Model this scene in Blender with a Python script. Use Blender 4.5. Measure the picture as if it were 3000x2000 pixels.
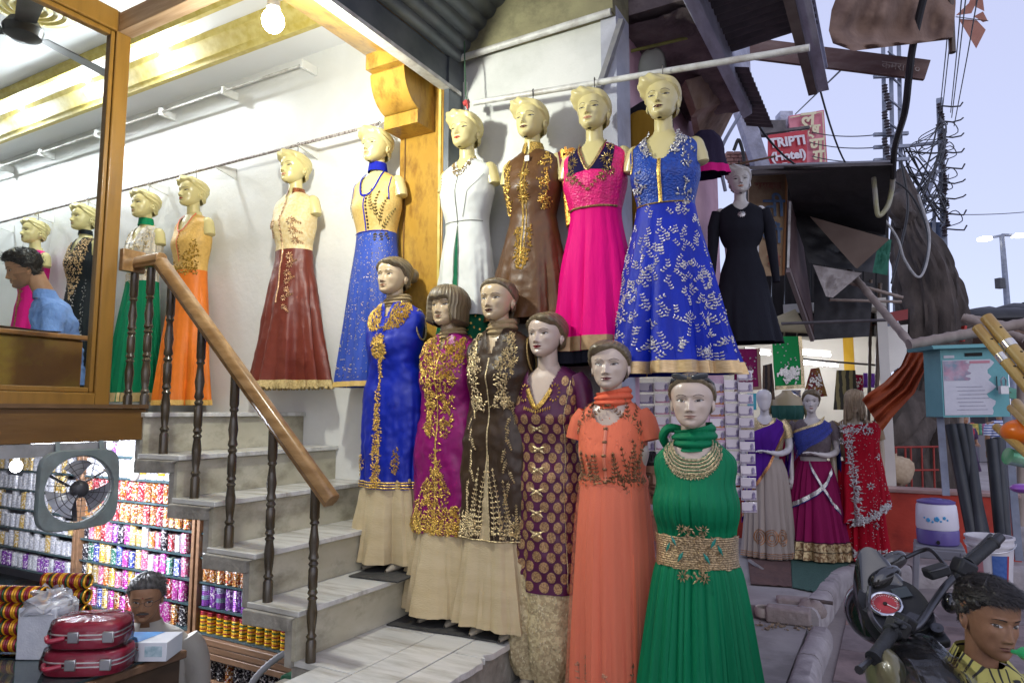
import bpy,math,random
from math import sin,cos,pi,radians,sqrt,exp,atan2,asin,floor
from mathutils import Vector,Matrix,noise
for o in list(bpy.data.objects):
 bpy.data.objects.remove(o)
SC=bpy.context.scene
COL=SC.collection
# ---------------------------------------------------------------- camera, sky, sun, exposure
EYE=1.6
PITCH,YAW,FPX=radians(5.85),radians(29.0),2000.0
cam_data=bpy.data.cameras.new('camera')
cam_data.lens=24.0
cam_data.sensor_width=36.0
cam_data.clip_start=0.05
cam_data.clip_end=3000.0
cam=bpy.data.objects.new('camera',cam_data)
COL.objects.link(cam)
cam.location=(0,0,EYE)
cam.rotation_euler=(pi/2+PITCH,0,YAW)
SC.camera=cam
world=bpy.data.worlds.new('World')
SC.world=world
world.use_nodes=True
wn=world.node_tree
wn.nodes.clear()
sky=wn.nodes.new('ShaderNodeTexSky')
sky.sky_type='NISHITA'
sky.sun_disc=False
SUN_EL,SUN_AZ=radians(24.0),radians(140.0)
sky.sun_elevation=SUN_EL
sky.sun_rotation=SUN_AZ
sky.air_density=1.0
sky.dust_density=0.6
sky.ozone_density=2.5
whsv=wn.nodes.new('ShaderNodeHueSaturation')
whsv.inputs['Saturation'].default_value=0.75
wmix=wn.nodes.new('ShaderNodeMix')
wmix.data_type='RGBA'
wmix.inputs[0].default_value=0.7
wmix.inputs[7].default_value=(4.45,4.65,6.7,1)
wbg=wn.nodes.new('ShaderNodeBackground')
wbg.inputs['Strength'].default_value=0.15
wout=wn.nodes.new('ShaderNodeOutputWorld')
wn.links.new(sky.outputs[0],whsv.inputs['Color'])
wn.links.new(whsv.outputs[0],wmix.inputs[6])
wn.links.new(wmix.outputs[2],wbg.inputs['Color'])
wn.links.new(wbg.outputs[0],wout.inputs['Surface'])
sun_data=bpy.data.lights.new('sun','SUN')
sun_data.energy=0.5
sun_data.angle=radians(60)
sun_data.color=(1.0,0.95,0.93)
sun=bpy.data.objects.new('sun',sun_data)
COL.objects.link(sun)
sd=Vector((sin(SUN_AZ)*cos(SUN_EL),cos(SUN_AZ)*cos(SUN_EL),sin(SUN_EL)))
sun.rotation_euler=sd.to_track_quat('Z','Y').to_euler()
SC.view_settings.view_transform='Standard'
SC.view_settings.look='None'
SC.view_settings.exposure=0.18
SC.view_settings.gamma=1.0
SC.view_settings.use_curve_mapping=False
SC.render.engine='CYCLES'
SC.cycles.max_bounces=6
SC.cycles.diffuse_bounces=3
SC.cycles.glossy_bounces=3
SC.cycles.transmission_bounces=4
SC.cycles.transparent_max_bounces=8
SC.cycles.caustics_reflective=False
SC.cycles.caustics_refractive=False
SC.cycles.sample_clamp_indirect=6.0
SC.cycles.sample_clamp_direct=30.0
SC.cycles.use_denoising=True
# ---------------------------------------------------------------- measuring: a sight line met with a plane of the place
_c,_s=cos(YAW),sin(YAW)
def ray(px,py):
 x,y=(px-1500)/FPX,(1000-py)/FPX
 f,z=cos(PITCH)-y*sin(PITCH),sin(PITCH)+y*cos(PITCH)
 return Vector((x*_c-f*_s,x*_s+f*_c,z))
def at(px,py,X=None,Y=None,Z=None,D=None):
 d=ray(px,py)
 if X is not None:t=X/d.x
 elif Y is not None:t=Y/d.y
 elif Z is not None:t=(Z-EYE)/d.z
 else:t=D/(-d.x*_s+d.y*_c)
 return Vector((d.x*t,d.y*t,EYE+d.z*t))
 # ---------------------------------------------------------------- scene records
OFF={}
def thing(name,label,cat,loc=(0,0,0),rz=0.0,group=None,kind=None):
 o=bpy.data.objects.new(name,None)
 o.empty_display_size=0.1
 COL.objects.link(o)
 o.location=loc
 o.rotation_euler=(0,0,rz)
 tag(o,label,cat,group,kind)
 OFF[o.name]=Matrix.Translation(Vector(loc))@Matrix.Rotation(rz,4,'Z')
 return o
def tag(o,label=None,cat=None,group=None,kind=None):
 if label:o['label']=label
 if cat:o['category']=cat
 if group:o['group']=group
 if kind:o['kind']=kind
 return o
def copy_tree(o,parent=None):
 c=o.copy()
 COL.objects.link(c)
 if parent is not None:
  c.parent=parent
 for ch in list(o.children):
  copy_tree(ch,c)
 return c
SHARP=radians(42)
class MB:
 """collects faces; build() links them as one mesh object"""
 def __init__(s,M=None):
  s.v,s.f,s.m,s.c=[],[],[],[]
  s.M=M or Matrix.Identity(4)
  s.mi=0
  s.col=None
 def add(s,vs,fs):
  o=len(s.v)
  M=s.M
  s.v+=[M@Vector(v)for v in vs]
  s.f+=[[i+o for i in f]for f in fs]
  s.m+=[s.mi]*len(fs)
  s.c+=[s.col]*len(fs)
  return s
 def box(s,c,d,R=None):
  x,y,z=d[0]/2,d[1]/2,d[2]/2
  vs=[Vector(p)for p in((-x,-y,-z),(x,-y,-z),(x,y,-z),(-x,y,-z),(-x,-y,z),(x,-y,z),(x,y,z),(-x,y,z))]
  if R is not None:
   vs=[R@v for v in vs]
  c=Vector(c)
  return s.add([v+c for v in vs],[(0,3,2,1),(4,5,6,7),(0,1,5,4),(1,2,6,5),(2,3,7,6),(3,0,4,7)])
 def bb(s,x0,x1,y0,y1,z0,z1):
  return s.box(((x0+x1)/2,(y0+y1)/2,(z0+z1)/2),(abs(x1-x0),abs(y1-y0),abs(z1-z0)))
 def bar(s,p,q,w,h=None,up=(0,0,1)):
  p,q=Vector(p),Vector(q)
  z=(q-p)
  L=z.length
  z.normalize()
  u=Vector(up)
  if abs(z.dot(u))>0.98:
   u=Vector((1,0,0))
  x=u.cross(z).normalized()
  y=z.cross(x)
  R=Matrix((x,y,z)).transposed()
  return s.box((p+q)/2,(w,h or w,L),R)
 def tube(s,pts,r,n=8,caps=True,flat=1.0):
  pts=[Vector(p)for p in pts]
  N=len(pts)
  rs=r if isinstance(r,(list,tuple))else[r]*N
  t0=(pts[1]-pts[0]).normalized()
  a=Vector((0,0,1))if abs(t0.z)<0.9 else Vector((1,0,0))
  nx=t0.cross(a).normalized()
  vs,fs=[],[]
  for i in range(N):
   t=(pts[min(i+1,N-1)]-pts[max(i-1,0)])
   if t.length<1e-9:t=t0
   t=t.normalized()
   nx=(nx-t*nx.dot(t))
   nx=nx.normalized()if nx.length>1e-6 else t.orthogonal().normalized()
   ny=t.cross(nx)
   for k in range(n):
    a=2*pi*k/n
    vs.append(pts[i]+nx*(cos(a)*rs[i])+ny*(sin(a)*rs[i]*flat))
  for i in range(N-1):
   for k in range(n):
    k2=(k+1)%n
    fs.append((i*n+k,i*n+k2,(i+1)*n+k2,(i+1)*n+k))
  if caps:
   fs.append(tuple(range(n))[::-1])
   fs.append(tuple((N-1)*n+k for k in range(n)))
  return s.add(vs,fs)
 def lathe(s,prof,n=20,c=(0,0,0),caps=True,R=None):
  vs,fs=[],[]
  c=Vector(c)
  for r,z in prof:
   for k in range(n):
    a=2*pi*k/n
    v=Vector((r*cos(a),r*sin(a),z))
    vs.append((R@v if R is not None else v)+c)
  for i in range(len(prof)-1):
   for k in range(n):
    k2=(k+1)%n
    fs.append((i*n+k,i*n+k2,(i+1)*n+k2,(i+1)*n+k))
  if caps:
   fs.append(tuple(range(n))[::-1])
   fs.append(tuple((len(prof)-1)*n+k for k in range(n)))
  return s.add(vs,fs)
 def grid(s,fn,nu,nv,closed=False,keep=None,flip=False):
  """fn(u, v) with u, v in 0..1; keep(u, v) drops faces"""
  vs=[Vector(fn(i/nu,j/nv))for j in range(nv+1)for i in range(nu+(0 if closed else 1))]
  W=nu if closed else nu+1
  fs=[]
  for j in range(nv):
   for i in range(nu):
    if keep and not keep((i+0.5)/nu,(j+0.5)/nv):continue
    i2=(i+1)%W
    f=(j*W+i,j*W+i2,(j+1)*W+i2,(j+1)*W+i)
    fs.append(f[::-1]if flip else f)
  return s.add(vs,fs)
 def ell(s,c,r,nu=20,nv=12,R=None):
  c=Vector(c)
  def fn(u,v):
   a,b=2*pi*u,pi*(v-0.5)*0.999
   p=Vector((r[0]*cos(b)*cos(a),r[1]*cos(b)*sin(a),r[2]*sin(b)))
   return(R@p if R is not None else p)+c
  return s.grid(fn,nu,nv,closed=True)
 def prism(s,poly,axis,a,b):
  """poly: 2-D outline; axis 'x','y','z' is the extrusion axis between a and b"""
  def mk(p,t):
   return{'x':(t,p[0],p[1]),'y':(p[0],t,p[1]),'z':(p[0],p[1],t)}[axis]
  n=len(poly)
  vs=[mk(p,a)for p in poly]+[mk(p,b)for p in poly]
  fs=[tuple(range(n))[::-1],tuple(range(n,2*n))]
  fs+=[(i,(i+1)%n,n+(i+1)%n,n+i)for i in range(n)]
  return s.add(vs,fs)
 def mesh(s,name,mats,off=None,smooth=True):
  me=bpy.data.meshes.new(name)
  inv=off.inverted()if off is not None else None
  me.from_pydata([tuple(inv@v)if inv else tuple(v)for v in s.v],[],s.f)
  for m in(mats if isinstance(mats,(list,tuple))else[mats]):
   me.materials.append(m)
  if any(s.m):
   me.polygons.foreach_set('material_index',s.m)
  if any(c is not None for c in s.c):
   ca=me.color_attributes.new('Col','FLOAT_COLOR','CORNER')
   data=[]
   for p,c in zip(s.f,s.c):
    c=c or(1,1,1)
    data+=[c[0],c[1],c[2],1.0]*len(p)
   ca.data.foreach_set('color',data)
  me.validate()
  import bmesh
  bm=bmesh.new();bm.from_mesh(me)
  if len(bm.faces)<40000:
   bmesh.ops.recalc_face_normals(bm,faces=bm.faces)
  bm.to_mesh(me);bm.free()
  if smooth:
   me.polygons.foreach_set('use_smooth',[True]*len(me.polygons))
   me.set_sharp_from_angle(angle=SHARP)
  me.update()
  return me
 def build(s,name,mats,parent=None,smooth=True,bev=0.0,local=False):
  """world coordinates unless local; parts are stored in their root's frame"""
  off=None
  if parent is not None and not local:
   r=parent
   while r.parent is not None:r=r.parent
   off=OFF.get(r.name)
  o=bpy.data.objects.new(name,s.mesh(name,mats,off,smooth))
  COL.objects.link(o)
  o.parent=parent
  if bev:
   md=o.modifiers.new('bevel','BEVEL')
   md.width=bev
   md.segments=2
   md.limit_method='ANGLE'
   md.angle_limit=radians(40)
  return o
def one(name,mb,mats,label,cat,group=None,kind=None,smooth=True,bev=0.0,base=None):
 """a top-level thing that is one mesh, its origin at its base"""
 xs=[v.x for v in mb.v];ys=[v.y for v in mb.v];zs=[v.z for v in mb.v]
 b=Vector(base)if base is not None else Vector(((min(xs)+max(xs))/2,(min(ys)+max(ys))/2,min(zs)))
 o=bpy.data.objects.new(name,mb.mesh(name,mats,Matrix.Translation(b),smooth))
 COL.objects.link(o)
 o.location=b
 if bev:
  md=o.modifiers.new('bevel','BEVEL')
  md.width,md.segments,md.limit_method,md.angle_limit=bev,2,'ANGLE',radians(40)
 return tag(o,label,cat,group,kind)
def rotz(a):return Matrix.Rotation(a,3,'Z')
def rot(ax,a):return Matrix.Rotation(a,3,ax)
def smooth01(a,b,x):
 t=min(1.0,max(0.0,(x-a)/(b-a)))
 return t*t*(3-2*t)
def lerp(a,b,t):return a+(b-a)*t
def cat_interp(xs,ys,x):
 """monotone-ish Catmull-Rom through (xs ascending, ys)"""
 n=len(xs)
 if x<=xs[0]:return ys[0]
 if x>=xs[-1]:return ys[-1]
 i=0
 while xs[i+1]<x:i+=1
 h=xs[i+1]-xs[i]
 t=(x-xs[i])/h
 m0=(ys[i+1]-ys[i-1])/(xs[i+1]-xs[i-1])if i>0 else(ys[i+1]-ys[i])/h
 m1=(ys[i+2]-ys[i])/(xs[i+2]-xs[i])if i<n-2 else(ys[i+1]-ys[i])/h
 t2,t3=t*t,t*t*t
 return(2*t3-3*t2+1)*ys[i]+(t3-2*t2+t)*h*m0+(-2*t3+3*t2)*ys[i+1]+(t3-t2)*h*m1
def sag(p,q,d,n=12):
 p,q=Vector(p),Vector(q)
 return[p.lerp(q,i/n)-Vector((0,0,d*4*(i/n)*(1-i/n)))for i in range(n+1)]
def spline(pts,n=6):
 pts=[Vector(p)for p in pts]
 ts=list(range(len(pts)))
 out=[]
 for k in range((len(pts)-1)*n+1):
  t=k/n
  out.append(Vector([cat_interp(ts,[p[i]for p in pts],t)for i in range(3)]))
 return out
 # ---------------------------------------------------------------- materials
MATS={}
def pm(name,c,c2=None,s=6.0,r=0.6,m=0.0,b=0.0,bs=60.0,st=(1,1,1),spec=0.5,coat=0.0,sheen=0.0,lo=0.35,hi=0.65,c3=None,s3=2.0,k3=0.6,r2=None,vcol=False,wave=None,trans=0.0,det=5.0,wts=None):
 """noise-mixed principled material in object metres. c/c2 main mix, c3 a second, larger, patchy tone; wave=(axis scale, amount) woven bump"""
 if name in MATS:return MATS[name]
 M=bpy.data.materials.new(name)
 M.use_nodes=True
 nt=M.node_tree
 N,L=nt.nodes,nt.links
 p=N['Principled BSDF']
 tc=N.new('ShaderNodeTexCoord')
 mp=N.new('ShaderNodeMapping')
 mp.inputs['Scale'].default_value=st
 L.new(tc.outputs['Object'],mp.inputs['Vector'])
 col=None
 if vcol:
  at_=N.new('ShaderNodeVertexColor')
  at_.layer_name='Col'
  col=at_.outputs['Color']
 if c2 is not None:
  n1=N.new('ShaderNodeTexNoise')
  n1.inputs['Scale'].default_value=s
  n1.inputs['Detail'].default_value=det
  L.new(mp.outputs[0],n1.inputs['Vector'])
  rp=N.new('ShaderNodeValToRGB')
  rp.color_ramp.elements[0].position=lo
  rp.color_ramp.elements[1].position=hi
  rp.color_ramp.elements[0].color=(*c,1)
  rp.color_ramp.elements[1].color=(*c2,1)
  L.new(n1.outputs['Fac'],rp.inputs['Fac'])
  c_out=rp.outputs['Color']
  if c3 is not None:
   n3=N.new('ShaderNodeTexNoise')
   n3.inputs['Scale'].default_value=s3
   n3.inputs['Detail'].default_value=8.0
   n3.inputs['Roughness'].default_value=0.65
   L.new(mp.outputs[0],n3.inputs['Vector'])
   mr=N.new('ShaderNodeMapRange')
   mr.inputs[1].default_value,mr.inputs[2].default_value=0.46,0.66
   mr.inputs[4].default_value=k3
   L.new(n3.outputs['Fac'],mr.inputs[0])
   mx=N.new('ShaderNodeMix')
   mx.data_type='RGBA'
   L.new(mr.outputs[0],mx.inputs[0])
   L.new(c_out,mx.inputs[6])
   mx.inputs[7].default_value=(*c3,1)
   c_out=mx.outputs[2]
  if col is not None:
   mx=N.new('ShaderNodeMix')
   mx.data_type='RGBA'
   mx.blend_type='MULTIPLY'
   mx.inputs[0].default_value=1.0
   L.new(col,mx.inputs[6]);L.new(c_out,mx.inputs[7])
   c_out=mx.outputs[2]
  L.new(c_out,p.inputs['Base Color'])
  if r2 is not None:
   mr=N.new('ShaderNodeMapRange')
   mr.inputs[1].default_value,mr.inputs[2].default_value=lo,hi
   mr.inputs[3].default_value,mr.inputs[4].default_value=r,r2
   L.new(n1.outputs['Fac'],mr.inputs[0])
   L.new(mr.outputs[0],p.inputs['Roughness'])
 elif col is not None:
  L.new(col,p.inputs['Base Color'])
 else:
  p.inputs['Base Color'].default_value=(*c,1)
 if r2 is None or c2 is None:
  p.inputs['Roughness'].default_value=r
 p.inputs['Metallic'].default_value=m
 p.inputs['Specular IOR Level'].default_value=spec
 p.inputs['Coat Weight'].default_value=coat
 p.inputs['Coat Roughness'].default_value=0.08
 if sheen:
  p.inputs['Sheen Weight'].default_value=sheen
  p.inputs['Sheen Roughness'].default_value=0.4
 if b:
  n2=N.new('ShaderNodeTexNoise')
  n2.inputs['Scale'].default_value=bs
  n2.inputs['Detail'].default_value=det
  L.new(mp.outputs[0],n2.inputs['Vector'])
  bp=N.new('ShaderNodeBump')
  bp.inputs['Strength'].default_value=1.0
  bp.inputs['Distance'].default_value=b
  L.new(n2.outputs['Fac'],bp.inputs['Height'])
  L.new(bp.outputs[0],p.inputs['Normal'])
 MATS[name]=M
 return M
def emit(name,c,k):
 if name in MATS:return MATS[name]
 M=bpy.data.materials.new(name)
 M.use_nodes=True
 p=M.node_tree.nodes['Principled BSDF']
 p.inputs['Base Color'].default_value=(0.8,0.8,0.8,1)
 p.inputs['Emission Color'].default_value=(*c,1)
 p.inputs['Emission Strength'].default_value=k
 MATS[name]=M
 return M
def clear(name,tint=(0.9,0.95,0.95),gloss=0.12,rough=0.03,alpha=None):
 """thin sheet: see-through with a fresnel sheen"""
 if name in MATS:return MATS[name]
 M=bpy.data.materials.new(name)
 M.use_nodes=True
 nt=M.node_tree
 N,L=nt.nodes,nt.links
 N.remove(N['Principled BSDF'])
 tr=N.new('ShaderNodeBsdfTransparent');tr.inputs[0].default_value=(*tint,1)
 gl=N.new('ShaderNodeBsdfGlossy');gl.inputs['Roughness'].default_value=rough
 gl.inputs[0].default_value=(0.9,0.92,0.95,1)
 lw=N.new('ShaderNodeLayerWeight');lw.inputs[0].default_value=gloss
 mx=N.new('ShaderNodeMixShader')
 if alpha is None:
  L.new(lw.outputs['Fresnel'],mx.inputs[0])
 else:
  df=N.new('ShaderNodeBsdfDiffuse');df.inputs[0].default_value=(*tint,1)
  m0=N.new('ShaderNodeMixShader');m0.inputs[0].default_value=alpha
  L.new(tr.outputs[0],m0.inputs[1]);L.new(df.outputs[0],m0.inputs[2])
  L.new(lw.outputs['Fresnel'],mx.inputs[0])
 L.new((m0 if alpha is not None else tr).outputs[0],mx.inputs[1])
 L.new(gl.outputs[0],mx.inputs[2])
 L.new(mx.outputs[0],N['Material Output'].inputs['Surface'])
 if alpha is None:
  pass
 else:
  tr.inputs[0].default_value=(1,1,1,1)
 MATS[name]=M
 return M
def text_mb(body,size,M,depth=0.002,align='CENTER',bold=0.0,shear=0.0):
 """lettering as real, thin geometry; M places the text plane (x right, y up)"""
 cu=bpy.data.curves.new('lettering','FONT')
 cu.body=body
 cu.size=size
 cu.align_x=align
 cu.align_y='CENTER'
 cu.extrude=depth
 cu.offset=bold
 cu.shear=shear
 cu.resolution_u=3
 o=bpy.data.objects.new('lettering',cu)
 COL.objects.link(o)
 dg=bpy.context.evaluated_depsgraph_get()
 me=bpy.data.meshes.new_from_object(o.evaluated_get(dg))
 mb=MB(M)
 mb.add([v.co for v in me.vertices],[tuple(p.vertices)for p in me.polygons])
 bpy.data.objects.remove(o);bpy.data.curves.remove(cu);bpy.data.meshes.remove(me)
 return mb
def plane_M(origin,right,up):
 r=Vector(right).normalized();u=Vector(up).normalized();n=r.cross(u).normalized()
 u=n.cross(r)
 M=Matrix((r,u,n)).transposed().to_4x4()
 M.translation=Vector(origin)
 return M
def lamp(name,loc,power,color=(1,1,1),size=0.08,kind='POINT',parent=None,rotm=None,spot=None,size_y=None):
 d=bpy.data.lights.new(name,kind)
 d.energy=power
 d.color=color
 if kind in('POINT','SPOT'):d.shadow_soft_size=size
 if kind=='AREA':
  d.size=size
  if size_y:d.shape='RECTANGLE';d.size_y=size_y
 if kind=='SPOT' and spot:d.spot_size=spot;d.spot_blend=0.6
 o=bpy.data.objects.new(name,d)
 COL.objects.link(o)
 if parent is not None:
  o.parent=parent
  o.location=OFF[parent.name].inverted()@Vector(loc)
 else:
  o.location=loc
 if rotm is not None:o.rotation_euler=rotm
 return o
RND=random.Random(11)
# ================================================================ the shop: walls, beam, pilaster, ceiling
WALL_Y=3.28
FLOOR=1.595
m_white=pm('white_paint',(0.72,0.72,0.69),(0.78,0.78,0.76),s=3,r=0.45,b=0.002,bs=25,spec=0.35,c3=(0.66,0.66,0.62),s3=1.2,k3=0.5)
m_ceil=pm('ceiling_paint',(0.76,0.77,0.78),(0.8,0.8,0.8),s=2,r=0.6)
m_burl=pm('burl_laminate',(0.40,0.22,0.032),(0.52,0.32,0.06),s=7,r=0.28,c3=(0.20,0.09,0.015),s3=14,k3=0.85,spec=0.5,st=(1,1,0.45))
m_gold=pm('cornice_gold',(0.52,0.40,0.08),(0.64,0.54,0.18),s=18,r=0.4,b=0.002,bs=60)
m_oldwall=pm('stained_wall',(0.62,0.63,0.60),(0.70,0.70,0.66),s=2.5,r=0.55,b=0.004,bs=18,c3=(0.50,0.51,0.46),s3=2.2,k3=0.55,spec=0.3)
m_mould=pm('mouldy_concrete',(0.20,0.18,0.10),(0.30,0.28,0.15),s=4,r=0.9,b=0.006,bs=30,c3=(0.07,0.06,0.04),s3=3,k3=0.8)
m_steel=pm('grey_shutter_steel',(0.10,0.115,0.13),(0.16,0.175,0.19),s=5,r=0.42,m=0.6,b=0.001,bs=30)
m_white_metal=pm('worn_white_metal',(0.68,0.68,0.64),(0.5,0.49,0.45),s=14,r=0.4,c3=(0.2,0.14,0.1),s3=9,k3=0.5)
shop=thing('shop_building','garment shop front with white side wall, yellow laminate pilaster and beam','shop',(-2.4,WALL_Y,0))
MB().bb(-9.5,-2.56,WALL_Y,WALL_Y+0.12,-0.8,4.07).build('wall',m_white,shop)
MB().bb(-9.6,-9.5,-2.0,WALL_Y+0.12,-0.8,4.4).build('wall',m_white,shop)
MB().bb(-9.5,-2.3,-2.1,-2.0,-0.8,4.4).build('wall',m_white,shop)
MB().bb(-9.5,-2.62,2.99,WALL_Y,4.07,4.13).build('ceiling',m_ceil,shop)
MB().bb(-9.5,-2.62,2.70,2.985,4.20,4.26).build('ceiling',m_ceil,shop)
MB().bb(-9.5,-2.62,-2.0,2.74,4.25,4.31).build('ceiling',m_ceil,shop)
cprof=[(3.03,4.068),(3.03,4.05),(2.985,4.045),(2.975,4.065),(2.955,4.075),(2.95,4.10),(2.93,4.12),(2.915,4.15),(2.89,4.16),(2.88,4.20),(3.0,4.20)]
MB().prism(cprof,'x',-9.5,-2.62).build('cornice',m_gold,shop)
cprof2=[(2.745,4.198),(2.745,4.187),(2.71,4.182),(2.70,4.20),(2.685,4.212),(2.68,4.249),(2.745,4.249)]
MB().prism(cprof2,'x',-9.5,-2.62).build('cornice',m_gold,shop)
MB().prism([(-2.66,3.72),(-2.26,3.56),(-2.26,4.5),(-2.66,4.5)],'y',-2.0,WALL_Y+0.1).build('beam',m_burl,shop,bev=0.006)
pil=MB().bb(-2.555,-2.235,3.195,WALL_Y+0.11,0.45,3.66).build('pilaster',m_burl,shop,bev=0.004)
MB().bb(-2.262,-2.245,3.185,3.20,0.6,3.6).build('gold_strip',m_gold,pil)
MB().bb(-2.515,-2.508,3.188,3.20,0.6,3.4).build('trim_line',pm('dark_joint',(0.16,0.08,0.02),r=0.5),pil)
cp=[(3.20,3.64),(2.86,3.64),(2.86,3.545),(2.915,3.545)]
for i in range(11):
 t=i/10
 cp.append((2.90+0.17*(1-cos(t*pi/2))+0.035*sin(t*pi)*0.0,3.53-0.20*sin(t*pi/2)))
cp+=[(3.03,3.33),(3.03,3.25),(3.20,3.25)]
MB().prism(cp,'x',-2.545,-2.30).build('corbel',m_burl,shop,bev=0.006)
m_pinewood=pm('pale_pine',(0.42,0.27,0.15),(0.56,0.39,0.25),s=8,st=(0.3,4,4),r=0.5,b=0.001,bs=40,c3=(0.25,0.13,0.06),s3=6,k3=0.4)
MB().bb(-3.594,-2.67,2.05,2.13,3.66,3.77).build('header_beam',m_pinewood,shop,bev=0.004)
party=thing('party_wall','white stained party wall behind the row of hanging dresses','wall',(-1.7,3.4,0))
MB().bb(-2.20,-1.30,3.36,3.56,0.0,3.74).build('wall',m_oldwall,party)
MB().bb(-1.298,-1.21,3.345,3.56,0.0,3.80).build('corner_post',pm('blue_grey_plaster',(0.40,0.42,0.50),(0.52,0.53,0.60),s=5,r=0.7,b=0.003,bs=30,c3=(0.26,0.25,0.28),s3=4,k3=0.5),party)
MB().bb(-2.20,-1.21,3.30,3.56,3.74,4.9).build('stained_lintel',m_mould,party)
MB().tube([(-2.20,3.30,3.73),(-1.22,3.30,3.74)],0.020,10).build('conduit',m_white_metal,party)
b0,b1=at(1810,160,Y=3.33),at(1742,285,Y=3.33)
MB().bar(at(1822,60,Y=3.32),at(1755,262,Y=3.32),0.035,0.03).build('brace',pm('dull_iron',(0.22,0.22,0.24),(0.3,0.29,0.28),s=20,r=0.5,m=0.4),party)
MB().bb(-2.235,-2.20,3.20,3.42,0.5,4.0).build('shutter_channel',m_steel,party)
MB().bb(-2.198,-2.17,3.345,3.358,0.8,3.6).build('cable_trunking',m_white_metal,party)
sh=thing('rolling_shutter','rolled-up grey steel shutter above the shop opening','shutter',(-2.2,1.5,3.5))
MB().bb(-2.258,-2.19,-2.0,3.32,3.50,3.525).build('bottom_rail',m_white_metal,sh,bev=0.003)
mb=MB().bb(-2.245,-2.215,-2.0,3.30,3.525,3.70)
mb.build('cover_plate',m_steel,sh)
for i in range(9):
 a0=i/9
 x0,z0=-2.21+0.045*i+0.002*i*i,3.70+0.055*i
 x1,z1=-2.21+0.045*(i+1)+0.002*(i+1)**2,3.70+0.055*(i+1)
 pr=[]
 for k in range(7):
  t=k/6
  bx,bz=lerp(x0,x1,t),lerp(z0,z1,t)
  d=0.018*sin(pi*t)
  pr.append((bx+d*0.77,bz-d*0.63))
 pr+=[(x1-0.004,z1+0.006),(x0-0.004,z0+0.006)]
 MB().prism(pr,'y',-2.0,3.30).build('slat',m_steel,sh)
MB().bar((-1.98,-1.0,3.985),(-1.98,3.30,3.985),0.035,0.035).build('guide_bar',m_white_metal,sh)
m_door_wood=pm('varnished_wood',(0.17,0.085,0.015),(0.25,0.135,0.026),s=5,st=(5,5,0.6),r=0.3,b=0.0008,bs=60,c3=(0.17,0.075,0.012),s3=5,k3=0.6,coat=0.15)
m_glass=clear('window_glass',(0.95,0.97,0.97),0.04)
gp=thing('glass_partition','wood-framed glass partition of the showroom above the street','partition',(-3.63,1.5,FLOOR))
GX=-3.63
MB().bb(GX-0.035,GX+0.035,2.045,2.125,FLOOR+0.02,3.78).build('post',m_door_wood,gp,bev=0.006)
MB().bb(GX-0.04,GX+0.04,-1.9,2.045,3.66,3.78).build('rail',m_door_wood,gp,bev=0.006)
MB().bb(GX-0.04,GX+0.04,-1.9,2.045,FLOOR+0.02,FLOOR+0.10).build('rail',m_door_wood,gp,bev=0.006)
for(y0,y1,z0,z1)in((2.020,2.043,FLOOR+0.102,3.658),(-1.9,2.018,3.632,3.658),(-1.9,2.018,FLOOR+0.102,FLOOR+0.128)):
 MB().bb(GX-0.02,GX+0.024,y0,y1,z0,z1).build('bead',m_door_wood,gp,bev=0.004)
MB().bb(GX-0.003,GX+0.003,-1.9,2.019,FLOOR+0.129,3.631).build('pane',m_glass,gp,smooth=False)
m_floor=pm('polished_floor',(0.40,0.38,0.34),(0.5,0.48,0.44),s=3,r=0.25)
fl=MB().bb(-9.5,-3.39,2.2,WALL_Y,FLOOR-0.14,FLOOR).bb(-9.5,-3.43,-2.0,2.2,FLOOR-0.14,FLOOR).build('floor',m_floor,shop)
m_fascia=pm('brown_ply',(0.105,0.050,0.011),(0.15,0.075,0.017),s=4,st=(1,0.4,2),r=0.42,c3=(0.10,0.05,0.015),s3=3,k3=0.6,b=0.001,bs=30)
MB().bb(-3.428,-3.39,-2.0,2.195,FLOOR-0.14,FLOOR+0.02).build('fascia',m_fascia,shop,bev=0.004)
MB().bb(-3.45,-3.375,-2.0,2.20,FLOOR+0.021,FLOOR+0.04).build('fascia_cap',pm('dark_edge',(0.09,0.05,0.02),(0.13,0.07,0.03),s=10,r=0.4),shop)
MB().bb(-3.42,-3.385,-2.0,2.0,FLOOR-0.20,FLOOR-0.142).build('fascia_rail',pm('grimy_grey',(0.19,0.19,0.20),(0.28,0.28,0.29),s=7,r=0.7,c3=(0.08,0.08,0.08),s3=5),shop)
m_rope=pm('wrapped_pipe',(0.20,0.16,0.15),(0.46,0.42,0.40),s=60,r=0.6,st=(1.5,1,1),lo=0.45,hi=0.55)
rail=thing('hanging_rail','thin string-wrapped pipe rail along the white shop wall','rail',(-5,WALL_Y-0.16,3.2))
rz=at(873,425,Y=WALL_Y-0.16).z
MB().tube([(-9.2,WALL_Y-0.16,rz),(-2.66,WALL_Y-0.16,rz)],0.010,8).build('pipe',m_rope,rail)
for px in(1115,880,640,445,270,118,5):
 x=at(px,400,Y=WALL_Y-0.16).x
 MB().prism([(WALL_Y-0.175,rz-0.016),(WALL_Y-0.14,rz+0.018),(WALL_Y-0.001,rz+0.03),(WALL_Y-0.001,rz-0.05)],'x',x-0.006,x+0.006).build('bracket',m_white,rail)
rail2=thing('curtain_rail','upper white pelmet rail just below the ceiling of the shop','rail',(-5,WALL_Y-0.12,3.9))
r2z=at(870,195,Y=WALL_Y-0.12).z
MB().tube([(-9.2,WALL_Y-0.12,r2z),(at(880,195,Y=WALL_Y-0.12).x,WALL_Y-0.12,r2z)],0.009,8).build('pipe',m_white_metal,rail2)
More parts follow.
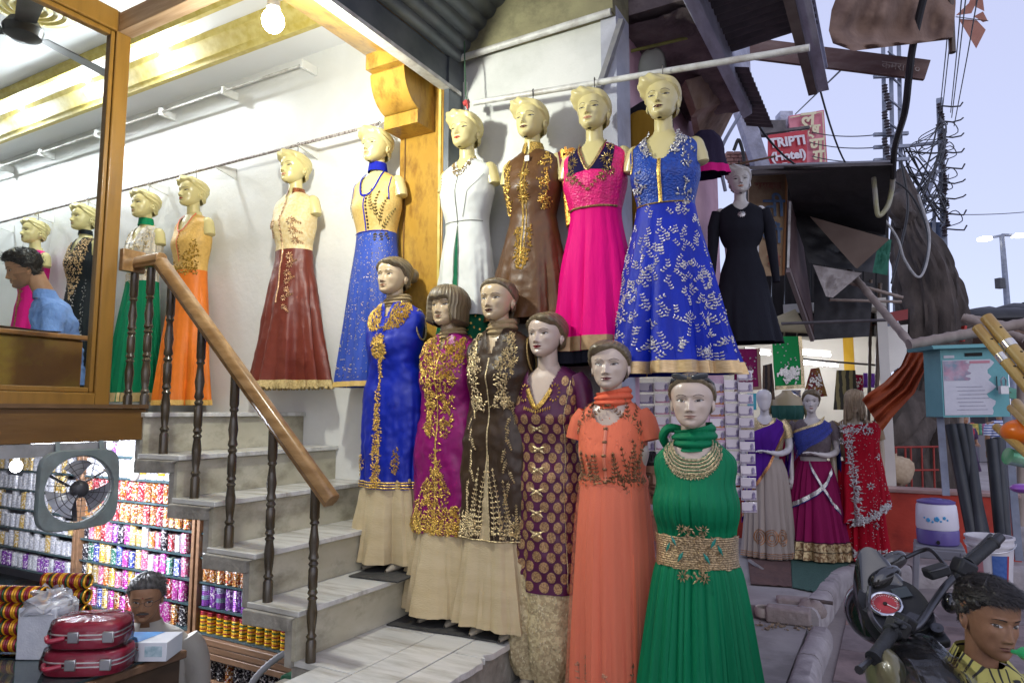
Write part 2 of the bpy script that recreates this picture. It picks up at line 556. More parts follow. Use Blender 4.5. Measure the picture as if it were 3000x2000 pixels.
for px in(885,655,475,290,130,15):
 x=at(px,300,Y=WALL_Y-0.12).x
 MB().bb(x-0.012,x+0.012,WALL_Y-0.14,WALL_Y-0.001,r2z-0.03,r2z+0.03).build('bracket',m_white,rail2,bev=0.003)
m_bulb=emit('lit_lamp_white',(1.0,1.0,0.98),40)
def downlight(px,py,where):
 p=at(px,py,Z=4.199)
 t=thing('ceiling_downlight','lit recessed downlight in the shop ceiling, '+where,'ceiling light',p,group='ceiling downlights')
 MB().lathe([(0.045,4.196),(0.062,4.190),(0.066,4.198)],24,(p.x,p.y,0)).build('rim',m_white_metal,t)
 MB().lathe([(0.0,4.170),(0.028,4.174),(0.042,4.188),(0.044,4.199)],20,(p.x,p.y,0)).build('lamp_glass',m_bulb,t)
 lamp('downlight_lamp',(p.x,p.y,4.12),48,(0.88,0.94,1.0),0.05,parent=t)
downlight(268,240,'behind the top of the glass partition')
downlight(75,318,'leftmost behind the glass')
downlight(487,150,'to the right of the partition post')
downlight(-130,385,'farthest along the strip')
fp=at(800,62,Z=3.36)
t=thing('flood_lamp','dazzling white flood lamp under the ceiling by the yellow beam','lamp',fp)
MB().lathe([(0.02,0.13),(0.028,0.12),(0.03,0.06)],18,fp).build('holder',m_white_metal,t)
MB().ell(fp,(0.05,0.05,0.055)).build('lamp_glass',emit('lit_flood',(1.0,1.0,0.92),60),t)
MB().tube([fp+Vector((0,0,0.1)),(fp.x,fp.y,3.60)],0.010).build('stem',m_white_metal,t)
lamp('flood_light',fp-Vector((0,0,0.10)),92,(0.98,1.0,0.91),0.05,parent=t)
m_leafplastic=pm('dead_leaf',(0.2,0.17,0.12),r=0.6)
mc=at(85,18,Z=4.247)
t=thing('ceiling_medallion','round gold plaster medallion on the shop ceiling','medallion',mc)
prof=[(0.0,4.225)]
for i in range(9):
 prof.append((0.03+0.026*i,4.225+(0.0 if i%2 else 0.010)+0.0012*i))
prof.append((0.27,4.249))
MB().lathe(prof,40,(mc.x,mc.y,0),caps=False).build('rings',m_gold,t)
m_fan=pm('fan_grey',(0.035,0.035,0.04),(0.055,0.055,0.06),s=10,r=0.4)
fc=at(68,85,Z=3.95)
t=thing('ceiling_fan','dark grey ceiling fan seen through the glass partition','fan',fc)
MB().lathe([(0.02,0.06),(0.08,0.05),(0.11,0.0),(0.10,-0.05),(0.05,-0.075),(0.0,-0.08)],28,fc).build('motor',m_fan,t)
MB().tube([fc+Vector((0,0,0.05)),(fc.x,fc.y,4.249)],0.014).build('rod',m_fan,t)
for k in range(3):
 a=radians(100+120*k)
 d=Vector((cos(a),sin(a),0));n=Vector((-sin(a),cos(a),0.2))
 b=MB()
 b.grid(lambda u,v:fc+d*lerp(0.12,0.62,u)+n*(v-0.5)*lerp(0.11,0.15,u)+Vector((0,0,-0.01)),8,2)
 b.grid(lambda u,v:fc+d*lerp(0.12,0.62,u)+n*(v-0.5)*lerp(0.11,0.15,u)+Vector((0,0,-0.003)),8,2)
 b.build('blade',m_fan,t)
 # ================================================================ stairs, landing, railing
m_marble=pm('white_marble',(0.56,0.56,0.53),(0.68,0.67,0.63),s=3,r=0.25,st=(0.5,3,2),c3=(0.30,0.28,0.23),s3=2.8,k3=0.85,b=0.0006,bs=80)
m_riser=pm('grimy_marble',(0.40,0.37,0.27),(0.54,0.51,0.40),s=3,r=0.35,st=(1,1,1.6),c3=(0.17,0.15,0.10),s3=3.2,k3=0.85)
m_conc=pm('rough_concrete',(0.26,0.24,0.20),(0.36,0.34,0.29),s=9,r=0.9,b=0.008,bs=35,c3=(0.12,0.11,0.09),s3=6,k3=0.7)
SX=[-3.38,-3.09,-2.815,-2.53,-2.255]
SZ=[FLOOR,1.385,1.18,0.97,0.76]
LZ=0.55
SY0=2.17
st=thing('staircase','marble staircase with grimy risers climbing into the shop','stairs',(-2.8,2.7,0))
for i in range(5):
 x,z=SX[i],SZ[i]
 zl=SZ[i+1]if i<4 else LZ
 xb=SX[i-1]-0.02 if i else-3.60
 MB().bb(xb,x+0.022,SY0,WALL_Y-0.002,z-0.024,z).build('tread',m_marble,st,bev=0.003)
 MB().bb(x-0.022,x,SY0+0.01,WALL_Y-0.002,zl+0.001,z-0.0255).build('riser',m_riser,st)
 if i:
  def slab(u,v,x=x,xb=xb,z=z):
   a=2*pi*v
   return(0,0,0)
  MB().prism([(xb+0.003,z-0.0265),(x+0.006,z-0.0265),(x-0.026,z-0.045),(x-0.028,z-0.088),(xb-0.015,z-0.098),(xb-0.015,z-0.03)],'y',SY0-0.012,WALL_Y-0.004).build('concrete_step',m_conc,st,bev=0.006)
 MB().prism([(x-0.065,z-0.027),(x-0.024,z-0.027),(x-0.024,zl-0.03),(x-0.065,zl-0.03)],'y',SY0+0.012,WALL_Y-0.005).build('concrete_riser',m_conc,st)
land=thing('landing','white marble landing with chipped edge at the foot of the stairs','landing',(-1.9,2.4,0))
MB().bb(-2.30,-1.60,2.20,3.33,0.0,LZ-0.03).bb(-2.12,-1.60,0.3,2.2,0.0,LZ-0.03).build('base',m_conc,land,bev=0.01)
for(x0,x1,y0,y1)in((-2.302,-1.955,2.20,2.745),(-2.302,-1.955,2.752,3.35),(-1.948,-1.745,2.06,3.35),(-1.738,-1.56,1.60,2.60),(-1.738,-1.575,2.607,3.35),(-2.13,-1.955,1.5,2.193),(-1.948,-1.745,1.2,2.053),(-2.13,-1.955,0.3,1.493),(-1.948,-1.745,0.3,1.193),(-1.738,-1.56,0.3,1.593)):
 mb=MB()
 zt=LZ+RND.uniform(-0.0015,0.0015)
 if x1>-1.60:
  n=26
  edge=[(x1-0.012*abs(noise.noise((k*0.7,y0,3)))-(0.03 if(k*7+int(y0*10))%11==0 else 0),lerp(y0,y1,k/n))for k in range(n+1)]
  mb.prism([(x0,y0)]+edge+[(x0,y1)],'z',LZ-0.028,zt)
 else:
  mb.bb(x0,x1,y0,y1,LZ-0.028,zt)
 mb.build('marble_slab',m_marble,land,bev=0.002)
ls=thing('concrete_steps','worn concrete steps down to the street under the mannequins','steps',(-1.1,2.9,0))
m_lowstep=pm('dirty_step',(0.20,0.18,0.17),(0.29,0.27,0.25),s=6,r=0.85,b=0.006,bs=30,c3=(0.10,0.09,0.09),s3=4)
for x0,x1,z in((-1.60,-1.24,0.36),(-1.238,-0.90,0.20),(-0.898,-0.48,0.055)):
 MB().bb(x0,x1,2.38,3.60,-0.02,z).build('step',m_lowstep,ls,bev=0.012)
pw=MB().bb(-2.32,-2.135,0.3,2.19,-0.62,LZ-0.07)
one('pit_wall',pw,m_conc,'rough broken stone wall at the foot of the newel post','wall',bev=0.02)
m_bal=pm('worn_turned_wood',(0.030,0.021,0.010),(0.06,0.043,0.022),s=12,r=0.25,st=(1,1,0.5),c3=(0.10,0.09,0.075),s3=8,k3=0.4,spec=0.6)
m_rail=pm('handrail_teak',(0.155,0.080,0.028),(0.24,0.135,0.05),s=6,st=(0.8,4,4),r=0.28,c3=(0.32,0.2,0.1),s3=6,k3=0.5,coat=0.1)
BY=2.215
bprof=[(0.027,0.0),(0.027,0.10),(0.020,0.115),(0.028,0.13),(0.018,0.145),(0.024,0.19),(0.028,0.25),(0.020,0.31),(0.027,0.322),(0.018,0.335),(0.027,0.35),(0.020,0.37),(0.025,0.38),(0.025,0.47),(0.019,0.485),(0.027,0.50),(0.018,0.515),(0.028,0.53),(0.021,0.56),(0.028,0.61),(0.021,0.66),(0.017,0.70),(0.026,0.712),(0.020,0.725),(0.026,0.74),(0.026,0.90)]
rl=thing('stair_railing','dark turned-baluster stair railing with teak handrail','railing',(-2.9,BY,LZ))
def rail_z(x):
 return lerp(1.275,2.375,(x+2.19)/(-3.38+2.19))if x>-3.38 else 2.375
for x,zb in((-2.20,LZ),(-2.47,0.76),(-2.74,0.97),(-3.00,1.18),(-3.26,1.385),(-3.44,FLOOR),(-3.585,FLOOR)):
 h=rail_z(x)-zb-0.01
 top=Vector((x-0.012,BY,0))
 pr=[(r*0.82,zb+z*h/0.9)for r,z in bprof]
 mb=MB()
 mb.lathe(pr,14,(x,BY,0))
 mb.build('baluster',m_bal,rl)
hp=[(-0.036,-0.012),(-0.030,0.022),(-0.016,0.034),(0.016,0.034),(0.030,0.022),(0.036,-0.012),(0.028,-0.020),(0.028,-0.034),(-0.028,-0.034),(-0.028,-0.020)]
def sweep(mb,pts,prof,side):
 side=Vector(side)
 rings=[]
 n=len(pts)
 for i,p in enumerate(pts):
  p=Vector(p)
  t=(Vector(pts[min(i+1,n-1)])-Vector(pts[max(i-1,0)])).normalized()
  up=side.cross(t).normalized()
  if up.z<0:up=-up
  rings.append([p+side*a+up*b for a,b in prof])
 k=len(prof)
 vs=[v for r in rings for v in r]
 fs=[(i*k+j,i*k+(j+1)%k,(i+1)*k+(j+1)%k,(i+1)*k+j)for i in range(n-1)for j in range(k)]
 fs+=[tuple(range(k)),tuple((n-1)*k+j for j in range(k))]
 mb.add(vs,fs)
mb=MB()
sweep(mb,[(-2.10,BY,rail_z(-2.10)+0.03),(-2.19,BY,rail_z(-2.19)+0.03),(-3.36,BY,rail_z(-3.36)+0.03)],hp,(0,1,0))
mb.build('handrail',m_rail,rl,bev=0.004)
mb=MB()
sweep(mb,[(-3.355,BY,2.405),(-3.59,BY,2.405)],hp,(0,1,0))
mb.build('handrail',m_rail,rl,bev=0.004)
MB().bb(-3.59,-3.555,2.126,BY+0.04,2.35,2.47).build('wall_block',m_rail,rl,bev=0.004)
# ================================================================ heads, hair, garments, embroidery
HZ=[0.0,0.006,0.018,0.035,0.055,0.080,0.110,0.140,0.170,0.195,0.210,0.2185,0.222]
HW=[0.010,0.022,0.036,0.048,0.056,0.063,0.0695,0.0735,0.0715,0.0595,0.043,0.024,0.002]
HF=[0.066,0.077,0.084,0.0865,0.088,0.089,0.0875,0.0905,0.0875,0.074,0.054,0.030,0.002]
HB=[-0.046,-0.020,0.004,0.022,0.040,0.062,0.084,0.097,0.096,0.080,0.058,0.032,0.002]
HN=2.25
def hsec(z,wide=1.0):
 return cat_interp(HZ,HW,z)*wide,cat_interp(HZ,HF,z),cat_interp(HZ,HB,z)
def G(x,sx,z,sz):return exp(-(x/sx)**2-(z/sz)**2)
def hdisp(x,z,male=0.0):
 ax=abs(x)
 d=0.0
 t=(0.119-z)/0.046
 if 0<=t<=1:
  amp,sg=0.003+0.0185*t**1.25,0.0055+0.0045*t+0.0015*male
  d+=amp*exp(-(x/sg)**2)
 elif t>1:
  amp=0.0215*max(0.0,1-(t-1)/0.22)
  d+=amp*exp(-(x/(0.010+0.0015*male))**2)
 d+=0.0065*G(ax-0.0125,0.0055,z-0.0695,0.0055)
 d-=0.0085*G(ax-0.030,0.014,z-0.115,0.0085)
 d-=0.0050*G(ax-0.0155,0.007,z-0.1135,0.009)
 d+=0.0060*G(ax-0.0305,0.0115,z-0.1115,0.0062)
 d+=(0.0028+0.002*male)*G(ax-0.028,0.018,z-0.1325,0.0055)
 d+=0.0050*G(x,0.0150,z-0.0515,0.0042)
 d+=0.0058*G(x,0.0130,z-0.0425,0.0046)
 d-=0.0045*G(x,0.0200,z-0.0470,0.0017)
 d-=0.0035*G(x,0.0150,z-0.0325,0.0045)
 d+=0.0055*G(x,0.0150,z-0.0150,0.0100)
 d+=0.0040*G(ax-0.044,0.013,z-0.090,0.014)
 d-=0.0030*G(ax-0.042,0.012,z-0.055,0.015)
 return d
def hfront(x,z,male=0.0,wide=1.0):
 w,f,b=hsec(z,wide)
 cy,hd=(b-f)/2,(b+f)/2
 q=max(0.0,1-abs(x/w)**HN)**(1/HN)
 return cy-hd*q-hdisp(x,z,male)*smooth01(0.25,0.6,q)
def head_mb(mb,skin,lip,brow,iris=(0.03,0.018,0.01),white=(0.48,0.46,0.43),lash=(0.01,0.008,0.008),male=0.0,makeup=True,nz=64,nc=84,neck=True,neck_r=0.042,wide=1.0,blank=False,bindi=False,beard=None,neck_len=0.095,glance=0.0):
 zs=[0.222*(0.5-0.5*cos(pi*(i/nz)**0.92))if False else 0.222*i/nz for i in range(nz+1)]
 def fn(u,v):
  t=2*u-1
  a=pi*(0.55*t+0.45*t**3)
  z=0.222*(1-(1-v)**1.35)if v>0.5 else 0.222*(1-0.5**1.35)*v/0.5
  w,f,b=hsec(z,wide)
  cy,hd=(b-f)/2,(b+f)/2
  ca,sa=cos(a),sin(a)
  x=w*math.copysign(abs(sa)**(2/HN),sa)
  y=cy-hd*math.copysign(abs(ca)**(2/HN),ca)
  if ca>0 and not blank:
   q=max(0.0,ca)**(2/HN)
   y-=hdisp(x,z,male)*smooth01(0.25,0.6,q)
  return(x,y,z)
 mb.col=skin
 mb.grid(fn,nc,nz,closed=True)
 if beard is not None:
  k0=len(mb.f)-nc*nz
  for i in range(k0,len(mb.f)):
   c=sum((mb.v[j]for j in mb.f[i]),Vector())/4
   c=mb.M.inverted()@c
   if c.y<0.035 and(c.z<0.03 or(c.z<0.085 and abs(c.x)>0.047)or(0.049<c.z<0.062 and abs(c.x)<0.028)or(c.z<0.052 and abs(c.x)>0.024)):
    mb.c[i]=tuple(lerp(s_,b_,0.35)for s_,b_ in zip(skin,beard))
 if neck:
  mb.tube([(0,0.012,0.062),(0,0.014,0.02),(0,0.02,-0.03),(0,0.028,-0.075),(0,0.035,-neck_len)],[neck_r*0.96,neck_r*0.97,neck_r,neck_r*1.06,neck_r*1.35],24,caps=False)
 if blank:return
 for sx in(-1,1):
  def ear(u,v,sx=sx):
   a,b=2*pi*u,v
   r=1-b
   k=0.012*sin(pi*min(1,r*1.15))-0.004*(1-r)
   return(sx*(0.0685*wide+k*0.9),0.012+0.017*r*cos(a)+0.006*r*sin(a),0.098+0.031*r*sin(a)-0.004*r*cos(a))
  mb.grid(ear,18,6,closed=True)
 P=lambda x,z,o:(x,hfront(x,z,male,wide)-o,z)
 def strip(f0,f1,n,o,c):
  mb.col=c
  mb.grid(lambda u,v:P(*[lerp(p,q,v)for p,q in zip(f0(u),f1(u))],o),n,2)
 hw=0.0225+0.002*male
 zm=0.0472
 lipz=lambda u:zm+0.0016*(abs(2*u-1)-0.4)
 up=lambda u:(hw*(2*u-1),lipz(u)+(0.0068-0.0015*male)*(1-abs(2*u-1)**1.7)*(1-0.18*exp(-((2*u-1)/0.16)**2)))
 dn=lambda u:(hw*0.96*(2*u-1),lipz(u)-0.0080*(1-abs(2*u-1)**2.2))
 mid=lambda u:(hw*(2*u-1),lipz(u))
 strip(mid,up,16,0.0007,lip)
 strip(dn,mid,16,0.0007,lip)
 strip(lambda u:(hw*(2*u-1),lipz(u)-0.0007),lambda u:(hw*(2*u-1),lipz(u)+0.0006),12,0.0009,tuple(0.35*c for c in lip))
 for sx in(-1,1):
  ex,ez,ew=0.0308*sx,0.1115,0.0148
  tilt=0.0018
  lid=lambda u:0.0052*(1-abs(2*u-1)**2.1)**0.9
  cx=lambda u:ex+sx*ew*(2*u-1)
  zt=lambda u:ez+tilt*(2*u-1)
  strip(lambda u:(cx(u),zt(u)-0.62*lid(u)),lambda u:(cx(u),zt(u)+lid(u)),14,0.0006,white)
  ir=0.0068
  mb.col=iris
  gx=ex+glance
  mb.add([P(gx,ez+0.0006,0.0011)]+[P(gx+ir*cos(2*pi*k/14),max(ez-0.0036,min(ez+0.0054,ez+0.0006+ir*sin(2*pi*k/14))),0.0011)for k in range(14)],[(0,k+1,(k+1)%14+1)for k in range(14)])
  mb.col=(0.85,0.85,0.85)
  mb.add([P(gx+0.0018+0.0009*cos(2*pi*k/6),ez+0.0026+0.0009*sin(2*pi*k/6),0.0014)for k in range(6)],[tuple(range(6))])
  th=0.0027 if makeup else 0.0013
  strip(lambda u:(cx(u*1.1),zt(u*1.1)+lid(min(1,u))-0.0006+(0.001 if u>0.95 else 0)),lambda u:(cx(u*1.12),zt(u*1.1)+lid(min(1,u))+th*(0.35+0.75*u)),14,0.0013,lash)
  strip(lambda u:(cx(u),zt(u)-0.62*lid(u)-0.0006),lambda u:(cx(u),zt(u)-0.62*lid(u)+0.0003),12,0.0009,tuple(lerp(a,b,0.45)for a,b in zip(lash,skin)))
  bx=lambda u:sx*(0.0125+0.037*u)
  bz=lambda u:(0.1275+0.0095*sin(pi*min(1,u*0.8+0.08))if makeup else 0.1285+0.0055*sin(pi*min(1,u*0.8+0.1)))
  bt=(lambda u:0.0019+0.0013*sin(pi*u))if makeup else(lambda u:0.0042*(1-0.75*u**2))
  strip(lambda u:(bx(u),bz(u)-bt(u)/2),lambda u:(bx(u),bz(u)+bt(u)/2),12,0.0008,brow)
  mb.col=tuple(0.25*c for c in skin)
  mb.add([P(sx*0.0062+0.0024*cos(2*pi*k/8),0.0665+0.0014*sin(2*pi*k/8),0.0006)for k in range(8)],[tuple(range(8))])
 if bindi:
  mb.col=(0.35,0.01,0.02)
  mb.add([P(0.003*cos(2*pi*k/10),0.136+0.003*sin(2*pi*k/10),0.001)for k in range(10)],[tuple(range(10))])
 mb.col=None
def hair_line(a,front=0.184,temple=0.150,ear=0.125,nape=0.045):
 a=abs(a)
 return cat_interp([0,0.55,1.05,1.45,1.75,2.1,pi],[front,front-0.004,temple,ear,ear-0.02,nape+0.015,nape],a)
def hair_mb(mb,line,thick,lumps=(),ridge=0.0016,ridge_k=30.0,comb=(1.0,0.25),zmin=0.0,nc=96,nz=56,wide=1.0,rough=0.0):
 """moulded hair: the skull swollen by thick() above the hairline line(a); comb sets the direction of the strands"""
 T={}
 def fn(u,v):
  a=(2*u-1)*pi
  z=lerp(zmin,0.222,1-(1-v)**1.5)
  zz=max(z,0.10)
  w,f,b=hsec(zz,wide)
  cy,hd=(b-f)/2,(b+f)/2
  ca,sa=cos(a),sin(a)
  p=Vector((w*math.copysign(abs(sa)**(2/HN),sa),cy-hd*math.copysign(abs(ca)**(2/HN),ca),z))
  n=Vector((p.x,p.y-0.005,(z-0.125)*(1.0 if z>0.125 else 0.0)))
  n=n.normalized()if n.length>1e-5 else Vector((0,0,1))
  k=smooth01(line(a)-0.004,line(a)+0.012,z)
  t=thick(a,z)*k-0.006*(1-k)
  for(la,lz,sa_,sz_,amp)in lumps:
   da=(a-la+pi)%(2*pi)-pi
   t+=amp*exp(-(da/sa_)**2-((z-lz)/sz_)**2)*k
  t+=ridge*k*sin(ridge_k*(comb[0]*a+comb[1]*z*40))
  if rough:t+=rough*k*noise.noise((a*5,z*60,1.3))
  T[(round(u*nc)%nc,round(v*nz))]=k
  return p+n*t
 mb.grid(fn,nc,nz,closed=True,keep=lambda u,v:True)
 kill=[]
 base=len(mb.f)-nc*nz
 i=base
 for j in range(nz):
  for c in range(nc):
   if max(T[(c,j)],T[((c+1)%nc,j)],T[(c,j+1)],T[((c+1)%nc,j+1)])<0.02:kill.append(i)
   i+=1
 ks=set(kill)
 for nm in('f','m','c'):
  l=getattr(mb,nm)
  setattr(mb,nm,[x for q,x in enumerate(l)if q not in ks])
  # ---------------------------------------------------------------- garments
class Garment:
 """stack of rounded sections: rows (z, half-width, front, back[, x shift, y shift]), z falling; folds (count, top amp, hem amp, phase, start z, hem z)"""
 def __init__(s,rows,folds=(),n=2.2,back_max=None,wrinkle=0.0,seed=0,tuck=()):
  rows=sorted([tuple(r)+(0,)*(6-len(r))for r in rows])
  s.z=[r[0]for r in rows]
  s.cols=[[r[k]for r in rows]for k in range(1,6)]
  folds=list(folds)+[(f_[0]*2.3+1,f_[1]*0.5,f_[2]*0.62,f_[3]*1.7+0.6,f_[4],f_[5])for f_ in folds]
  s.folds,s.n,s.back_max,s.wr,s.seed=folds,n,back_max,wrinkle,seed
  s.z0,s.z1=s.z[-1],s.z[0]
 def sec(s,z):return[cat_interp(s.z,c,z)for c in s.cols]
 def pt(s,a,z,off=0.0):
  w,f,b,cx,cy=s.sec(z)
  k=1.0
  for(cnt,a0,a1,ph,zs,ze)in s.folds:
   t=min(1.0,max(0.0,(zs-z)/(zs-ze)))
   if z<zs or a0:
    amp=a0+(a1-a0)*t**1.2
    q=cnt*a+ph+0.5*sin(2*a+ph)+0.8*noise.noise((a*2.2,z*1.3,s.seed+cnt))
    k+=2.1*amp*(abs(sin(q/2+0.4))**0.8*1.6-1.0+0.25*sin(2.3*q+1))
  ca,sa=cos(a),sin(a)
  x=w*math.copysign(abs(sa)**(2/s.n),sa)*k
  y=-(f if ca>0 else b)*math.copysign(abs(ca)**(2/s.n),ca)*k
  if s.wr:
   d=s.wr*noise.noise((x*14+s.seed,z*9,a))+0.5*s.wr*noise.noise((x*30,z*26+s.seed,a))
   x+=d*sa;y-=d*ca
  if off:
   x+=off*sa;y-=off*ca
  if s.back_max is not None and y+cy>s.back_max:y=s.back_max-cy
  return Vector((x+cx,y+cy,z))
 def ang(s,d,z):
  w,f,b,cx,cy=s.sec(z)
  return d/max(0.03,0.5*w+0.5*max(w,f))
 def P(s,d,z,off=0.003):
  """point on the front at sideways distance d and height z, lifted by off"""
  a=s.ang(d,z)
  p=s.pt(a,z)
  n=Vector((sin(a),-cos(a),0.12))
  e=0.004
  t1=s.pt(a+0.02,z)-s.pt(a-0.02,z)
  t2=s.pt(a,z+e)-s.pt(a,z-e)
  nn=t1.cross(t2)
  if nn.length>1e-9:
   nn.normalize()
   n=nn if nn.dot(n)>0 else-nn
  return p+n*off
 def mesh(s,mb,nu=96,nv=80,cut=None,z0=None,z1=None,off=0.0,pw=1.0):
  za,zb=s.z0 if z0 is None else z0,s.z1 if z1 is None else z1
  def Z(v):return lerp(za,zb,v**pw)
  keep=None
  if cut:
   keep=lambda u,v:not cut((2*u-1)*pi,Z(v),s.pt((2*u-1)*pi,Z(v)))
  mb.grid(lambda u,v:s.pt((2*u-1)*pi,Z(v),off),nu,nv,closed=True,keep=keep)
  return mb
 def band(s,mb,z0,z1,off=0.004,nu=96,nv=4,a0=-pi,a1=pi):
  full=a1-a0>6.2
  mb.grid(lambda u,v:s.pt(lerp(a0,a1,u),lerp(z0,z1,v),off),nu,nv,closed=full)
  return mb
class Emb:
 """raised stitched work laid on a garment: petals, flowers, sprays, discs, piping"""
 def __init__(s,g,seed=1,lift=0.003):
  s.g,s.mb,s.r,s.lift=g,MB(),random.Random(seed),lift
 def petal(s,d,z,ang,l,w,lift=None,up=0.004):
  lf=s.lift if lift is None else lift
  c,q=cos(ang),sin(ang)
  def m(u,v,o):return s.g.P(d+u*c-v*q,z+u*q+v*c,o)
  s.mb.add([m(0,0,lf),m(l*0.45,w/2,lf),m(l,0,lf),m(l*0.45,-w/2,lf),m(l*0.45,0,lf+up)],[(0,3,4),(3,2,4),(2,1,4),(1,0,4)])
 def flower(s,d,z,r,n=8,core=True):
  a0=s.r.random()*6
  for k in range(n):
   a=a0+2*pi*k/n
   s.petal(d+cos(a)*r*0.2,z+sin(a)*r*0.2,a,r*0.8,r*2.6/n)
 def spray(s,d,z,ang,L,n=7,l=0.018,w=0.008,bend=0.0,both=True,taper=0.5):
  x,y,a=d,z,ang
  for i in range(n):
   a+=bend/n
   st_=L/n
   nx,ny=x+cos(a)*st_,y+sin(a)*st_
   s.line([(x,y),(nx,ny)],0.0022)
   k=1-taper*i/n
   s.petal(nx,ny,a+0.85,l*k,w*k)
   if both:s.petal(nx,ny,a-0.85,l*k,w*k)
   x,y=nx,ny
  s.petal(x,y,a,l*0.8,w)
  return x,y
 def line(s,pts,w,lift=None):
  lf=s.lift if lift is None else lift
  pts=[Vector((p[0],p[1]))for p in pts]
  fine=[pts[0]]
  for a_,b_ in zip(pts,pts[1:]):
   k_=max(1,int((b_-a_).length/0.012))
   fine+=[a_.lerp(b_,(i+1)/k_)for i in range(k_)]
  pts=fine
  vs,fs=[],[]
  for i,p in enumerate(pts):
   t=(pts[min(i+1,len(pts)-1)]-pts[max(i-1,0)])
   t=t.normalized()if t.length else Vector((1,0))
   n=Vector((-t.y,t.x))*w/2
   vs+=[s.g.P(p.x+n.x,p.y+n.y,lf),s.g.P(p.x,p.y,lf+w*0.35),s.g.P(p.x-n.x,p.y-n.y,lf)]
  for i in range(len(pts)-1):
   for k in(0,1):
    fs.append((i*3+k,i*3+k+1,i*3+4+k,i*3+3+k))
  s.mb.add(vs,fs)
 def disc(s,d,z,r,n=14,lift=None,bump=0.0,asp=1.0):
  lf=s.lift if lift is None else lift
  vs=[s.g.P(d,z,lf+bump)]
  for rr in(0.5,1.0):
   vs+=[s.g.P(d+rr*r*cos(2*pi*k/n),z+asp*rr*r*sin(2*pi*k/n),lf+(bump*0.7 if rr<1 else 0))for k in range(n)]
  fs=[(0,k+1,(k+1)%n+1)for k in range(n)]+[(k+1,n+k+1,n+(k+1)%n+1,(k+1)%n+1)for k in range(n)]
  s.mb.add(vs,fs)
 def fill(s,inside,d0,d1,z0,z1,n,l=0.016,w=0.008):
  k=0
  for _ in range(n*12):
   if k>=n:break
   d,z=s.r.uniform(d0,d1),s.r.uniform(z0,z1)
   if inside(d,z):
    s.petal(d,z,s.r.uniform(0,2*pi),l*s.r.uniform(0.6,1.3),w*s.r.uniform(0.7,1.2))
    k+=1
 def dots(s,pts,r=0.004):
  for d,z in pts:s.petal(d-r,z,0,2*r,2*r,up=r*0.8)
 def build(s,name,mat,parent,local=True):
  return tag(s.mb.build(name,mat,parent,local=local,smooth=False),kind='stuff')
  # ---------------------------------------------------------------- cloth and plastic materials
def cloth(name,c,r=0.8,sheen=0.0,b=0.005,bs=40,c2=None,s=5,spec=0.15,**k):
 sheen=0.0
 c2=c2 or tuple(x*0.8 for x in c)
 k.setdefault('st',(1,1,0.14))
 return pm(name,c,c2,s=s,r=r,b=b,bs=bs,spec=spec,**k)
def silk(name,c,r=0.42,b=0.004,bs=13,**k):
 return pm(name,c,tuple(x*0.8 for x in c),s=9,r=r,b=b,bs=bs,st=k.pop('st',(1,1,0.7)),spec=0.35,det=3,**k)
def zari(name,c,c2=None,r=0.34,m=0.75):
 return pm(name,c,c2 or tuple(x*0.45 for x in c),s=140,r=r,m=m,b=0.002,bs=260,lo=0.42,hi=0.58)
m_cream=pm('cream_mannequin_plastic',(0.72,0.64,0.38),(0.76,0.68,0.42),s=3,r=0.26,spec=0.5,vcol=True)
for n_ in():
 pass
def plastic(name,r=0.3,spec=0.5):
 return pm(name,(1,1,1),(0.93,0.93,0.93),s=8,r=r,spec=spec,vcol=True)
m_plastic=plastic('mannequin_plastic',0.27)
m_skin=pm('skin',(1,1,1),(0.86,0.84,0.82),s=30,r=0.5,spec=0.35,vcol=True,b=0.0006,bs=200)
z_gold=zari('gold_zari',(0.80,0.52,0.12))
z_pale=zari('pale_gold_zari',(0.78,0.62,0.34))
z_silver=zari('silver_zari',(0.72,0.70,0.68))
z_antique=zari('antique_gold_zari',(0.52,0.36,0.14))
z_copper=zari('copper_zari',(0.55,0.26,0.12))
# ================================================================ dressed half-body mannequins hung on the wall
CREAM=(0.64,0.55,0.25)
def torso_mb(mb,col,stubs=True,w=0.178):
 """shoulders and chest of a hanging form; z = 0 at the pit of the neck"""
 g=Garment([(0.045,0.046,0.046,0.046),(0.02,0.056,0.050,0.055),(0.0,0.085,0.056,0.065),(-0.03,0.135,0.068,0.075),(-0.06,w-0.012,0.078,0.08),(-0.12,w-0.016,0.098,0.082),(-0.2,0.155,0.118,0.08),(-0.3,0.13,0.09,0.075),(-0.42,0.12,0.085,0.07)])
 mb.col=col
 g.mesh(mb,48,40)
 if stubs:
  for sx in(-1,1):
   mb.ell((sx*(w-0.034),0.005,-0.068),(0.046,0.046,0.056),18,12)
   mb.tube([(sx*(w-0.034),0.005,-0.068),(sx*(w-0.018),0.006,-0.11),(sx*(w-0.010),0.006,-0.145),(sx*(w-0.009),0.006,-0.150)],[0.046,0.043,0.040,0.030],16)
_hc={}
HEADM=Matrix.Translation((0,-0.028,0.068))@Matrix.Rotation(radians(-4),4,'X')@Matrix.Diagonal((1.06,1.06,0.93,1))
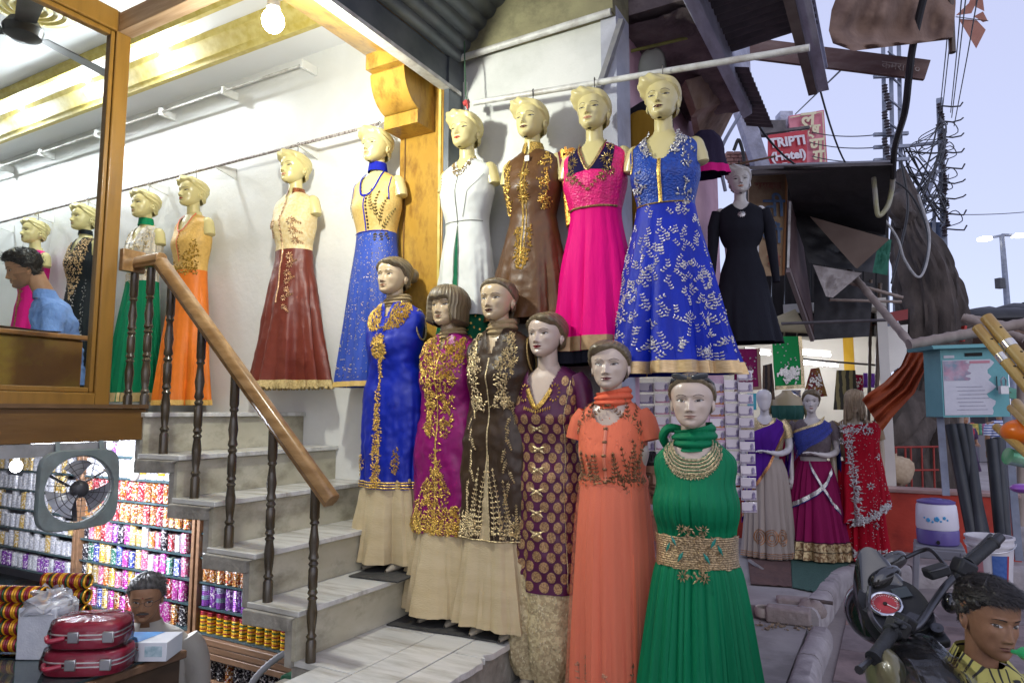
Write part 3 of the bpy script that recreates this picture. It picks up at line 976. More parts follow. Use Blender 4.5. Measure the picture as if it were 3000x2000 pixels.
def hang_parts(t,lip,skin=CREAM,mat=None,key='cream',z=0.0,brow=(0.06,0.035,0.02),bindi=False,headtilt=0.0):
 """head, hair and shoulders shared by the hanging forms"""
 k=(key,lip,bindi)
 if k not in _hc:
  mb=MB(HEADM)
  head_mb(mb,skin,lip,brow,iris=(0.02,0.012,0.01),bindi=bindi)
  mb.M=Matrix.Identity(4)
  torso_mb(mb,skin)
  me=mb.mesh('body',m_plastic)
  hb=MB(HEADM)
  hb.col=skin
  hair_mb(hb,lambda a:hair_line(a,front=0.182+0.020*sin(a)*exp(-a*a),temple=0.156,ear=0.128,nape=0.05),lambda a,z:0.007+0.006*smooth01(0.15,0.2,z),lumps=[(-1.05,0.190,0.50,0.024,0.042),(-0.45,0.212,0.60,0.018,0.026),(-1.5,0.168,0.40,0.022,0.024),(0.9,0.19,0.6,0.03,0.008)],ridge=0.0038,ridge_k=15,comb=(0.45,0.40))
  he=hb.mesh('hair',m_plastic)
  _hc[k]=(me,he)
 for nm,me in zip(('body','hair'),_hc[k]):
  o=bpy.data.objects.new(nm,me)
  COL.objects.link(o)
  o.parent=t
m_hook=pm('dark_wire',(0.08,0.07,0.07),r=0.4,m=0.7)
def hook(t,rail_z,base_z,dy=0.0,dx=0.0):
 zt=rail_z-base_z
 MB().tube([(dx,dy+0.0,0.28),(dx,dy,zt-0.02),(dx+0.004,dy-0.014,zt+0.006),(dx,dy,zt+0.018),(dx,dy+0.014,zt+0.004)],0.0026,6).build('hook',m_hook,t,local=True)
UP=[(0.012,0.074,0.056,0.064),(-0.005,0.105,0.064,0.074),(-0.03,0.146,0.076,0.084),(-0.055,0.170,0.086,0.088),(-0.085,0.172,0.096,0.09),(-0.13,0.165,0.112,0.09),(-0.20,0.166,0.132,0.088),(-0.27,0.150,0.118,0.084)]
WAIST=-0.36
def scoop(w,dp,p=2.0):
 """round or V neck cut: half width w at the shoulder, depth dp"""
 return lambda a,z,q:(q.y<0.03 and abs(q.x)<w and z>0.02-(dp+0.02)*(1-(abs(q.x)/w)**p))or(q.y>=0.03 and abs(q.x)<w and z>-0.012)
def neck_curve(w,dp,p=2.0,n=20):
 return[(w*(2*i/n-1),0.02-(dp+0.02)*(1-abs(2*i/n-1)**p))for i in range(n+1)]
def flare(hem_z,w,f=0.16,b=0.08,waist=(WAIST,0.132,0.102,0.08),k=3,bulge=0.85,shift=0.0):
 """skirt rows from the waist to the hem"""
 z0,w0,f0,b0=waist
 r=[waist]
 for i in range(1,k+1):
  t=i/k
  e=t**bulge
  r.append((lerp(z0,hem_z,t),lerp(w0,w,e),lerp(f0,f,e),lerp(b0,b,e),shift*t,0))
 return r
def hung(px,py_top,hem_py,name,label,lip,Yc=None,key='cream',tilt=0.0,rz=0.0,**kw):
 """place a form so that its crown is at the sight line; returns root, hem height in its own frame"""
 Yc=WALL_Y-0.155 if Yc is None else Yc
 top=at(px,py_top,Y=Yc)
 base=Vector((top.x,Yc,top.z-0.293))
 t=thing(name,label,'mannequin',base,rz,group='dressed forms hanging on the wall')
 hem=at(px,hem_py,Y=Yc-0.06).z-base.z
 return t,hem,base
RED,PINKL,NUDE,DARKL=(0.42,0.02,0.03),(0.62,0.28,0.18),(0.58,0.34,0.18),(0.10,0.02,0.03)
def dress_parts(t,g,bod_mat,sk_mat,cut,split=WAIST,nu=110,nv1=60,nv2=70):
 d=g.mesh(MB(),nu,nv1,cut=cut,z0=g.z0,z1=split).build('bodice',bod_mat,t,local=True)
 s=g.mesh(MB(),nu,nv2,z0=split,z1=g.z1).build('skirt',sk_mat,t,local=True)
 return d,s
BM=0.118
# -- magenta kurti behind the seated man
t,hem,base=hung(112,645,1010,'hanging_mannequin','cream form in a magenta kurti with gold yoke, behind the seated man',DARKL)
hang_parts(t,DARKL)
g=Garment(UP+flare(hem,0.20,0.13),[(6,0,0.05,0.3,WAIST,hem)],back_max=BM,wrinkle=0.003)
dress_parts(t,g,cloth('magenta_cotton',(0.68,0.015,0.22)),MATS['magenta_cotton'],scoop(0.05,0.03))
e=Emb(g,3);e.fill(lambda d,z:abs(d)<0.03+0.05*smooth01(-0.5,-0.1,z)*(1 if z>-0.3 else 0.6),-0.1,0.1,-0.5,0.0,220);e.line([(0,-0.05),(0,hem*0.8)],0.02)
e.build('embroidery',z_copper,t)
hook(t,rz,base.z)
# -- black anarkali with gold chest
t,hem,base=hung(258,603,1155,'hanging_mannequin','cream form in a black gown with gold chest and silver scroll bands',NUDE)
hang_parts(t,NUDE)
g=Garment(UP+flare(hem,0.24,0.17),[(9,0,0.06,0.3,WAIST,hem)],back_max=BM,wrinkle=0.002,seed=2)
m_black=cloth('black_net',(0.012,0.016,0.02),r=0.6)
dress_parts(t,g,m_black,m_black,scoop(0.055,0.13,1.2))
Garment([(0.06,0.05,0.05,0.05),(0.02,0.056,0.054,0.056)],n=2).mesh(MB(Matrix.Translation((0,-0.006,0.02))),32,6).build('choker',m_black,t,local=True)
e=Emb(g,4)
def ins(d,z):
 return z>-0.52+2.4*abs(d-0.02)and not(abs(d)<0.06 and z>-0.12-0+2.0*abs(d)-0.02)and z<0.0
e.fill(ins,-0.17,0.17,-0.55,0.0,620,0.02,0.011)
e.build('chest_embroidery',zari('brown_gold_zari',(0.62,0.42,0.22)),t)
e=Emb(g,5)
for d0 in(-0.14,-0.05,0.05,0.14):
 for k in range(60):
  z=lerp(-0.36,hem+0.12,k/60)
  if z>-0.5+2.2*abs(d0):continue
  e.petal(d0*(1+0.5*k/60)+e.r.uniform(-.012,.012),z,e.r.uniform(0,6),0.018,0.007)
for k in range(14):e.flower(lerp(-0.2,0.2,k/13),hem+0.075,0.022,8)
e.build('embroidery',z_silver,t)
mb=MB();g.band(mb,hem,hem+0.035);g.band(mb,hem+0.12,hem+0.13);g.band(mb,hem+0.14,hem+0.146)
mb.build('hem_band',pm('gold_satin',(0.55,0.38,0.16),(0.66,0.5,0.26),s=30,r=0.4,m=0.3),t,local=True)
hook(t,rz,base.z)
# -- green gown with silver and gold chest
t,hem,base=hung(436,562,1176,'hanging_mannequin','cream form in a green gown with sequinned chest and green neck band',NUDE)
hang_parts(t,NUDE,key='b')
g=Garment(UP+flare(hem,0.235,0.18),[(16,0.012,0.05,0.3,-0.40,hem),(5,0,0.06,1.0,-0.45,hem)],back_max=BM,seed=3)
m_green=cloth('green_georgette',(0.005,0.20,0.085))
dress_parts(t,g,pm('sequin_cream',(0.72,0.62,0.46),(0.50,0.48,0.44),s=70,r=0.4,m=0.3,b=0.002,bs=200),m_green,scoop(0.07,0.12,1.3),split=-0.42)
Garment([(0.055,0.05,0.052,0.05),(0.0,0.058,0.058,0.058)],n=2).mesh(MB(Matrix.Translation((0,-0.008,0.02))),32,6).build('neck_band',m_green,t,local=True)
e=Emb(g,6)
e.fill(lambda d,z:z>-0.44-0.05*sin(d*40)and not(abs(d)<0.075 and z>-0.13),-0.17,0.17,-0.48,-0.02,380,0.018,0.012)
e.build('chest_embroidery',z_pale,t)
e=Emb(g,7)
e.fill(lambda d,z:z>-0.30 and not(abs(d)<0.075 and z>-0.13),-0.16,0.02,-0.3,-0.04,200,0.016,0.012)
e.build('sequins',z_silver,t)
mb=MB();g.band(mb,hem,hem+0.065);mb.build('hem_band',MATS['gold_satin'],t,local=True)
hook(t,rz,base.z)
# -- yellow quilted bodice, orange skirt
t,hem,base=hung(575,525,1186,'hanging_mannequin','cream form in a yellow quilted bodice and bright orange skirt',RED)
hang_parts(t,RED,bindi=True)
g=Garment(UP+flare(hem,0.225,0.17),[(5,0,0.07,0.8,-0.42,hem),(9,0,0.03,0.2,-0.45,hem)],back_max=BM,wrinkle=0.002,seed=5)
m_yquilt=pm('yellow_quilt',(0.70,0.43,0.11),(0.62,0.37,0.09),s=40,r=0.5,b=0.003,bs=90,det=1)
m_orange=silk('orange_silk',(0.85,0.21,0.02),r=0.5)
dress_parts(t,g,m_yquilt,m_orange,scoop(0.072,0.12,2.2),split=-0.40)
e=Emb(g,8)
nc=neck_curve(0.074,0.123,2.2)
e.line(nc,0.012);e.line([(0,-0.12),(0,-0.34)],0.006)
e.build('neck_piping',pm('coral_piping',(0.75,0.16,0.08),r=0.5),t)
e=Emb(g,9)
e.fill(lambda d,z:z<-0.37+0.05*(abs(d)>0.09)+0.018 and z>-0.43 or(d>0.05 and z<-0.22+1.5*(d-0.11)and z>-0.42),-0.16,0.16,-0.44,-0.2,190,0.026,0.014)
for k in range(9):e.disc(0.012,-0.14-0.022*k,0.006,8,bump=0.006)
e.build('applique',zari('bronze_gold_zari',(0.60,0.35,0.06)),t)
mb=MB();g.band(mb,hem,hem+0.035);mb.build('hem_band',m_yquilt,t,local=True)
hook(t,rz,base.z)
# -- cream jacket bodice, maroon skirt with lace hem
t,hem,base=hung(873,450,1128,'hanging_mannequin','cream form in a gold brocade bodice and maroon skirt with lace hem',PINKL)
hang_parts(t,PINKL)
g=Garment(UP+flare(hem,0.30,0.17,0.09,bulge=0.95,shift=-0.0),[(4,0,0.10,2.2,-0.40,hem),(7,0,0.04,0.4,-0.4,hem)],back_max=BM,wrinkle=0.006,seed=8)
m_maroon=silk('maroon_taffeta',(0.155,0.030,0.018),r=0.45,b=0.006)
dress_parts(t,g,pm('cream_brocade',(0.66,0.49,0.22),(0.74,0.60,0.34),s=60,r=0.5,b=0.002,bs=200),m_maroon,scoop(0.04,0.06,1.0),split=-0.37)
mb=MB()
for sx in(-1,1):
 mb.grid(lambda u,v,sx=sx:Vector((sx*lerp(0.062,0.012,u),lerp(0.02,-0.085,u)+0.0,lerp(0.055,-0.04,u)+lerp(0,0.03,v)*(1-u)+0.0)),8,2)
Garment([(0.045,0.053,0.052,0.052),(-0.005,0.066,0.064,0.066)],n=2).mesh(MB(),40,5,cut=lambda a,z,q:abs(q.x)<0.018 and q.y<0).build('collar',zari('maroon_gold',(0.35,0.12,0.05)),t,local=True)
e=Emb(g,10)
for sx,n_ in((1,3),(-1,2)):
 for k in range(n_):
  e.flower(sx*(0.075+0.01*k),-0.20-0.06*k,0.034,9)
  e.spray(sx*0.08,-0.17-0.06*k,-pi/2+0.4*sx,0.08,5,0.02,0.010,bend=sx)
for k in range(7):e.flower(0.055+0.008*sin(k*2.1),-0.42-0.055*k,0.032-0.002*k,8);e.spray(0.055,-0.41-0.055*k,-0.9+1.2*(k%2),0.05,4,0.018,0.009)
e.line([(0.0,-0.05),(0.0,-0.72)],0.008)
for k in range(9):e.disc(-0.002,-0.07-0.03*k,0.008,8,bump=0.006)
e.build('embroidery',zari('rose_gold_zari',(0.80,0.50,0.28)),t)
mb=MB()
g.band(mb,hem-0.012,hem+0.03,0.004,120,3)
for k in range(90):
 a=-pi+2*pi*(k+0.5)/90
 c=g.pt(a,hem-0.012,0.004)
 tx=(g.pt(a+0.03,hem-0.012,0.004)-g.pt(a-0.03,hem-0.012,0.004)).normalized()
 mb.add([c+tx*0.012*cos(q)+Vector((0,0,-0.014*sin(q)))for q in(0,0.6,1.2,1.9,2.5,pi)],[(0,1,2,3,4,5)])
mb.build('lace_hem',pm('cream_lace',(0.62,0.48,0.22),(0.40,0.28,0.10),s=90,r=0.7,b=0.003,bs=160),t,local=True)
hook(t,rz,base.z)
# -- yellow bodice with blue piping, blue skirt
t,hem,base=hung(1112,383,1132,'hanging_mannequin','cream form in a yellow bodice with blue collar band and blue skirt',NUDE)
hang_parts(t,NUDE)
g=Garment(UP+flare(hem,0.235,0.17,bulge=0.9),[(8,0.0,0.05,0.3,-0.38,hem),(3,0,0.05,0.9,-0.4,hem)],back_max=BM,seed=9)
m_bluesk=pm('blue_foil_georgette',(0.022,0.065,0.38),(0.016,0.048,0.30),s=7,r=0.6)
m_yrib=pm('yellow_ribbed',(0.62,0.43,0.14),(0.54,0.36,0.10),s=60,r=0.5,st=(1,1,1.5),b=0.002,bs=90)
dress_parts(t,g,m_yrib,m_bluesk,scoop(0.078,0.145,2.6),split=-0.36)
m_bluesolid=cloth('royal_blue',(0.012,0.02,0.38))
Garment([(0.066,0.052,0.056,0.052),(0.012,0.060,0.062,0.060)],n=2).mesh(MB(Matrix.Translation((0,-0.008,0.012))),32,6).build('neck_band',m_bluesolid,t,local=True)
e=Emb(g,11)
e.line(neck_curve(0.08,0.147,2.6),0.013);e.line([(0,-0.15),(0,-0.355)],0.006)
for sx in(-1,1):e.line([(sx*0.160,-0.035),(sx*0.150,-0.11),(sx*0.168,-0.18)],0.008)
e.line([(-0.15,-0.36),(0.15,-0.36)],0.006)
e.build('blue_piping',m_bluesolid,t)
e=Emb(g,12)
for q in range(4):e.spray(0.10-0.012*q,-0.36+0.035*q,pi/2-0.5+0.32*q,0.17-0.01*q,8,0.022,0.011,bend=-0.4)
for q in range(2):e.spray(-0.14,-0.28+0.05*q,pi/2+0.2,0.12,6,0.02,0.010)
for q in range(3):e.spray(0.06+0.03*q,-0.36,-pi/2+0.3*q,0.05,3,0.02,0.010)
e.build('leaf_embroidery',zari('olive_gold_zari',(0.30,0.24,0.09)),t)
e=Emb(g,13)
for k in range(10):e.disc(0.014,-0.15-0.021*k,0.007,8,bump=0.006)
e.build('buttons',pm('black_button',(0.02,0.015,0.01),r=0.4),t)
e=Emb(g,14,lift=0.0015)
for k in range(900):
 z=e.r.uniform(hem+0.04,-0.37);d=e.r.uniform(-0.3,0.3)*(1-0.4*(z-hem)/(-0.37-hem))
 e.petal(d,z,e.r.uniform(0,6.3),e.r.uniform(0.006,0.013),0.0045,up=0.001)
e.build('foil_print',z_pale,t)
mb=MB();g.band(mb,hem,hem+0.03);mb.build('hem_band',m_yrib,t,local=True)
hook(t,rz,base.z)
# ---------------------------------------------------------------- second rail outside, in front of the party wall
R2=thing('clothes_rod','white pipe rod across the party wall holding hanging forms','rod',(-1.5,3.22,3.2))
rp0,rp1=at(1388,302,Y=3.21),at(2372,140,Y=3.17)
MB().tube([rp0,rp1],0.016,12).build('pipe',m_white_metal,R2)
rd=(rp1-rp0)
def rodz(px):
 p=at(px,300,Y=3.2)
 return rp0.z+rd.z*(p.x-rp0.x)/rd.x
def hung2(px,py,hem_py,label,lip,Yc=3.19,rzz=0.0):
 return hung(px,py,hem_py,'hanging_mannequin',label,lip,Yc=Yc,rz=rzz)
 # -- pale grey kurti with green lining
t,hem,base=hung2(1372,337,925,'cream form in a pale grey-white long kurti, beside the wooden pilaster',RED)
hang_parts(t,RED)
g=Garment(UP+flare(hem,0.18,0.12,0.08,bulge=0.7),[(4,0,0.05,0.3,-0.4,hem)],back_max=BM,wrinkle=0.005,seed=12)
m_grey=pm('pale_grey_cotton',(0.60,0.62,0.58),(0.66,0.68,0.64),s=6,r=0.75,b=0.004,bs=14)
dress_parts(t,g,m_grey,m_grey,scoop(0.05,0.07,1.4),split=-0.38)
e=Emb(g,15)
for sx in(-1,1):e.line([(0,-0.385),(sx*0.01,-0.5),(sx*0.014,hem+0.1)],0.004)
e.line([(0,-0.06),(0,-0.38)],0.003);e.line([(-0.16,-0.36),(0.16,-0.36)],0.004);e.line([(0.03,-0.34),(0.07,-0.2),(0.165,-0.10)],0.003)
e.build('seam',pm('dark_seam',(0.16,0.17,0.14),r=0.8),t)
e=Emb(g,16);e.fill(lambda d,z:z<0.018-1.4*(0.06-abs(d))+0.0 and z>-0.012-1.4*(0.075-abs(d))and abs(d)<0.066,-0.07,0.07,-0.1,0.03,90,0.014,0.008)
e.spray(-0.13,-0.24,pi/2+0.1,0.15,8,0.014,0.007)
e.build('embroidery',z_antique,t)
e=Emb(g,17,lift=0.004)
e.mb.grid(lambda u,v:g.P(lerp(-0.012,0.012,u)*(0.2+v),lerp(-0.40,hem+0.08,v),0.003),2,20)
e.build('front_slit',cloth('slit_green',(0.01,0.13,0.06)),t)
hem2=at(1372,1085,Y=3.13).z-base.z
g2=Garment([(hem+0.12,0.155,0.095,0.07),(lerp(hem,hem2,.5),0.20,0.11,0.08),(hem2,0.23,0.13,0.09)],[(7,0.02,0.05,0,hem,hem2)],back_max=BM,seed=2)
g2.mesh(MB(),80,30).build('underskirt',MATS['slit_green'],t,local=True)
e=Emb(g2,18)
for k in range(90):e.disc(e.r.uniform(-.22,.22),e.r.uniform(hem2,hem+.1),0.007,8)
e.build('polka_print',z_gold,t)
hook(t,rodz(1372),base.z,dx=0.0)
# -- brown long kurta with gold panels
t,hem,base=hung2(1562,303,935,'cream form in a dark brown kurta with gold medallions and beaded sleeves',DARKL)
hang_parts(t,DARKL)
g=Garment(UP+flare(hem,0.25,0.15,0.09,bulge=0.9,shift=-0.02),[(5,0,0.06,1.3,-0.42,hem)],back_max=BM,wrinkle=0.006,seed=14)
m_brown=silk('brown_satin',(0.115,0.052,0.018),r=0.4,b=0.006)
dress_parts(t,g,m_brown,m_brown,scoop(0.028,0.03,1.0))
Garment([(0.055,0.054,0.054,0.054),(-0.012,0.072,0.070,0.07)],n=2).mesh(MB(),40,6,cut=lambda a,z,q:abs(q.x)<0.012 and q.y<0).build('collar',z_gold,t,local=True)
e=Emb(g,19)
e.line([(-0.006,-0.05),(-0.006,-0.62)],0.008);e.line([(0.010,-0.05),(0.010,-0.62)],0.004)
for dz in(0,0.045,0.08):e.flower(0.002,-0.14-dz*1.6,0.038-0.1*abs(dz-0.045),12);e.disc(0.002,-0.14-dz*1.6,0.012,bump=0.008)
e.fill(lambda d,z:abs(abs(d)-0.12)<0.03+0.012*sin(z*60)and z<0.0,-0.16,0.16,-0.34,-0.02,330,0.018,0.012)
e.fill(lambda d,z:(abs(d)<0.042*sin(pi*smooth01(-0.66,-0.5,z))**0.6 if z>-0.66 and z<-0.53 else abs(abs(d)-0.028)<0.014)and z>-0.74,-0.05,0.05,-0.66,-0.43,200,0.017,0.011)
e.build('embroidery',z_gold,t)
mb=MB()
for k in range(420):
 z=RND.uniform(-0.42,-0.02);a=RND.uniform(-1.7,1.2)
 w_=0.062*(1-0.3*abs(z)/0.42)
 c=Vector((0.205+0.02*abs(z)/.4+w_*sin(a)*0.7,0.01-w_*cos(a),z))
 mb.M=Matrix.Translation(c)@Matrix.Rotation(a,4,'Z')
 mb.box((0,0,0),(0.011,0.005,0.016))
mb.M=Matrix.Identity(4)
tag(mb.build('beaded_sleeve',zari('orange_sequin',(0.62,0.20,0.03),(0.75,0.5,0.1)),t,local=True,smooth=False),kind='stuff')
mb=MB().tube([(0.185,0.01,-0.02),(0.205,0.01,-0.1),(0.222,0.012,-0.30),(0.228,0.013,-0.46)],[0.05,0.06,0.05,0.035],18,flat=0.8)
mb.build('sleeve',silk('wine_satin',(0.16,0.012,0.03)),t,local=True)
MB().box((0.012,-0.098,-0.052),(0.026,0.002,0.03)).build('price_tag',m_white,t,local=True)
hook(t,rodz(1562),base.z)
# -- hot pink gown
t,hem,base=hung2(1742,274,1030,'cream form in a hot pink gown with navy and gold neckline',PINKL,Yc=3.17,rzz=0.05)
hang_parts(t,PINKL)
m_pink=cloth('hot_pink_georgette',(0.80,0.0,0.20),r=0.65)
g=Garment(UP+flare(hem,0.225,0.17,0.09,bulge=0.75),[(7,0.01,0.045,0.3,-0.34,hem),(3,0,0.05,0.5,-0.4,hem)],back_max=BM,seed=16)
dress_parts(t,g,pm('pink_quilt',(0.78,0.005,0.18),(0.65,0.004,0.14),s=60,r=0.5,b=0.004,bs=110,det=0),m_pink,scoop(0.075,0.15,1.25),split=-0.335)
e=Emb(g,20,lift=0.0025)
for sx in(-1,1):
 e.mb.grid(lambda u,v,sx=sx:g.P(sx*(0.078+0.055*u*(1-0.3*v)-0.072*v**1.3*(1-u)),lerp(0.0,-0.15,v)-0.02*u,0.0025),8,12)
e.build('yoke',cloth('navy_velvet',(0.012,0.008,0.05)),t)
e=Emb(g,21,lift=0.005)
e.line(neck_curve(0.078,0.153,1.25),0.012)
for sx in(-1,1):
 e.flower(sx*0.105,-0.03,0.03,9);e.flower(sx*0.09,-0.10,0.042,12);e.flower(sx*0.115,-0.17,0.032,10);e.flower(sx*0.075,-0.20,0.026,10)
 e.spray(sx*0.10,-0.12,-pi/2-0.35*sx,0.16,7,0.022,0.011,bend=-0.5*sx)
e.line([(-0.15,-0.335),(0.15,-0.335)],0.01)
e.build('embroidery',z_antique,t)
mb=MB();g.band(mb,hem,hem+0.07,0.003);mb.build('hem_band',pm('tan_satin',(0.34,0.20,0.09),(0.44,0.28,0.14),s=40,r=0.45,m=0.2),t,local=True)
mb=MB();g.band(mb,hem-0.06,hem-0.001,-0.01);mb.build('lining',cloth('black_lining',(0.012,0.012,0.02)),t,local=True)
hook(t,rodz(1742),base.z)
# -- royal blue gown with silver leaf print
t,hem,base=hung2(1942,238,1098,'cream form in a wide royal blue gown printed with silver leaves',DARKL,Yc=3.15,rzz=0.06)
hang_parts(t,DARKL)
m_royal=pm('royal_blue_silk',(0.004,0.022,0.40),(0.003,0.016,0.30),s=6,r=0.55,spec=0.25,b=0.003,bs=25)
g=Garment(UP+flare(hem,0.305,0.22,0.10,bulge=0.95,waist=(-0.34,0.138,0.106,0.082)),[(7,0.0,0.075,0.3,-0.36,hem),(4,0,0.05,1.7,-0.4,hem)],back_max=BM+0.03,seed=18)
dress_parts(t,g,pm('royal_blue_quilt',(0.004,0.055,0.36),(0.003,0.035,0.26),s=60,r=0.45,b=0.004,bs=120,det=0),m_royal,scoop(0.085,0.14,2.4),split=-0.345)
e=Emb(g,22,lift=0.002)
for k in range(300):
 v=e.r.random()**0.7
 z=lerp(-0.37,hem+0.05,v)
 d=e.r.uniform(-1,1)*lerp(0.19,0.46,v)
 a=pi/2+e.r.uniform(-0.9,0.9)
 x,y=d,z
 for q in range(3):
  a+=e.r.uniform(-0.3,0.3)
  e.petal(x,y,a+0.9,0.0125,0.0072,up=0.002)
  if q<3:e.petal(x,y,a-0.9,0.0125,0.007,up=0.002)
  x+=cos(a)*0.014;y+=sin(a)*0.014
e.build('leaf_print',zari('silver_foil',(0.80,0.76,0.70),(0.62,0.58,0.52),r=0.3,m=0.6),t)
e=Emb(g,23,lift=0.004)
e.line([(0.0,-0.14),(0.0,-0.345)],0.013);e.line([(-0.15,-0.345),(0.15,-0.345)],0.006);e.line([(-0.165,-0.03),(-0.158,-0.12),(-0.17,-0.18)],0.010)
e.build('gold_piping',z_gold,t)
e=Emb(g,24,lift=0.005)
for sx in(-1,1):
 e.fill(lambda d,z:abs(d-sx*(0.088-0.03*smooth01(-0.04,-0.1,z)))<0.016 and-0.115<z<0.02,-0.12,0.12,-0.115,0.02,90,0.016,0.010)
for(d0,z0,n_)in((-0.115,-0.27,60),(0.125,-0.10,40),(0.13,-0.31,36)):
 e.fill(lambda d,z:abs(d-d0)<0.02 and abs(z-z0)<0.075 or(abs(z-z0)<0.014 and abs(d-d0)<0.05),d0-0.06,d0+0.06,z0-0.09,z0+0.09,n_,0.02,0.011)
e.build('embroidery',z_silver,t)
mb=MB();g.band(mb,hem,hem+0.055,0.003,130);mb.build('hem_band',pm('gold_lame',(0.46,0.30,0.13),(0.62,0.45,0.24),s=120,r=0.4,m=0.5,st=(0.3,0.3,4)),t,local=True)
hook(t,rodz(1942),base.z)
# -- black woollen dress further along the street
topb=at(2165,494,Y=5.35)
base=Vector((topb.x,5.35,topb.z-0.293))
t=thing('hanging_mannequin','grey form in a long-sleeved black dress with a round brooch, hung from a stick','mannequin',base,0.25,group='dressed forms hanging on the wall')
hang_parts(t,PINKL,skin=(0.55,0.53,0.50),key='greyform')
hem=at(2165,1005,Y=5.3).z-base.z
m_wool=cloth('black_wool',(0.016,0.017,0.024),r=0.9,b=0.003,bs=160)
g=Garment(UP+[(-0.36,0.118,0.10,0.08),(-0.52,0.16,0.12,0.09)]+flare(hem,0.27,0.20,0.14,waist=(-0.62,0.178,0.13,0.10),bulge=1),[(4,0,0.06,1.1,-0.6,hem)],seed=20,wrinkle=0.003)
dress_parts(t,g,m_wool,m_wool,scoop(0.07,0.055,2.4))
for sx in(-1,1):
 MB().tube([(sx*0.165,0.0,-0.05),(sx*0.20,0.0,-0.16),(sx*0.215,-0.02,-0.35),(sx*0.235,-0.045,-0.62)],[0.05,0.048,0.038,0.026],16).build('sleeve',m_wool,t,local=True)
e=Emb(g,25);e.disc(0.0,-0.10,0.022,bump=0.008);e.flower(0,-0.10,0.03,12)
e.build('brooch',z_silver,t)
hook(t,topb.z+0.05,base.z)
kn=at(1366,302,Y=3.2)
one('red_knot',MB().ell(kn,(0.022,0.02,0.018),14,8).ell(kn+Vector((0.012,0,-0.02)),(0.012,0.01,0.022),12,8),pm('red_rag',(0.45,0.05,0.05),(0.55,0.1,0.09),s=30,r=0.9),'small red rag knotted at the inner end of the white rod','rag')
one('twine',MB().tube([kn,at(1362,200,Y=3.2),at(1360,110,Y=3.24)],0.004,6),pm('green_twine',(0.04,0.10,0.05),r=0.8),'green twine holding up the inner end of the white rod','twine')
# ================================================================ standing mannequins in the row from the stairs to the street
TAN=(0.54,0.41,0.25)
FAIR=(0.58,0.46,0.37)
BROWNH=(0.15,0.115,0.07)
m_moulded_hair=pm('moulded_brown_hair',(0.20,0.155,0.09),(0.115,0.088,0.05),s=20,r=0.38,st=(3,3,0.4),spec=0.5)
m_palazzo=pm('cream_cotton',(0.46,0.36,0.20),(0.52,0.42,0.25),s=4,r=0.8,b=0.002,bs=60,st=(1,1,4),sheen=0.1)
m_dark=pm('dark_inside',(0.02,0.018,0.016),r=0.9)
m_foot=pm('grey_plastic_foot',(0.30,0.26,0.19),(0.36,0.32,0.25),s=8,r=0.4)
KUR=[(0.030,0.072,0.060,0.07),(0.008,0.110,0.070,0.08),(-0.022,0.150,0.082,0.088),(-0.052,0.178,0.092,0.092),(-0.09,0.184,0.104,0.095),(-0.15,0.174,0.125,0.094),(-0.215,0.170,0.142,0.09),(-0.29,0.158,0.122,0.088)]
def standing(px,py_top,floor_z,Y,name,label,skin,lip,hair,rz=0.0,pitch=0.0,turn=0.0,tw=0.178,H=None,group='mannequins standing in a row on the steps',neck=0.064,brow=(0.07,0.045,0.03),hs=1.06,**hk):
 """root at the floor; returns root and neck height so that the crown meets the sight line"""
 top=at(px,py_top,Y=Y)
 base=Vector((top.x,Y,floor_z))
 t=thing(name,label,'mannequin',base,rz,group=group)
 nz_=top.z-floor_z-0.236*hs*0.88-neck
 HM=Matrix.Translation((0,-0.03,nz_+neck))@Matrix.Rotation(turn,4,'Z')@Matrix.Rotation(radians(-3)+pitch,4,'X')@Matrix.Diagonal((hs,hs,hs*0.88,1))
 mb=MB(HM)
 head_mb(mb,skin,lip,brow,neck_r=0.046,wide=1.05,**hk)
 mb.M=Matrix.Translation((0,0,nz_))
 torso_mb(mb,skin,stubs=False,w=tw)
 mb.build('body',m_plastic,t,local=True)
 hb=MB(HM)
 hair(hb)
 hb.build('hair',m_moulded_hair,t,local=True)
 return t,nz_
def hair_slick(hb,tail=True,part=0.0,thick=0.012):
 hair_mb(hb,lambda a:hair_line(a,front=0.186,temple=0.160,ear=0.130,nape=0.05),lambda a,z:thick,ridge=0.0016,ridge_k=42,comb=(1.0,0.05),lumps=[(0,0.2,0.8,0.03,0.006)])
 if tail:
  hb.tube([(0.0,0.095,0.12),(0.004,0.135,0.10),(0.008,0.14,0.03),(0.006,0.115,-0.06)],[0.022,0.034,0.030,0.012],16)
def hair_sweep(hb,side=1,bun=True):
 hair_mb(hb,lambda a:hair_line(a-0.25*side*exp(-a*a),front=0.178-0.028*side*sin(a)*(abs(a)<1.6),temple=0.150,ear=0.118,nape=0.045),lambda a,z:0.014+0.004*sin(a*side),lumps=[(0.5*side,0.178,0.5,0.025,0.014),(-0.9*side,0.16,0.5,0.04,0.006)],ridge=0.0020,ridge_k=26,comb=(0.7,0.30*side))
 if bun:
  hb.ell((0.02,0.112,0.15),(0.052,0.045,0.05),24,14)
def hair_bob(hb):
 hair_mb(hb,lambda a:cat_interp([0,0.62,0.80,1.0,pi],[0.136,0.134,0.06,0.020,0.0],abs(a)),lambda a,z:0.018+0.010*smooth01(0.6,1.2,abs(a))*smooth01(0.20,0.10,z)+0.004,ridge=0.0020,ridge_k=34,comb=(1.0,0.0),zmin=-0.012,nz=70,nc=120)
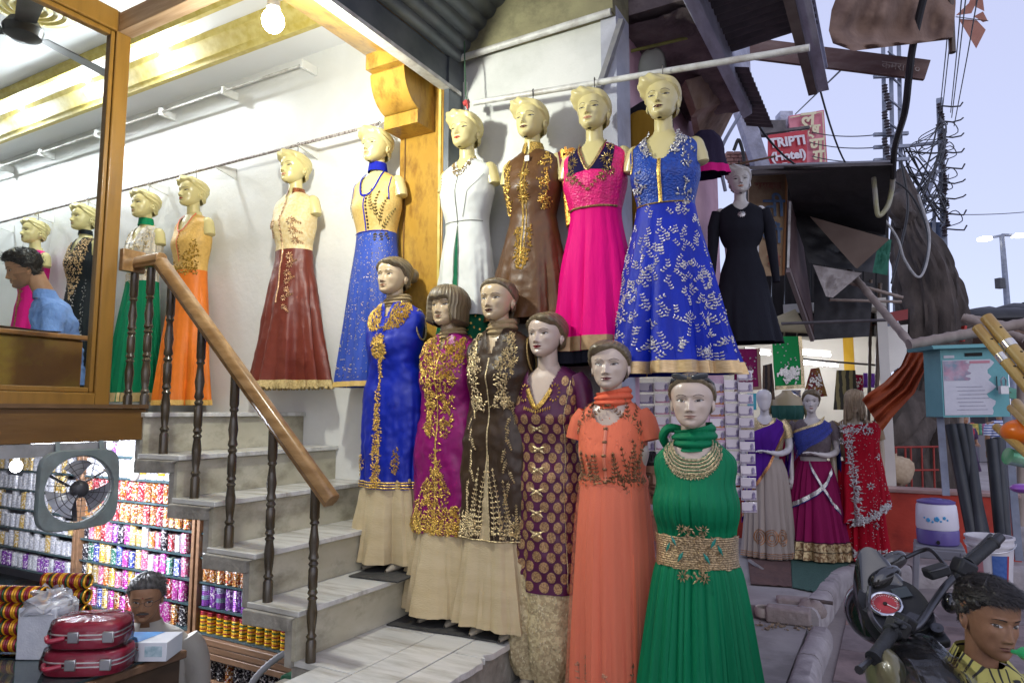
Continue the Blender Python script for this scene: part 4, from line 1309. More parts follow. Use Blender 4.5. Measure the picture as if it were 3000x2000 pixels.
def palazzo(t,z_top,z_hem,w=0.24,seed=1,hemw=None,name='trousers',mat=None,d=0.16):
 g=Garment([(z_top,0.17,0.12,0.11),(lerp(z_top,z_hem,0.5),lerp(0.17,w,0.5),0.14,0.13),(z_hem,w,d,0.15)],[(7,0.02,0.07,seed,z_top,z_hem),(3,0.0,0.08,seed*2.1,z_top,z_hem)],seed=seed,wrinkle=0.004)
 g.mesh(MB(),110,40).build(name,mat or m_palazzo,t,local=True)
 return g
def kurta(t,nz_,hem,w_hem,mat,cut,seed=1,waist=-0.38,ww=0.170,hip=0.198,wr=0.010,folds=None,slit=True,f_hem=0.135,shift=0.0):
 rows=[(z+nz_,w,f,b)for z,w,f,b in KUR]+[(nz_+waist,ww,0.108,0.085),(nz_+waist-0.15,hip,0.128,0.105,shift*.3),(lerp(nz_+waist-0.15,hem,0.5),lerp(hip,w_hem,0.6),0.13,0.11,shift*.6),(hem,w_hem,f_hem,0.11,shift)]
 g=Garment(rows,folds or[(4,0.0,0.03,seed,nz_+waist,hem)],seed=seed,wrinkle=wr)
 g.mesh(MB(),130,150,cut=lambda a,z,q:cut(a,z-nz_,q)).build('kurta',mat,t,local=True)
 return g
class Lift:
 """garment seen from the pit of the neck, so that embroidery can be written with z = 0 there"""
 def __init__(s,g,dz):s.g,s.dz=g,dz
 def P(s,d,z,off=0.003):return s.g.P(d,z+s.dz,off)
 def pt(s,a,z,off=0.0):return s.g.pt(a,z+s.dz,off)
def armhole(t,nz_,mat,sx=1,z=-0.105,x=0.172,h=0.085,d=0.045):
 mb=MB()
 pts=[Vector((sx*(x+0.012*cos(2*pi*k/28)*0-0.012*sin(2*pi*k/28)),0.004+d*cos(2*pi*k/28),nz_+z+h*sin(2*pi*k/28)))for k in range(29)]
 mb.tube(pts,0.005,8,caps=False)
 o=mb.build('armhole_trim',mat,t,local=True)
 mb=MB()
 mb.add([Vector((sx*(x-0.01),0.004,nz_+z))]+[p-Vector((sx*0.003,0,0))for p in pts[:-1]],[(0,k+1,(k+1)%28+1)for k in range(28)])
 mb.build('armhole',m_dark,t,local=True)
def feet(t,y=-0.12,spread=0.08,floor=0.0):
 for sx in(-1,1):
  mb=MB()
  mb.grid(lambda u,v:Vector((sx*spread+0.038*(1-0.35*abs(2*v-1))*cos(2*pi*u)*sin(pi*min(0.98,max(0.06,v)))**0.5,lerp(0.06,y-0.03,v),floor+0.004+(0.034+0.028*(1-v))*(1+sin(2*pi*u))*0.5*sin(pi*min(0.95,max(0.1,v)))**0.4)),16,14,closed=True)
  mb.build('foot',m_foot,t,local=True)
def collar(t,nz_,mat,h=0.05,gap=0.014,r=0.056):
 Garment([(nz_+h+0.012,r,r,r),(nz_+0.005,r+0.016,r+0.012,r+0.012)],n=2).mesh(MB(Matrix.Translation((0,0.006,0))),44,6,cut=lambda a,z,q:abs(q.x)<gap and q.y<0).build('collar',mat,t,local=True)
def neck_wrap(t,nz_,mat,r=0.054,h=0.06,z=0.0):
 mb=MB()
 def fn(u,v):
  q=2*pi*u
  rr=r*(1.10+0.10*(1-v))+0.010*abs(sin(v*9+1.3*sin(q+0.5)))+0.010*sin(pi*v)
  return Vector((rr*cos(q),0.012+rr*1.04*sin(q),nz_+z+h*v+0.012*sin(q+1.0)*(0.3+v)-0.012*(1-v)*(sin(q)<0)*-sin(q)))
 mb.grid(fn,48,22,closed=True)
 mb.build('neck_wrap',mat,t,local=True)
 # -- 1: royal blue kurta on the fourth stair
t,n=standing(1163,757,0.762,3.02,'standing_mannequin','mannequin with a brown bun in a royal blue kurta, topmost on the stairs',TAN,(0.45,0.22,0.12),lambda h:hair_sweep(h,1),turn=0.0)
m_blue1=silk('blue_silk',(0.004,0.018,0.34),r=0.42)
hz=at(1110,1432,Y=2.9).z-0.762
g=kurta(t,n,hz,0.195,m_blue1,scoop(0.03,0.09,0.8),seed=3)
L=Lift(g,n)
e=Emb(L,31)
e.fill(lambda d,z:(d*d/0.030+(z+0.0)**2/0.022<1.0)and z<0.02 and abs(d)>0.012+0.4*max(0,z+0.09),-0.18,0.18,-0.14,0.03,850,0.016,0.009)
e.fill(lambda d,z:((d+0.01)/0.042)**2+((z+0.235)/0.075)**2<1,-0.08,0.08,-0.32,-0.15,320,0.014,0.009)
e.fill(lambda d,z:abs(d+0.01)<0.006+0.016*smooth01(-0.3,-0.9,z),-0.04,0.04,hz-n+0.01,-0.30,620,0.011,0.008)
e.fill(lambda d,z:((d-0.10)/0.026)**2+((z-(hz-n)-0.15)/0.07)**2<1 and True,0.06,0.14,hz-n,hz-n+0.25,90,0.013,0.008)
e.fill(lambda d,z:((d+0.15)/0.02)**2+((z-(hz-n)-0.12)/0.06)**2<1,-0.19,-0.1,hz-n,hz-n+0.2,50,0.013,0.008)
for dz in(0.008,0.022,0.036):e.line([(-0.25,hz-n+dz),(0.26,hz-n+dz)],0.008)
e.build('embroidery',z_gold,t)
armhole(t,n,z_pale);neck_wrap(t,n,cloth('tan_scarf',(0.40,0.30,0.16)),h=0.045,z=0.02)
palazzo(t,hz+0.1,0.045,0.235,seed=2);feet(t)
# -- 2: magenta kurta, bobbed hair
t,n=standing(1322,840,0.552,2.99,'standing_mannequin','mannequin with a bob and fringe in a magenta kurta with gold flowers',TAN,(0.40,0.20,0.12),hair_bob)
m_mag=silk('magenta_silk',(0.25,0.006,0.13),r=0.40)
hz=at(1260,1562,Y=2.88).z-0.552
g=kurta(t,n,hz,0.20,m_mag,scoop(0.03,0.085,0.9),seed=5)
L=Lift(g,n);h=hz-n
collar(t,n,zari('magenta_gold',(0.5,0.18,0.10)))
e=Emb(L,33)
def yoke(d,z):
 if abs(d)<0.008:return False
 if z>-0.12:return abs(d)<0.15
 if z>-0.27:return abs(d)<0.15-0.55*(-0.12-z)*0.7
 return abs(d)<0.085*(1-smooth01(-0.45,-0.56,z))and z>-0.56
for k in range(640):
 for _ in range(20):
  d,z=e.r.uniform(-.16,.16),e.r.uniform(-.55,0.0)
  if yoke(d,z):break
 if yoke(d,z):
  if k%7==0:e.flower(d,z,0.020,9)
  else:e.petal(d,z,e.r.uniform(0,6.3),0.022,0.010)
def tree(d,z):return abs(d)<0.012+0.16*(1-smooth01(h,h+0.42,z))**1.2 and z>h+0.005
for k in range(950):
 d,z=e.r.uniform(-.2,.2),h+0.42*e.r.random()**1.3
 if tree(d,z):
  if k%8==0:e.flower(d,z,0.020,9)
  else:e.petal(d,z,e.r.uniform(0,6.3),0.020,0.010)
for k in range(260):e.petal(e.r.uniform(-.25,.27),h+0.012+0.07*e.r.random()**1.5,e.r.uniform(0,6.3),0.020,0.010)
for k in range(7):e.flower(0.10+0.028*k,h+0.05,0.022,9)
e.line([(0.0,-0.085),(0.0,h)],0.006)
e.build('embroidery',z_gold,t)
armhole(t,n,m_mag);neck_wrap(t,n,MATS['tan_scarf'],h=0.05,z=0.005)
palazzo(t,hz+0.1,0.05,0.26,seed=4);feet(t)
# -- 3: dark brown kurta, slicked hair with pony tail
t,n=standing(1467,818,0.552,2.94,'standing_mannequin','mannequin with slicked-back ponytail in a dark brown kurta with floral gold',TAN,(0.07,0.015,0.015),lambda h_:hair_slick(h_))
m_dbrown=silk('dark_brown_silk',(0.045,0.026,0.014),r=0.38)
hz=at(1455,1585,Y=2.83).z-0.552
g=kurta(t,n,hz,0.205,m_dbrown,scoop(0.045,0.12,0.9),seed=7)
L=Lift(g,n);h=hz-n
collar(t,n,zari('brown_gold_collar',(0.30,0.2,0.1)),gap=0.03)
e=Emb(L,35)
for sx in(-1,1):
 e.fill(lambda d,z:abs(d*sx-(0.10-0.03*smooth01(-0.1,-0.3,z)))<0.045*(0.6+0.4*sin(z*30))+0.012 and z>-0.36,-0.17,0.17,-0.36,0.0,300,0.022,0.010)
 for k in range(10):
  e.spray(sx*(0.10+0.01*sin(k)),-0.30-0.05*k,-pi/2+0.5*sin(k*2),0.06,5,0.016,0.008)
 for k in range(5):e.spray(sx*(0.04+0.028*k),h+0.01,pi/2+0.15*sin(k*3),0.34-0.055*abs(k-0.6),13,0.020,0.010,bend=0.2*sx)
e.fill(lambda d,z:abs(d)>0.03,-0.2,0.22,h+0.01,h+0.12,330,0.018,0.009)
e.line([(0.0,-0.12),(0.0,h+0.4),(-0.012,h+0.2),(-0.03,h+0.01)],0.005);e.line([(0.004,h+0.4),(0.008,h+0.2),(0.02,h+0.01)],0.005)
e.line([(-0.25,h+0.004),(0.28,h+0.004)],0.006)
e.build('embroidery',z_pale,t)
e=Emb(L,36)
e.mb.grid(lambda u,v:L.P(lerp(-0.028,0.018,u)*v,lerp(h+0.36,h+0.002,v),0.002),3,16)
e.build('front_slit',m_palazzo,t)
armhole(t,n,z_antique);neck_wrap(t,n,MATS['tan_scarf'],h=0.07,z=0.0)
palazzo(t,hz+0.1,0.05,0.25,seed=6);feet(t)
# -- 4: purple brocade with gold discs over a cream lace skirt
t,n=standing(1607,917,0.362,2.96,'standing_mannequin','mannequin in a purple tunic woven with gold discs over cream lace',FAIR,(0.22,0.02,0.03),lambda h_:hair_sweep(h_,1,bun=False),turn=-0.05)
m_purple=silk('purple_brocade',(0.085,0.010,0.052),r=0.38,b=0.003)
hz=at(1600,1737,Y=2.85).z-0.362
g=kurta(t,n,hz,0.20,m_purple,scoop(0.085,0.165,1.5),seed=9,folds=[(4,0,0.04,1,n-0.4,hz)])
L=Lift(g,n);h=hz-n
e=Emb(L,37,lift=0.0016)
row=0
z=-0.05
while z>h+0.01:
 for k in range(-6,7):
  d=(k+0.5*(row%2))*0.062
  if abs(d)<0.30 and not(abs(d)<0.10 and z>-0.2):e.disc(d,z,0.0205,16,asp=1.15)
 z-=0.044;row+=1
e.build('woven_discs',zari('disc_gold',(0.46,0.29,0.13),(0.24,0.13,0.07),r=0.5,m=0.45),t)
e=Emb(L,38,lift=0.005)
nk=neck_curve(0.09,0.17,1.5)
e.line([(d,z_-0.006)for d,z_ in nk[4:-4]],0.020)
for sx in(-1,1):
 for k in range(12):
  a=2*pi*k/12
  e.petal(sx*0.072+0.018*cos(a),-0.105+0.03*sin(a),a,0.016,0.009)
for k in range(13):e.petal(-0.06+0.01*k,-0.185+0.02*abs(k-6)/6,-pi/2,0.02,0.008)
e.build('neck_embroidery',z_gold,t)
e=Emb(L,39,lift=0.006)
for k in range(6):
 for a in(0.5,2.6,3.7,5.7):e.petal(0.0,-0.27-0.095*k,a,0.032,0.013)
 e.disc(0.0,-0.27-0.095*k,0.009,bump=0.008)
for sx in(-1,1):e.line([(sx*0.155,-0.05),(sx*0.13,-0.25),(sx*0.125,-0.5),(sx*0.14,h+0.02)],0.004)
e.build('buttons',z_pale,t)
for sx in(-1,1):
 MB().tube([(sx*0.140,0.0,n-0.03),(sx*0.166,-0.003,n-0.07),(sx*0.182,-0.006,n-0.13),(sx*0.190,-0.008,n-0.18)],[0.042,0.052,0.053,0.051],20).build('sleeve',m_purple,t,local=True)
m_lace=pm('cream_lace_cloth',(0.52,0.43,0.24),(0.36,0.28,0.15),s=60,r=0.7,b=0.003,bs=120,lo=0.45,hi=0.55)
gp_=Garment([(hz+0.1,0.17,0.12,0.11),(hz-0.1,0.20,0.14,0.13),(0.16,0.215,0.15,0.14),(0.035,0.15,0.12,0.12)],[(5,0.02,0.06,0.7,hz,0.03)],seed=12,wrinkle=0.008)
gp_.mesh(MB(),110,44).build('lace_skirt',m_lace,t,local=True)
e=Emb(gp_,40,lift=0.002)
for k in range(340):e.petal(e.r.uniform(-.3,.3),e.r.uniform(0.05,hz),pi/2+e.r.uniform(-.6,.6),0.018,0.009,up=0.002)
e.build('lace_motifs',zari('lace_thread',(0.62,0.53,0.32),(0.5,0.42,0.25),r=0.6,m=0.2),t)
feet(t,floor=-0.0)
# -- 5: coral bodice and net skirt
t,n=standing(1792,998,0.202,2.84,'standing_mannequin','mannequin with side-swept hair in a coral bodice and coral net skirt',FAIR,(0.20,0.06,0.07),lambda h_:hair_sweep(h_,-1),turn=0.08,rz=0.08,tw=0.15)
m_coral=cloth('coral_georgette',(0.80,0.185,0.095),sheen=0.2,r=0.6)
zs=at(1790,1418,Y=2.72).z-0.202
rows=[(z+n,w*0.87,f,b)for z,w,f,b in KUR]+[(n-0.38,0.136,0.116,0.09),(zs,0.150,0.125,0.10)]
g=Garment(rows,seed=13,wrinkle=0.003)
g.mesh(MB(),120,90,cut=lambda a,z,q:scoop(0.088,0.085,2.6)(a,z-n,q)).build('bodice',m_coral,t,local=True)
for sx in(-1,1):
 MB().tube([(sx*0.118,0.0,n-0.03),(sx*0.140,-0.003,n-0.07),(sx*0.152,-0.006,n-0.115),(sx*0.160,-0.008,n-0.15)],[0.042,0.052,0.054,0.053],20,caps=False).build('sleeve',m_coral,t,local=True)
L=Lift(g,n);h=zs-n
m_coralz=zari('bronze_coral_zari',(0.34,0.19,0.09),(0.18,0.10,0.06),r=0.45)
e=Emb(L,41)
for sx in(-1,1):
 for k in range(5):e.spray(sx*(0.08+0.012*k),-0.06-0.008*k,(pi/2 if sx>0 else pi/2)+sx*(0.9-0.75*k),0.09,5,0.020,0.009)
 for k in range(7):e.spray(sx*(0.035+0.022*k),h+0.01,pi/2+0.3*sin(k*2.4),0.10+0.08*(k/7)*(1 if sx>0 else 0.2),6,0.020,0.009)
for k in range(3):e.spray(0.11+0.01*k,-0.40+0.06*k,pi/2+0.5-0.5*k,0.12,6,0.02,0.009)
e.fill(lambda d,z:True,-0.2,0.2,h,h+0.03,120,0.018,0.009)
for k in range(5):e.disc(0.0,-0.10-0.055*k,0.008,bump=0.007)
e.build('embroidery',m_coralz,t)
e=Emb(L,42)
e.line([(0.0,-0.085),(0.0,h)],0.010);e.dots([(e.r.uniform(-.15,.15),e.r.uniform(-.3,-.05))for _ in range(60)],0.003)
e.build('placket',pm('coral_piping2',(0.70,0.20,0.11),r=0.5),t)
gs=Garment([(zs+0.015,0.141,0.118,0.095),(zs-0.16,0.156,0.142,0.12),(zs-0.5,0.168,0.16,0.14),(0.02,0.178,0.18,0.16)],[(11,0.012,0.05,0.4,zs,0.0),(4,0.0,0.05,1.4,zs-0.1,0.0)],seed=14)
gs.mesh(MB(),150,60).build('skirt',m_coral,t,local=True)
e=Emb(gs,43)
for k in range(11):
 d=-0.25+0.05*k
 e.spray(d,0.02,pi/2+0.2*sin(k*2),0.26+0.12*abs(sin(k*1.9)),13,0.024,0.012,bend=0.25*sin(k))
e.fill(lambda d,z:True,-0.32,0.32,0.0,0.2,260,0.02,0.01)
e.build('skirt_embroidery',zari('rose_bronze_zari',(0.50,0.28,0.17)),t)
gs2=Garment([(zs+0.0,0.147,0.124,0.10),(zs-0.16,0.166,0.153,0.13),(zs-0.5,0.184,0.175,0.155),(0.02,0.20,0.20,0.18)],[(5,0.01,0.06,2.0,zs,0.0)],seed=15)
gs2.mesh(MB(),110,30).build('net_overlay',clear('coral_net',(0.90,0.34,0.22),0.0,0.6,alpha=0.22),t,local=True)
m_chif=cloth('coral_chiffon',(0.82,0.16,0.08),sheen=0.2)
neck_wrap(t,n,m_chif,r=0.058,h=0.07,z=0.0)
# -- 6: green pleated gown, sunglasses pushed up
t,n=standing(2028,1093,0.057,2.76,'standing_mannequin','mannequin with moulded goggles on its hair in a green pleated gown',FAIR,(0.42,0.25,0.20),lambda h_:hair_slick(h_,tail=False,thick=0.013),rz=0.14,turn=0.0,hs=1.07,tw=0.148)
m_emer=cloth('emerald_chiffon',(0.004,0.185,0.075),sheen=0.35,r=0.6)
rows=[(z+n,w*0.86,f*1.0,b)for z,w,f,b in KUR[:-2]]+[(n-0.215,0.162,0.152,0.095),(n-0.27,0.160,0.145,0.09),(n-0.325,0.148,0.116,0.088),(n-0.44,0.142,0.112,0.085)]
g=Garment(rows,[(26,0.008,0.016,0.3,n-0.1,n-0.3)],seed=16)
g.mesh(MB(),160,90,cut=lambda a,z,q:scoop(0.09,0.05,2.6)(a,z-n,q)).build('bodice',m_emer,t,local=True)
zs=n-0.44
gs=Garment([(zs+0.02,0.138,0.11,0.085),(zs-0.05,0.165,0.135,0.11),(zs-0.3,0.205,0.175,0.15),(0.02,0.29,0.26,0.21)],[(21,0.022,0.022,0.2,zs+0.05,0.0),(7,0.0,0.05,0.9,zs,0.0)],seed=17)
gs.mesh(MB(),220,60).build('skirt',m_emer,t,local=True)
L=Lift(g,n)
e=Emb(L,44)
for rr in(0.0,0.012,0.024,0.036,0.048):
 e.line([(d*(1+rr*6),z_-rr*1.05)for d,z_ in neck_curve(0.093,0.055,2.6,26)],0.009)
for d,z_ in neck_curve(0.135,0.115,2.4,25):e.flower(d,z_,0.016,7)
e.build('neck_embroidery',zari('ivory_gold_zari',(0.72,0.60,0.36),m=0.5),t)
e=Emb(Lift(Garment([(n-0.16,0.180,0.150,0.094),(n-0.215,0.188,0.162,0.095),(n-0.27,0.182,0.152,0.092),(n-0.32,0.158,0.126,0.092),(n-0.44,0.152,0.122,0.09),(n-0.50,0.176,0.146,0.115),(n-0.62,0.20,0.17,0.14)]),n),45,lift=0.004)
m_beltg=pm('teal_satin',(0.01,0.20,0.15),(0.02,0.26,0.2),s=30,r=0.4)
e.mb.grid(lambda u,v:e.g.P(lerp(-0.24,0.24,u),lerp(-0.34,-0.455,v)+0.006*sin(u*30),0.003),60,8)
for k in range(14):e.line([(-0.24,-0.343-0.0085*k),(0.24,-0.343-0.0085*k)],0.006)
e.fill(lambda d,z:abs(d)/0.125+abs(z+0.395)/0.105<1,-0.13,0.13,-0.5,-0.28,210,0.020,0.008)
for sx in(-1,1):
 for sy in(-1,1):e.flower(sx*0.035,-0.395+sy*0.088,0.022,9)
e.build('waist_embroidery',zari('dull_gold_zari',(0.55,0.40,0.22),m=0.6),t)
e=Emb(e.g,46,lift=0.009)
for sx in(-1,1):
 for q in range(3):e.petal(sx*(0.03+0.026*q),-0.392+0.015*q,pi/2-sx*0.5 if q%2 else-pi/2+sx*0.5,0.05,0.014)
e.build('teal_inlay',m_beltg,t)
neck_wrap(t,n,m_emer,r=0.062,h=0.085,z=-0.01)
mb=MB().tube(spline([(-0.05,0.02,n+0.06),(-0.10,0.01,n+0.065),(-0.125,0.02,n+0.03),(-0.11,0.06,n-0.02)],4),[0.022,0.027,0.03,0.03,0.03,0.03,0.03,0.03,0.028,0.026,0.024,0.022,0.02],12,flat=0.6)
mb.build('scarf_knot',m_emer,t,local=True)
HMt=n+0.050
mb=MB()
for sx in(-1,1):
 for k in(0,1):
  pass
 mb.ell((sx*0.037,-0.098,HMt+0.215),(0.036,0.010,0.020),18,8,rot('X',0.75)@rot('Z',sx*0.35))
mb.tube([(-0.082,-0.03,HMt+0.19),(-0.07,-0.085,HMt+0.205),(0,-0.104,HMt+0.218),(0.07,-0.085,HMt+0.205),(0.082,-0.03,HMt+0.19)],0.007,8)
mb.build('goggles',pm('dark_moulded',(0.05,0.055,0.06),(0.08,0.085,0.09),s=12,r=0.2),t,local=True)
m_mat=pm('black_rubber_mat',(0.025,0.025,0.025),(0.05,0.048,0.045),s=20,r=0.8,b=0.002,bs=80)
for(px,py,zf,w_,d_,wh)in((1110,1690,0.762,0.30,0.32,'under the blue kurta mannequin'),(1235,1832,0.552,0.33,0.34,'under the magenta kurta mannequin'),(1400,1850,0.5525,0.36,0.40,'under the brown kurta mannequin')):
 p=at(px,py,Z=zf)
 one('rubber_mat',MB().box((p.x,p.y+0.1,zf+0.004),(w_,d_,0.006),rotz(0.06)),m_mat,'thin black mat '+wh,'mat',group='mats under the mannequins')
p=at(1128,1800,Z=0.552)
one('brick',MB().box((p.x,p.y,0.552+0.05),(0.085,0.10,0.10)),pm('old_brick',(0.30,0.17,0.10),(0.38,0.24,0.15),s=12,r=0.9,b=0.004,bs=40),'lone brick beside the magenta kurta mannequin','brick',bev=0.006)
# ================================================================ the bangle shop below the showroom
LOWF=-0.6
SHY=3.06
m_shelfwood=pm('brown_shelf_wood',(0.14,0.075,0.04),(0.20,0.11,0.06),s=6,st=(0.6,4,4),r=0.45,b=0.001,bs=50)
m_shelfglass=pm('shelf_edge_glass',(0.03,0.05,0.055),(0.05,0.08,0.085),s=8,r=0.15,spec=0.7)
m_backing=pm('mirror_backing',(0.16,0.15,0.19),(0.22,0.21,0.26),s=4,r=0.3)
one('basement_floor',MB().bb(-9.5,-2.3,-2.0,WALL_Y,LOWF-0.1,LOWF),pm('dark_floor',(0.12,0.11,0.1),(0.17,0.16,0.15),s=6,r=0.5),None,None,kind='structure')
SH=[0.185,0.345,0.50,0.655,0.81,0.965,1.12,1.275]
units=[('bangle_cabinet','wall cabinet of coloured bangles behind the shopkeeper',-5.42,-4.06),('bangle_cabinet','wall cabinet of red and yellow bangles under the stairs',-4.04,-2.95),('bangle_cabinet','wall cabinet of pale silver bangles near the bulb',-7.6,-5.44)]
for nm,lb,x0,x1 in units:
 t=thing(nm,lb,'cabinet',((x0+x1)/2,SHY,LOWF))
 under=x1>-3
 xe=lambda z:x1-0.031 if not under or z<0.7 else(-3.42 if z<1.1 else-3.72)
 MB().bb(x0,x1,SHY+0.175,SHY+0.19,LOWF,0.78).bb(x0,xe(1.0),SHY+0.175,SHY+0.19,0.78,1.1).bb(x0,xe(1.2),SHY+0.175,SHY+0.19,1.1,1.43).build('back_panel',m_backing,t)
 for x in(x0,x1-0.03):MB().bb(x,x+0.03,SHY-0.05,SHY+0.174,LOWF,0.78 if under and x>x0 else 1.43).build('upright',m_shelfwood,t,bev=0.003)
 for z in SH:MB().bb(x0+0.031,xe(z),SHY-0.035,SHY+0.173,z-0.012,z).build('shelf',m_shelfglass,t)
 for k in range(3):MB().bb(x0+0.031,x1-0.031,SHY-0.065+0.004*(k%2),SHY+0.17,0.045+0.042*k,0.083+0.042*k).build('moulding',m_shelfwood,t,bev=0.004)
 for z in(-0.10,-0.33):MB().bb(x0+0.031,x1-0.031,SHY-0.03,SHY+0.173,z-0.015,z).build('shelf',m_shelfwood,t)
def glitter(name,c,c2,metal=0.55,bands=None):
 if name in MATS:return MATS[name]
 M=bpy.data.materials.new(name);M.use_nodes=True
 N,L_=M.node_tree.nodes,M.node_tree.links
 p=N['Principled BSDF']
 tc=N.new('ShaderNodeTexCoord')
 vo=N.new('ShaderNodeTexVoronoi');vo.inputs['Scale'].default_value=120
 L_.new(tc.outputs['Object'],vo.inputs['Vector'])
 sx=N.new('ShaderNodeSeparateColor');L_.new(vo.outputs['Color'],sx.inputs[0])
 rp=N.new('ShaderNodeValToRGB')
 cr=rp.color_ramp
 cr.elements[0].position,cr.elements[0].color=0.0,(*c,1)
 cr.elements[1].position,cr.elements[1].color=0.62,(*c2,1)
 el=cr.elements.new(0.86);el.color=(0.85,0.82,0.80,1)
 src=sx.outputs[0]
 if bands:
  sp=N.new('ShaderNodeSeparateXYZ');L_.new(tc.outputs['Object'],sp.inputs[0])
  mm=N.new('ShaderNodeMath');mm.operation='MULTIPLY';mm.inputs[1].default_value=1/0.115
  L_.new(sp.outputs['Z'],mm.inputs[0])
  cr.interpolation='CONSTANT'
  while len(cr.elements)>1:cr.elements.remove(cr.elements[-1])
  cr.elements[0].color=(*bands[0][1],1)
  for pos,cc in bands[1:]:
   el=cr.elements.new(pos);el.color=(*cc,1)
  src=mm.outputs[0]
 L_.new(src,rp.inputs['Fac'])
 L_.new(rp.outputs['Color'],p.inputs['Base Color'])
 p.inputs['Metallic'].default_value=metal
 p.inputs['Roughness'].default_value=0.22
 bp=N.new('ShaderNodeBump');bp.inputs['Distance'].default_value=0.004
 L_.new(sx.outputs[1],bp.inputs['Height']);L_.new(bp.outputs[0],p.inputs['Normal'])
 MATS[name]=M
 return M
YEL,GRN,RDD=(0.75,0.42,0.02),(0.02,0.09,0.03),(0.28,0.02,0.03)
GL={'silver':glitter('bangle_silver',(0.45,0.45,0.5),(0.75,0.75,0.8)),'gold':glitter('bangle_gold',(0.5,0.3,0.06),(0.8,0.6,0.25)),'red':glitter('bangle_red',(0.30,0.01,0.03),(0.5,0.06,0.07)),'purple':glitter('bangle_purple',(0.16,0.02,0.28),(0.35,0.12,0.5)),'magenta':glitter('bangle_magenta',(0.42,0.01,0.25),(0.6,0.1,0.45)),'pink':glitter('bangle_pink',(0.6,0.06,0.2),(0.75,0.3,0.45)),'green':glitter('bangle_green',(0.01,0.12,0.07),(0.1,0.3,0.22)),'blue':glitter('bangle_blue',(0.02,0.03,0.30),(0.12,0.15,0.5)),'black':glitter('bangle_black',(0.01,0.01,0.02),(0.06,0.05,0.06)),'orange':glitter('bangle_orange',(0.6,0.12,0.02),(0.75,0.3,0.08)),'yellow':glitter('bangle_yellow',(0.7,0.38,0.02),(0.8,0.55,0.1)),'maroon and gold':glitter('bangle_maroon',(0.25,0.01,0.02),(0.55,0.28,0.05)),'yellow, green and red':glitter('bangle_banded',YEL,GRN,0.2,[(0,YEL),(0.13,RDD),(0.2,YEL),(0.33,GRN),(0.42,YEL),(0.52,RDD),(0.6,YEL),(0.72,GRN),(0.8,YEL),(0.9,RDD)]),'silver and yellow':glitter('bangle_silveryellow',YEL,GRN,0.4,[(0,(0.65,0.65,0.68)),(0.28,YEL),(0.42,(0.6,0.6,0.65)),(0.7,YEL),(0.82,(0.65,0.65,0.7))]),'purple and grey':glitter('bangle_purplegrey',YEL,GRN,0.4,[(0,(0.2,0.05,0.3)),(0.35,(0.2,0.3,0.32)),(0.6,(0.25,0.08,0.35)),(0.85,(0.3,0.3,0.4))]),}
def stack_mesh(h,r,n=10,seg=12):
 pr=[]
 for i in range(n):
  z0,z1=h*i/n,h*(i+1)/n
  pr+=[(r*0.93,z0+0.0005),(r,lerp(z0,z1,0.3)),(r,lerp(z0,z1,0.7)),(r*0.93,z1-0.0005)]
 pr+=[(r*0.78,h),(r*0.76,h-0.01),(r*0.74,h*0.5)]
 return MB().lathe(pr,seg,caps=False)
STK={}
def bangle_stack(x,y,z,colr,h,label,r=0.031):
 k=(colr,round(h,2))
 if k not in STK:STK[k]=stack_mesh(round(h,2),r).mesh('bangle_stack',GL[colr],smooth=False)
 o=bpy.data.objects.new('bangle_stack',STK[k])
 COL.objects.link(o)
 o.location=(x,y,z+0.001)
 o.rotation_euler=(0,0,RND.uniform(0,6))
 return tag(o,label,'bangles','bangle stacks on the shelves')
ORD=['first','second','third','fourth','fifth','sixth','seventh','eighth','ninth','tenth','11th','12th','13th','14th','15th','16th','17th','18th','19th','20th','21st','22nd','23rd','24th','25th','26th']
MIDC=['pink','magenta','silver','red','purple','green','blue','orange','gold','magenta','maroon and gold','pink','black','yellow']
def fill_unit(x0,x1,rows,cname,pick,step=0.070,hmul=1.0):
 for ri,z in rows:
  n=int((x1-x0-0.08)/step)
  for k in range(n):
   x=x0+0.065+step*k+RND.uniform(-0.004,0.004)
   c,h=pick(ri,k)
   bangle_stack(x,SHY+RND.uniform(-0.006,0.008),z,c,h*hmul*1.14,f'{c} bangles, {ORD[k]} from left on {ORD[ri]} shelf up, {cname}')
rl_=list(enumerate(SH))
def pick_mid(ri,k):
 if ri==7:return RND.choice(['silver','purple','silver']),0.11
 if ri==6:return RND.choice(['silver','silver and yellow']),0.11
 if ri in(4,5):return RND.choice(['red','maroon and gold','maroon and gold']),0.11
 return RND.choice(MIDC),RND.choice([0.10,0.11,0.12])
def pick_right(ri,k):
 return[('yellow, green and red',0.115),(RND.choice(['purple','purple and grey','purple and grey']),0.11),('maroon and gold',0.11),('silver and yellow',0.11),('maroon and gold',0.11),(RND.choice(['red','silver and yellow']),0.11),('purple',0.11),('purple',0.11)][ri]
def pick_left(ri,k):
 if ri<=1:return RND.choice(['silver','purple','silver']),0.10
 return RND.choice(['silver','silver','gold','silver']),RND.choice([0.09,0.11])
fill_unit(-5.42,-4.06,rl_[:4],'middle cabinet',pick_mid,0.072)
fill_unit(-5.42,-4.06,rl_[4:8],'middle cabinet',pick_mid,0.072)
fill_unit(-4.04,-2.95,rl_[:4],'cabinet under the stairs',pick_right,0.073)
fill_unit(-4.04,-3.42,rl_[4:6],'cabinet under the stairs',pick_right,0.073)
fill_unit(-6.72,-5.44,rl_[1:8],'cabinet near the bulb',pick_left,0.078)
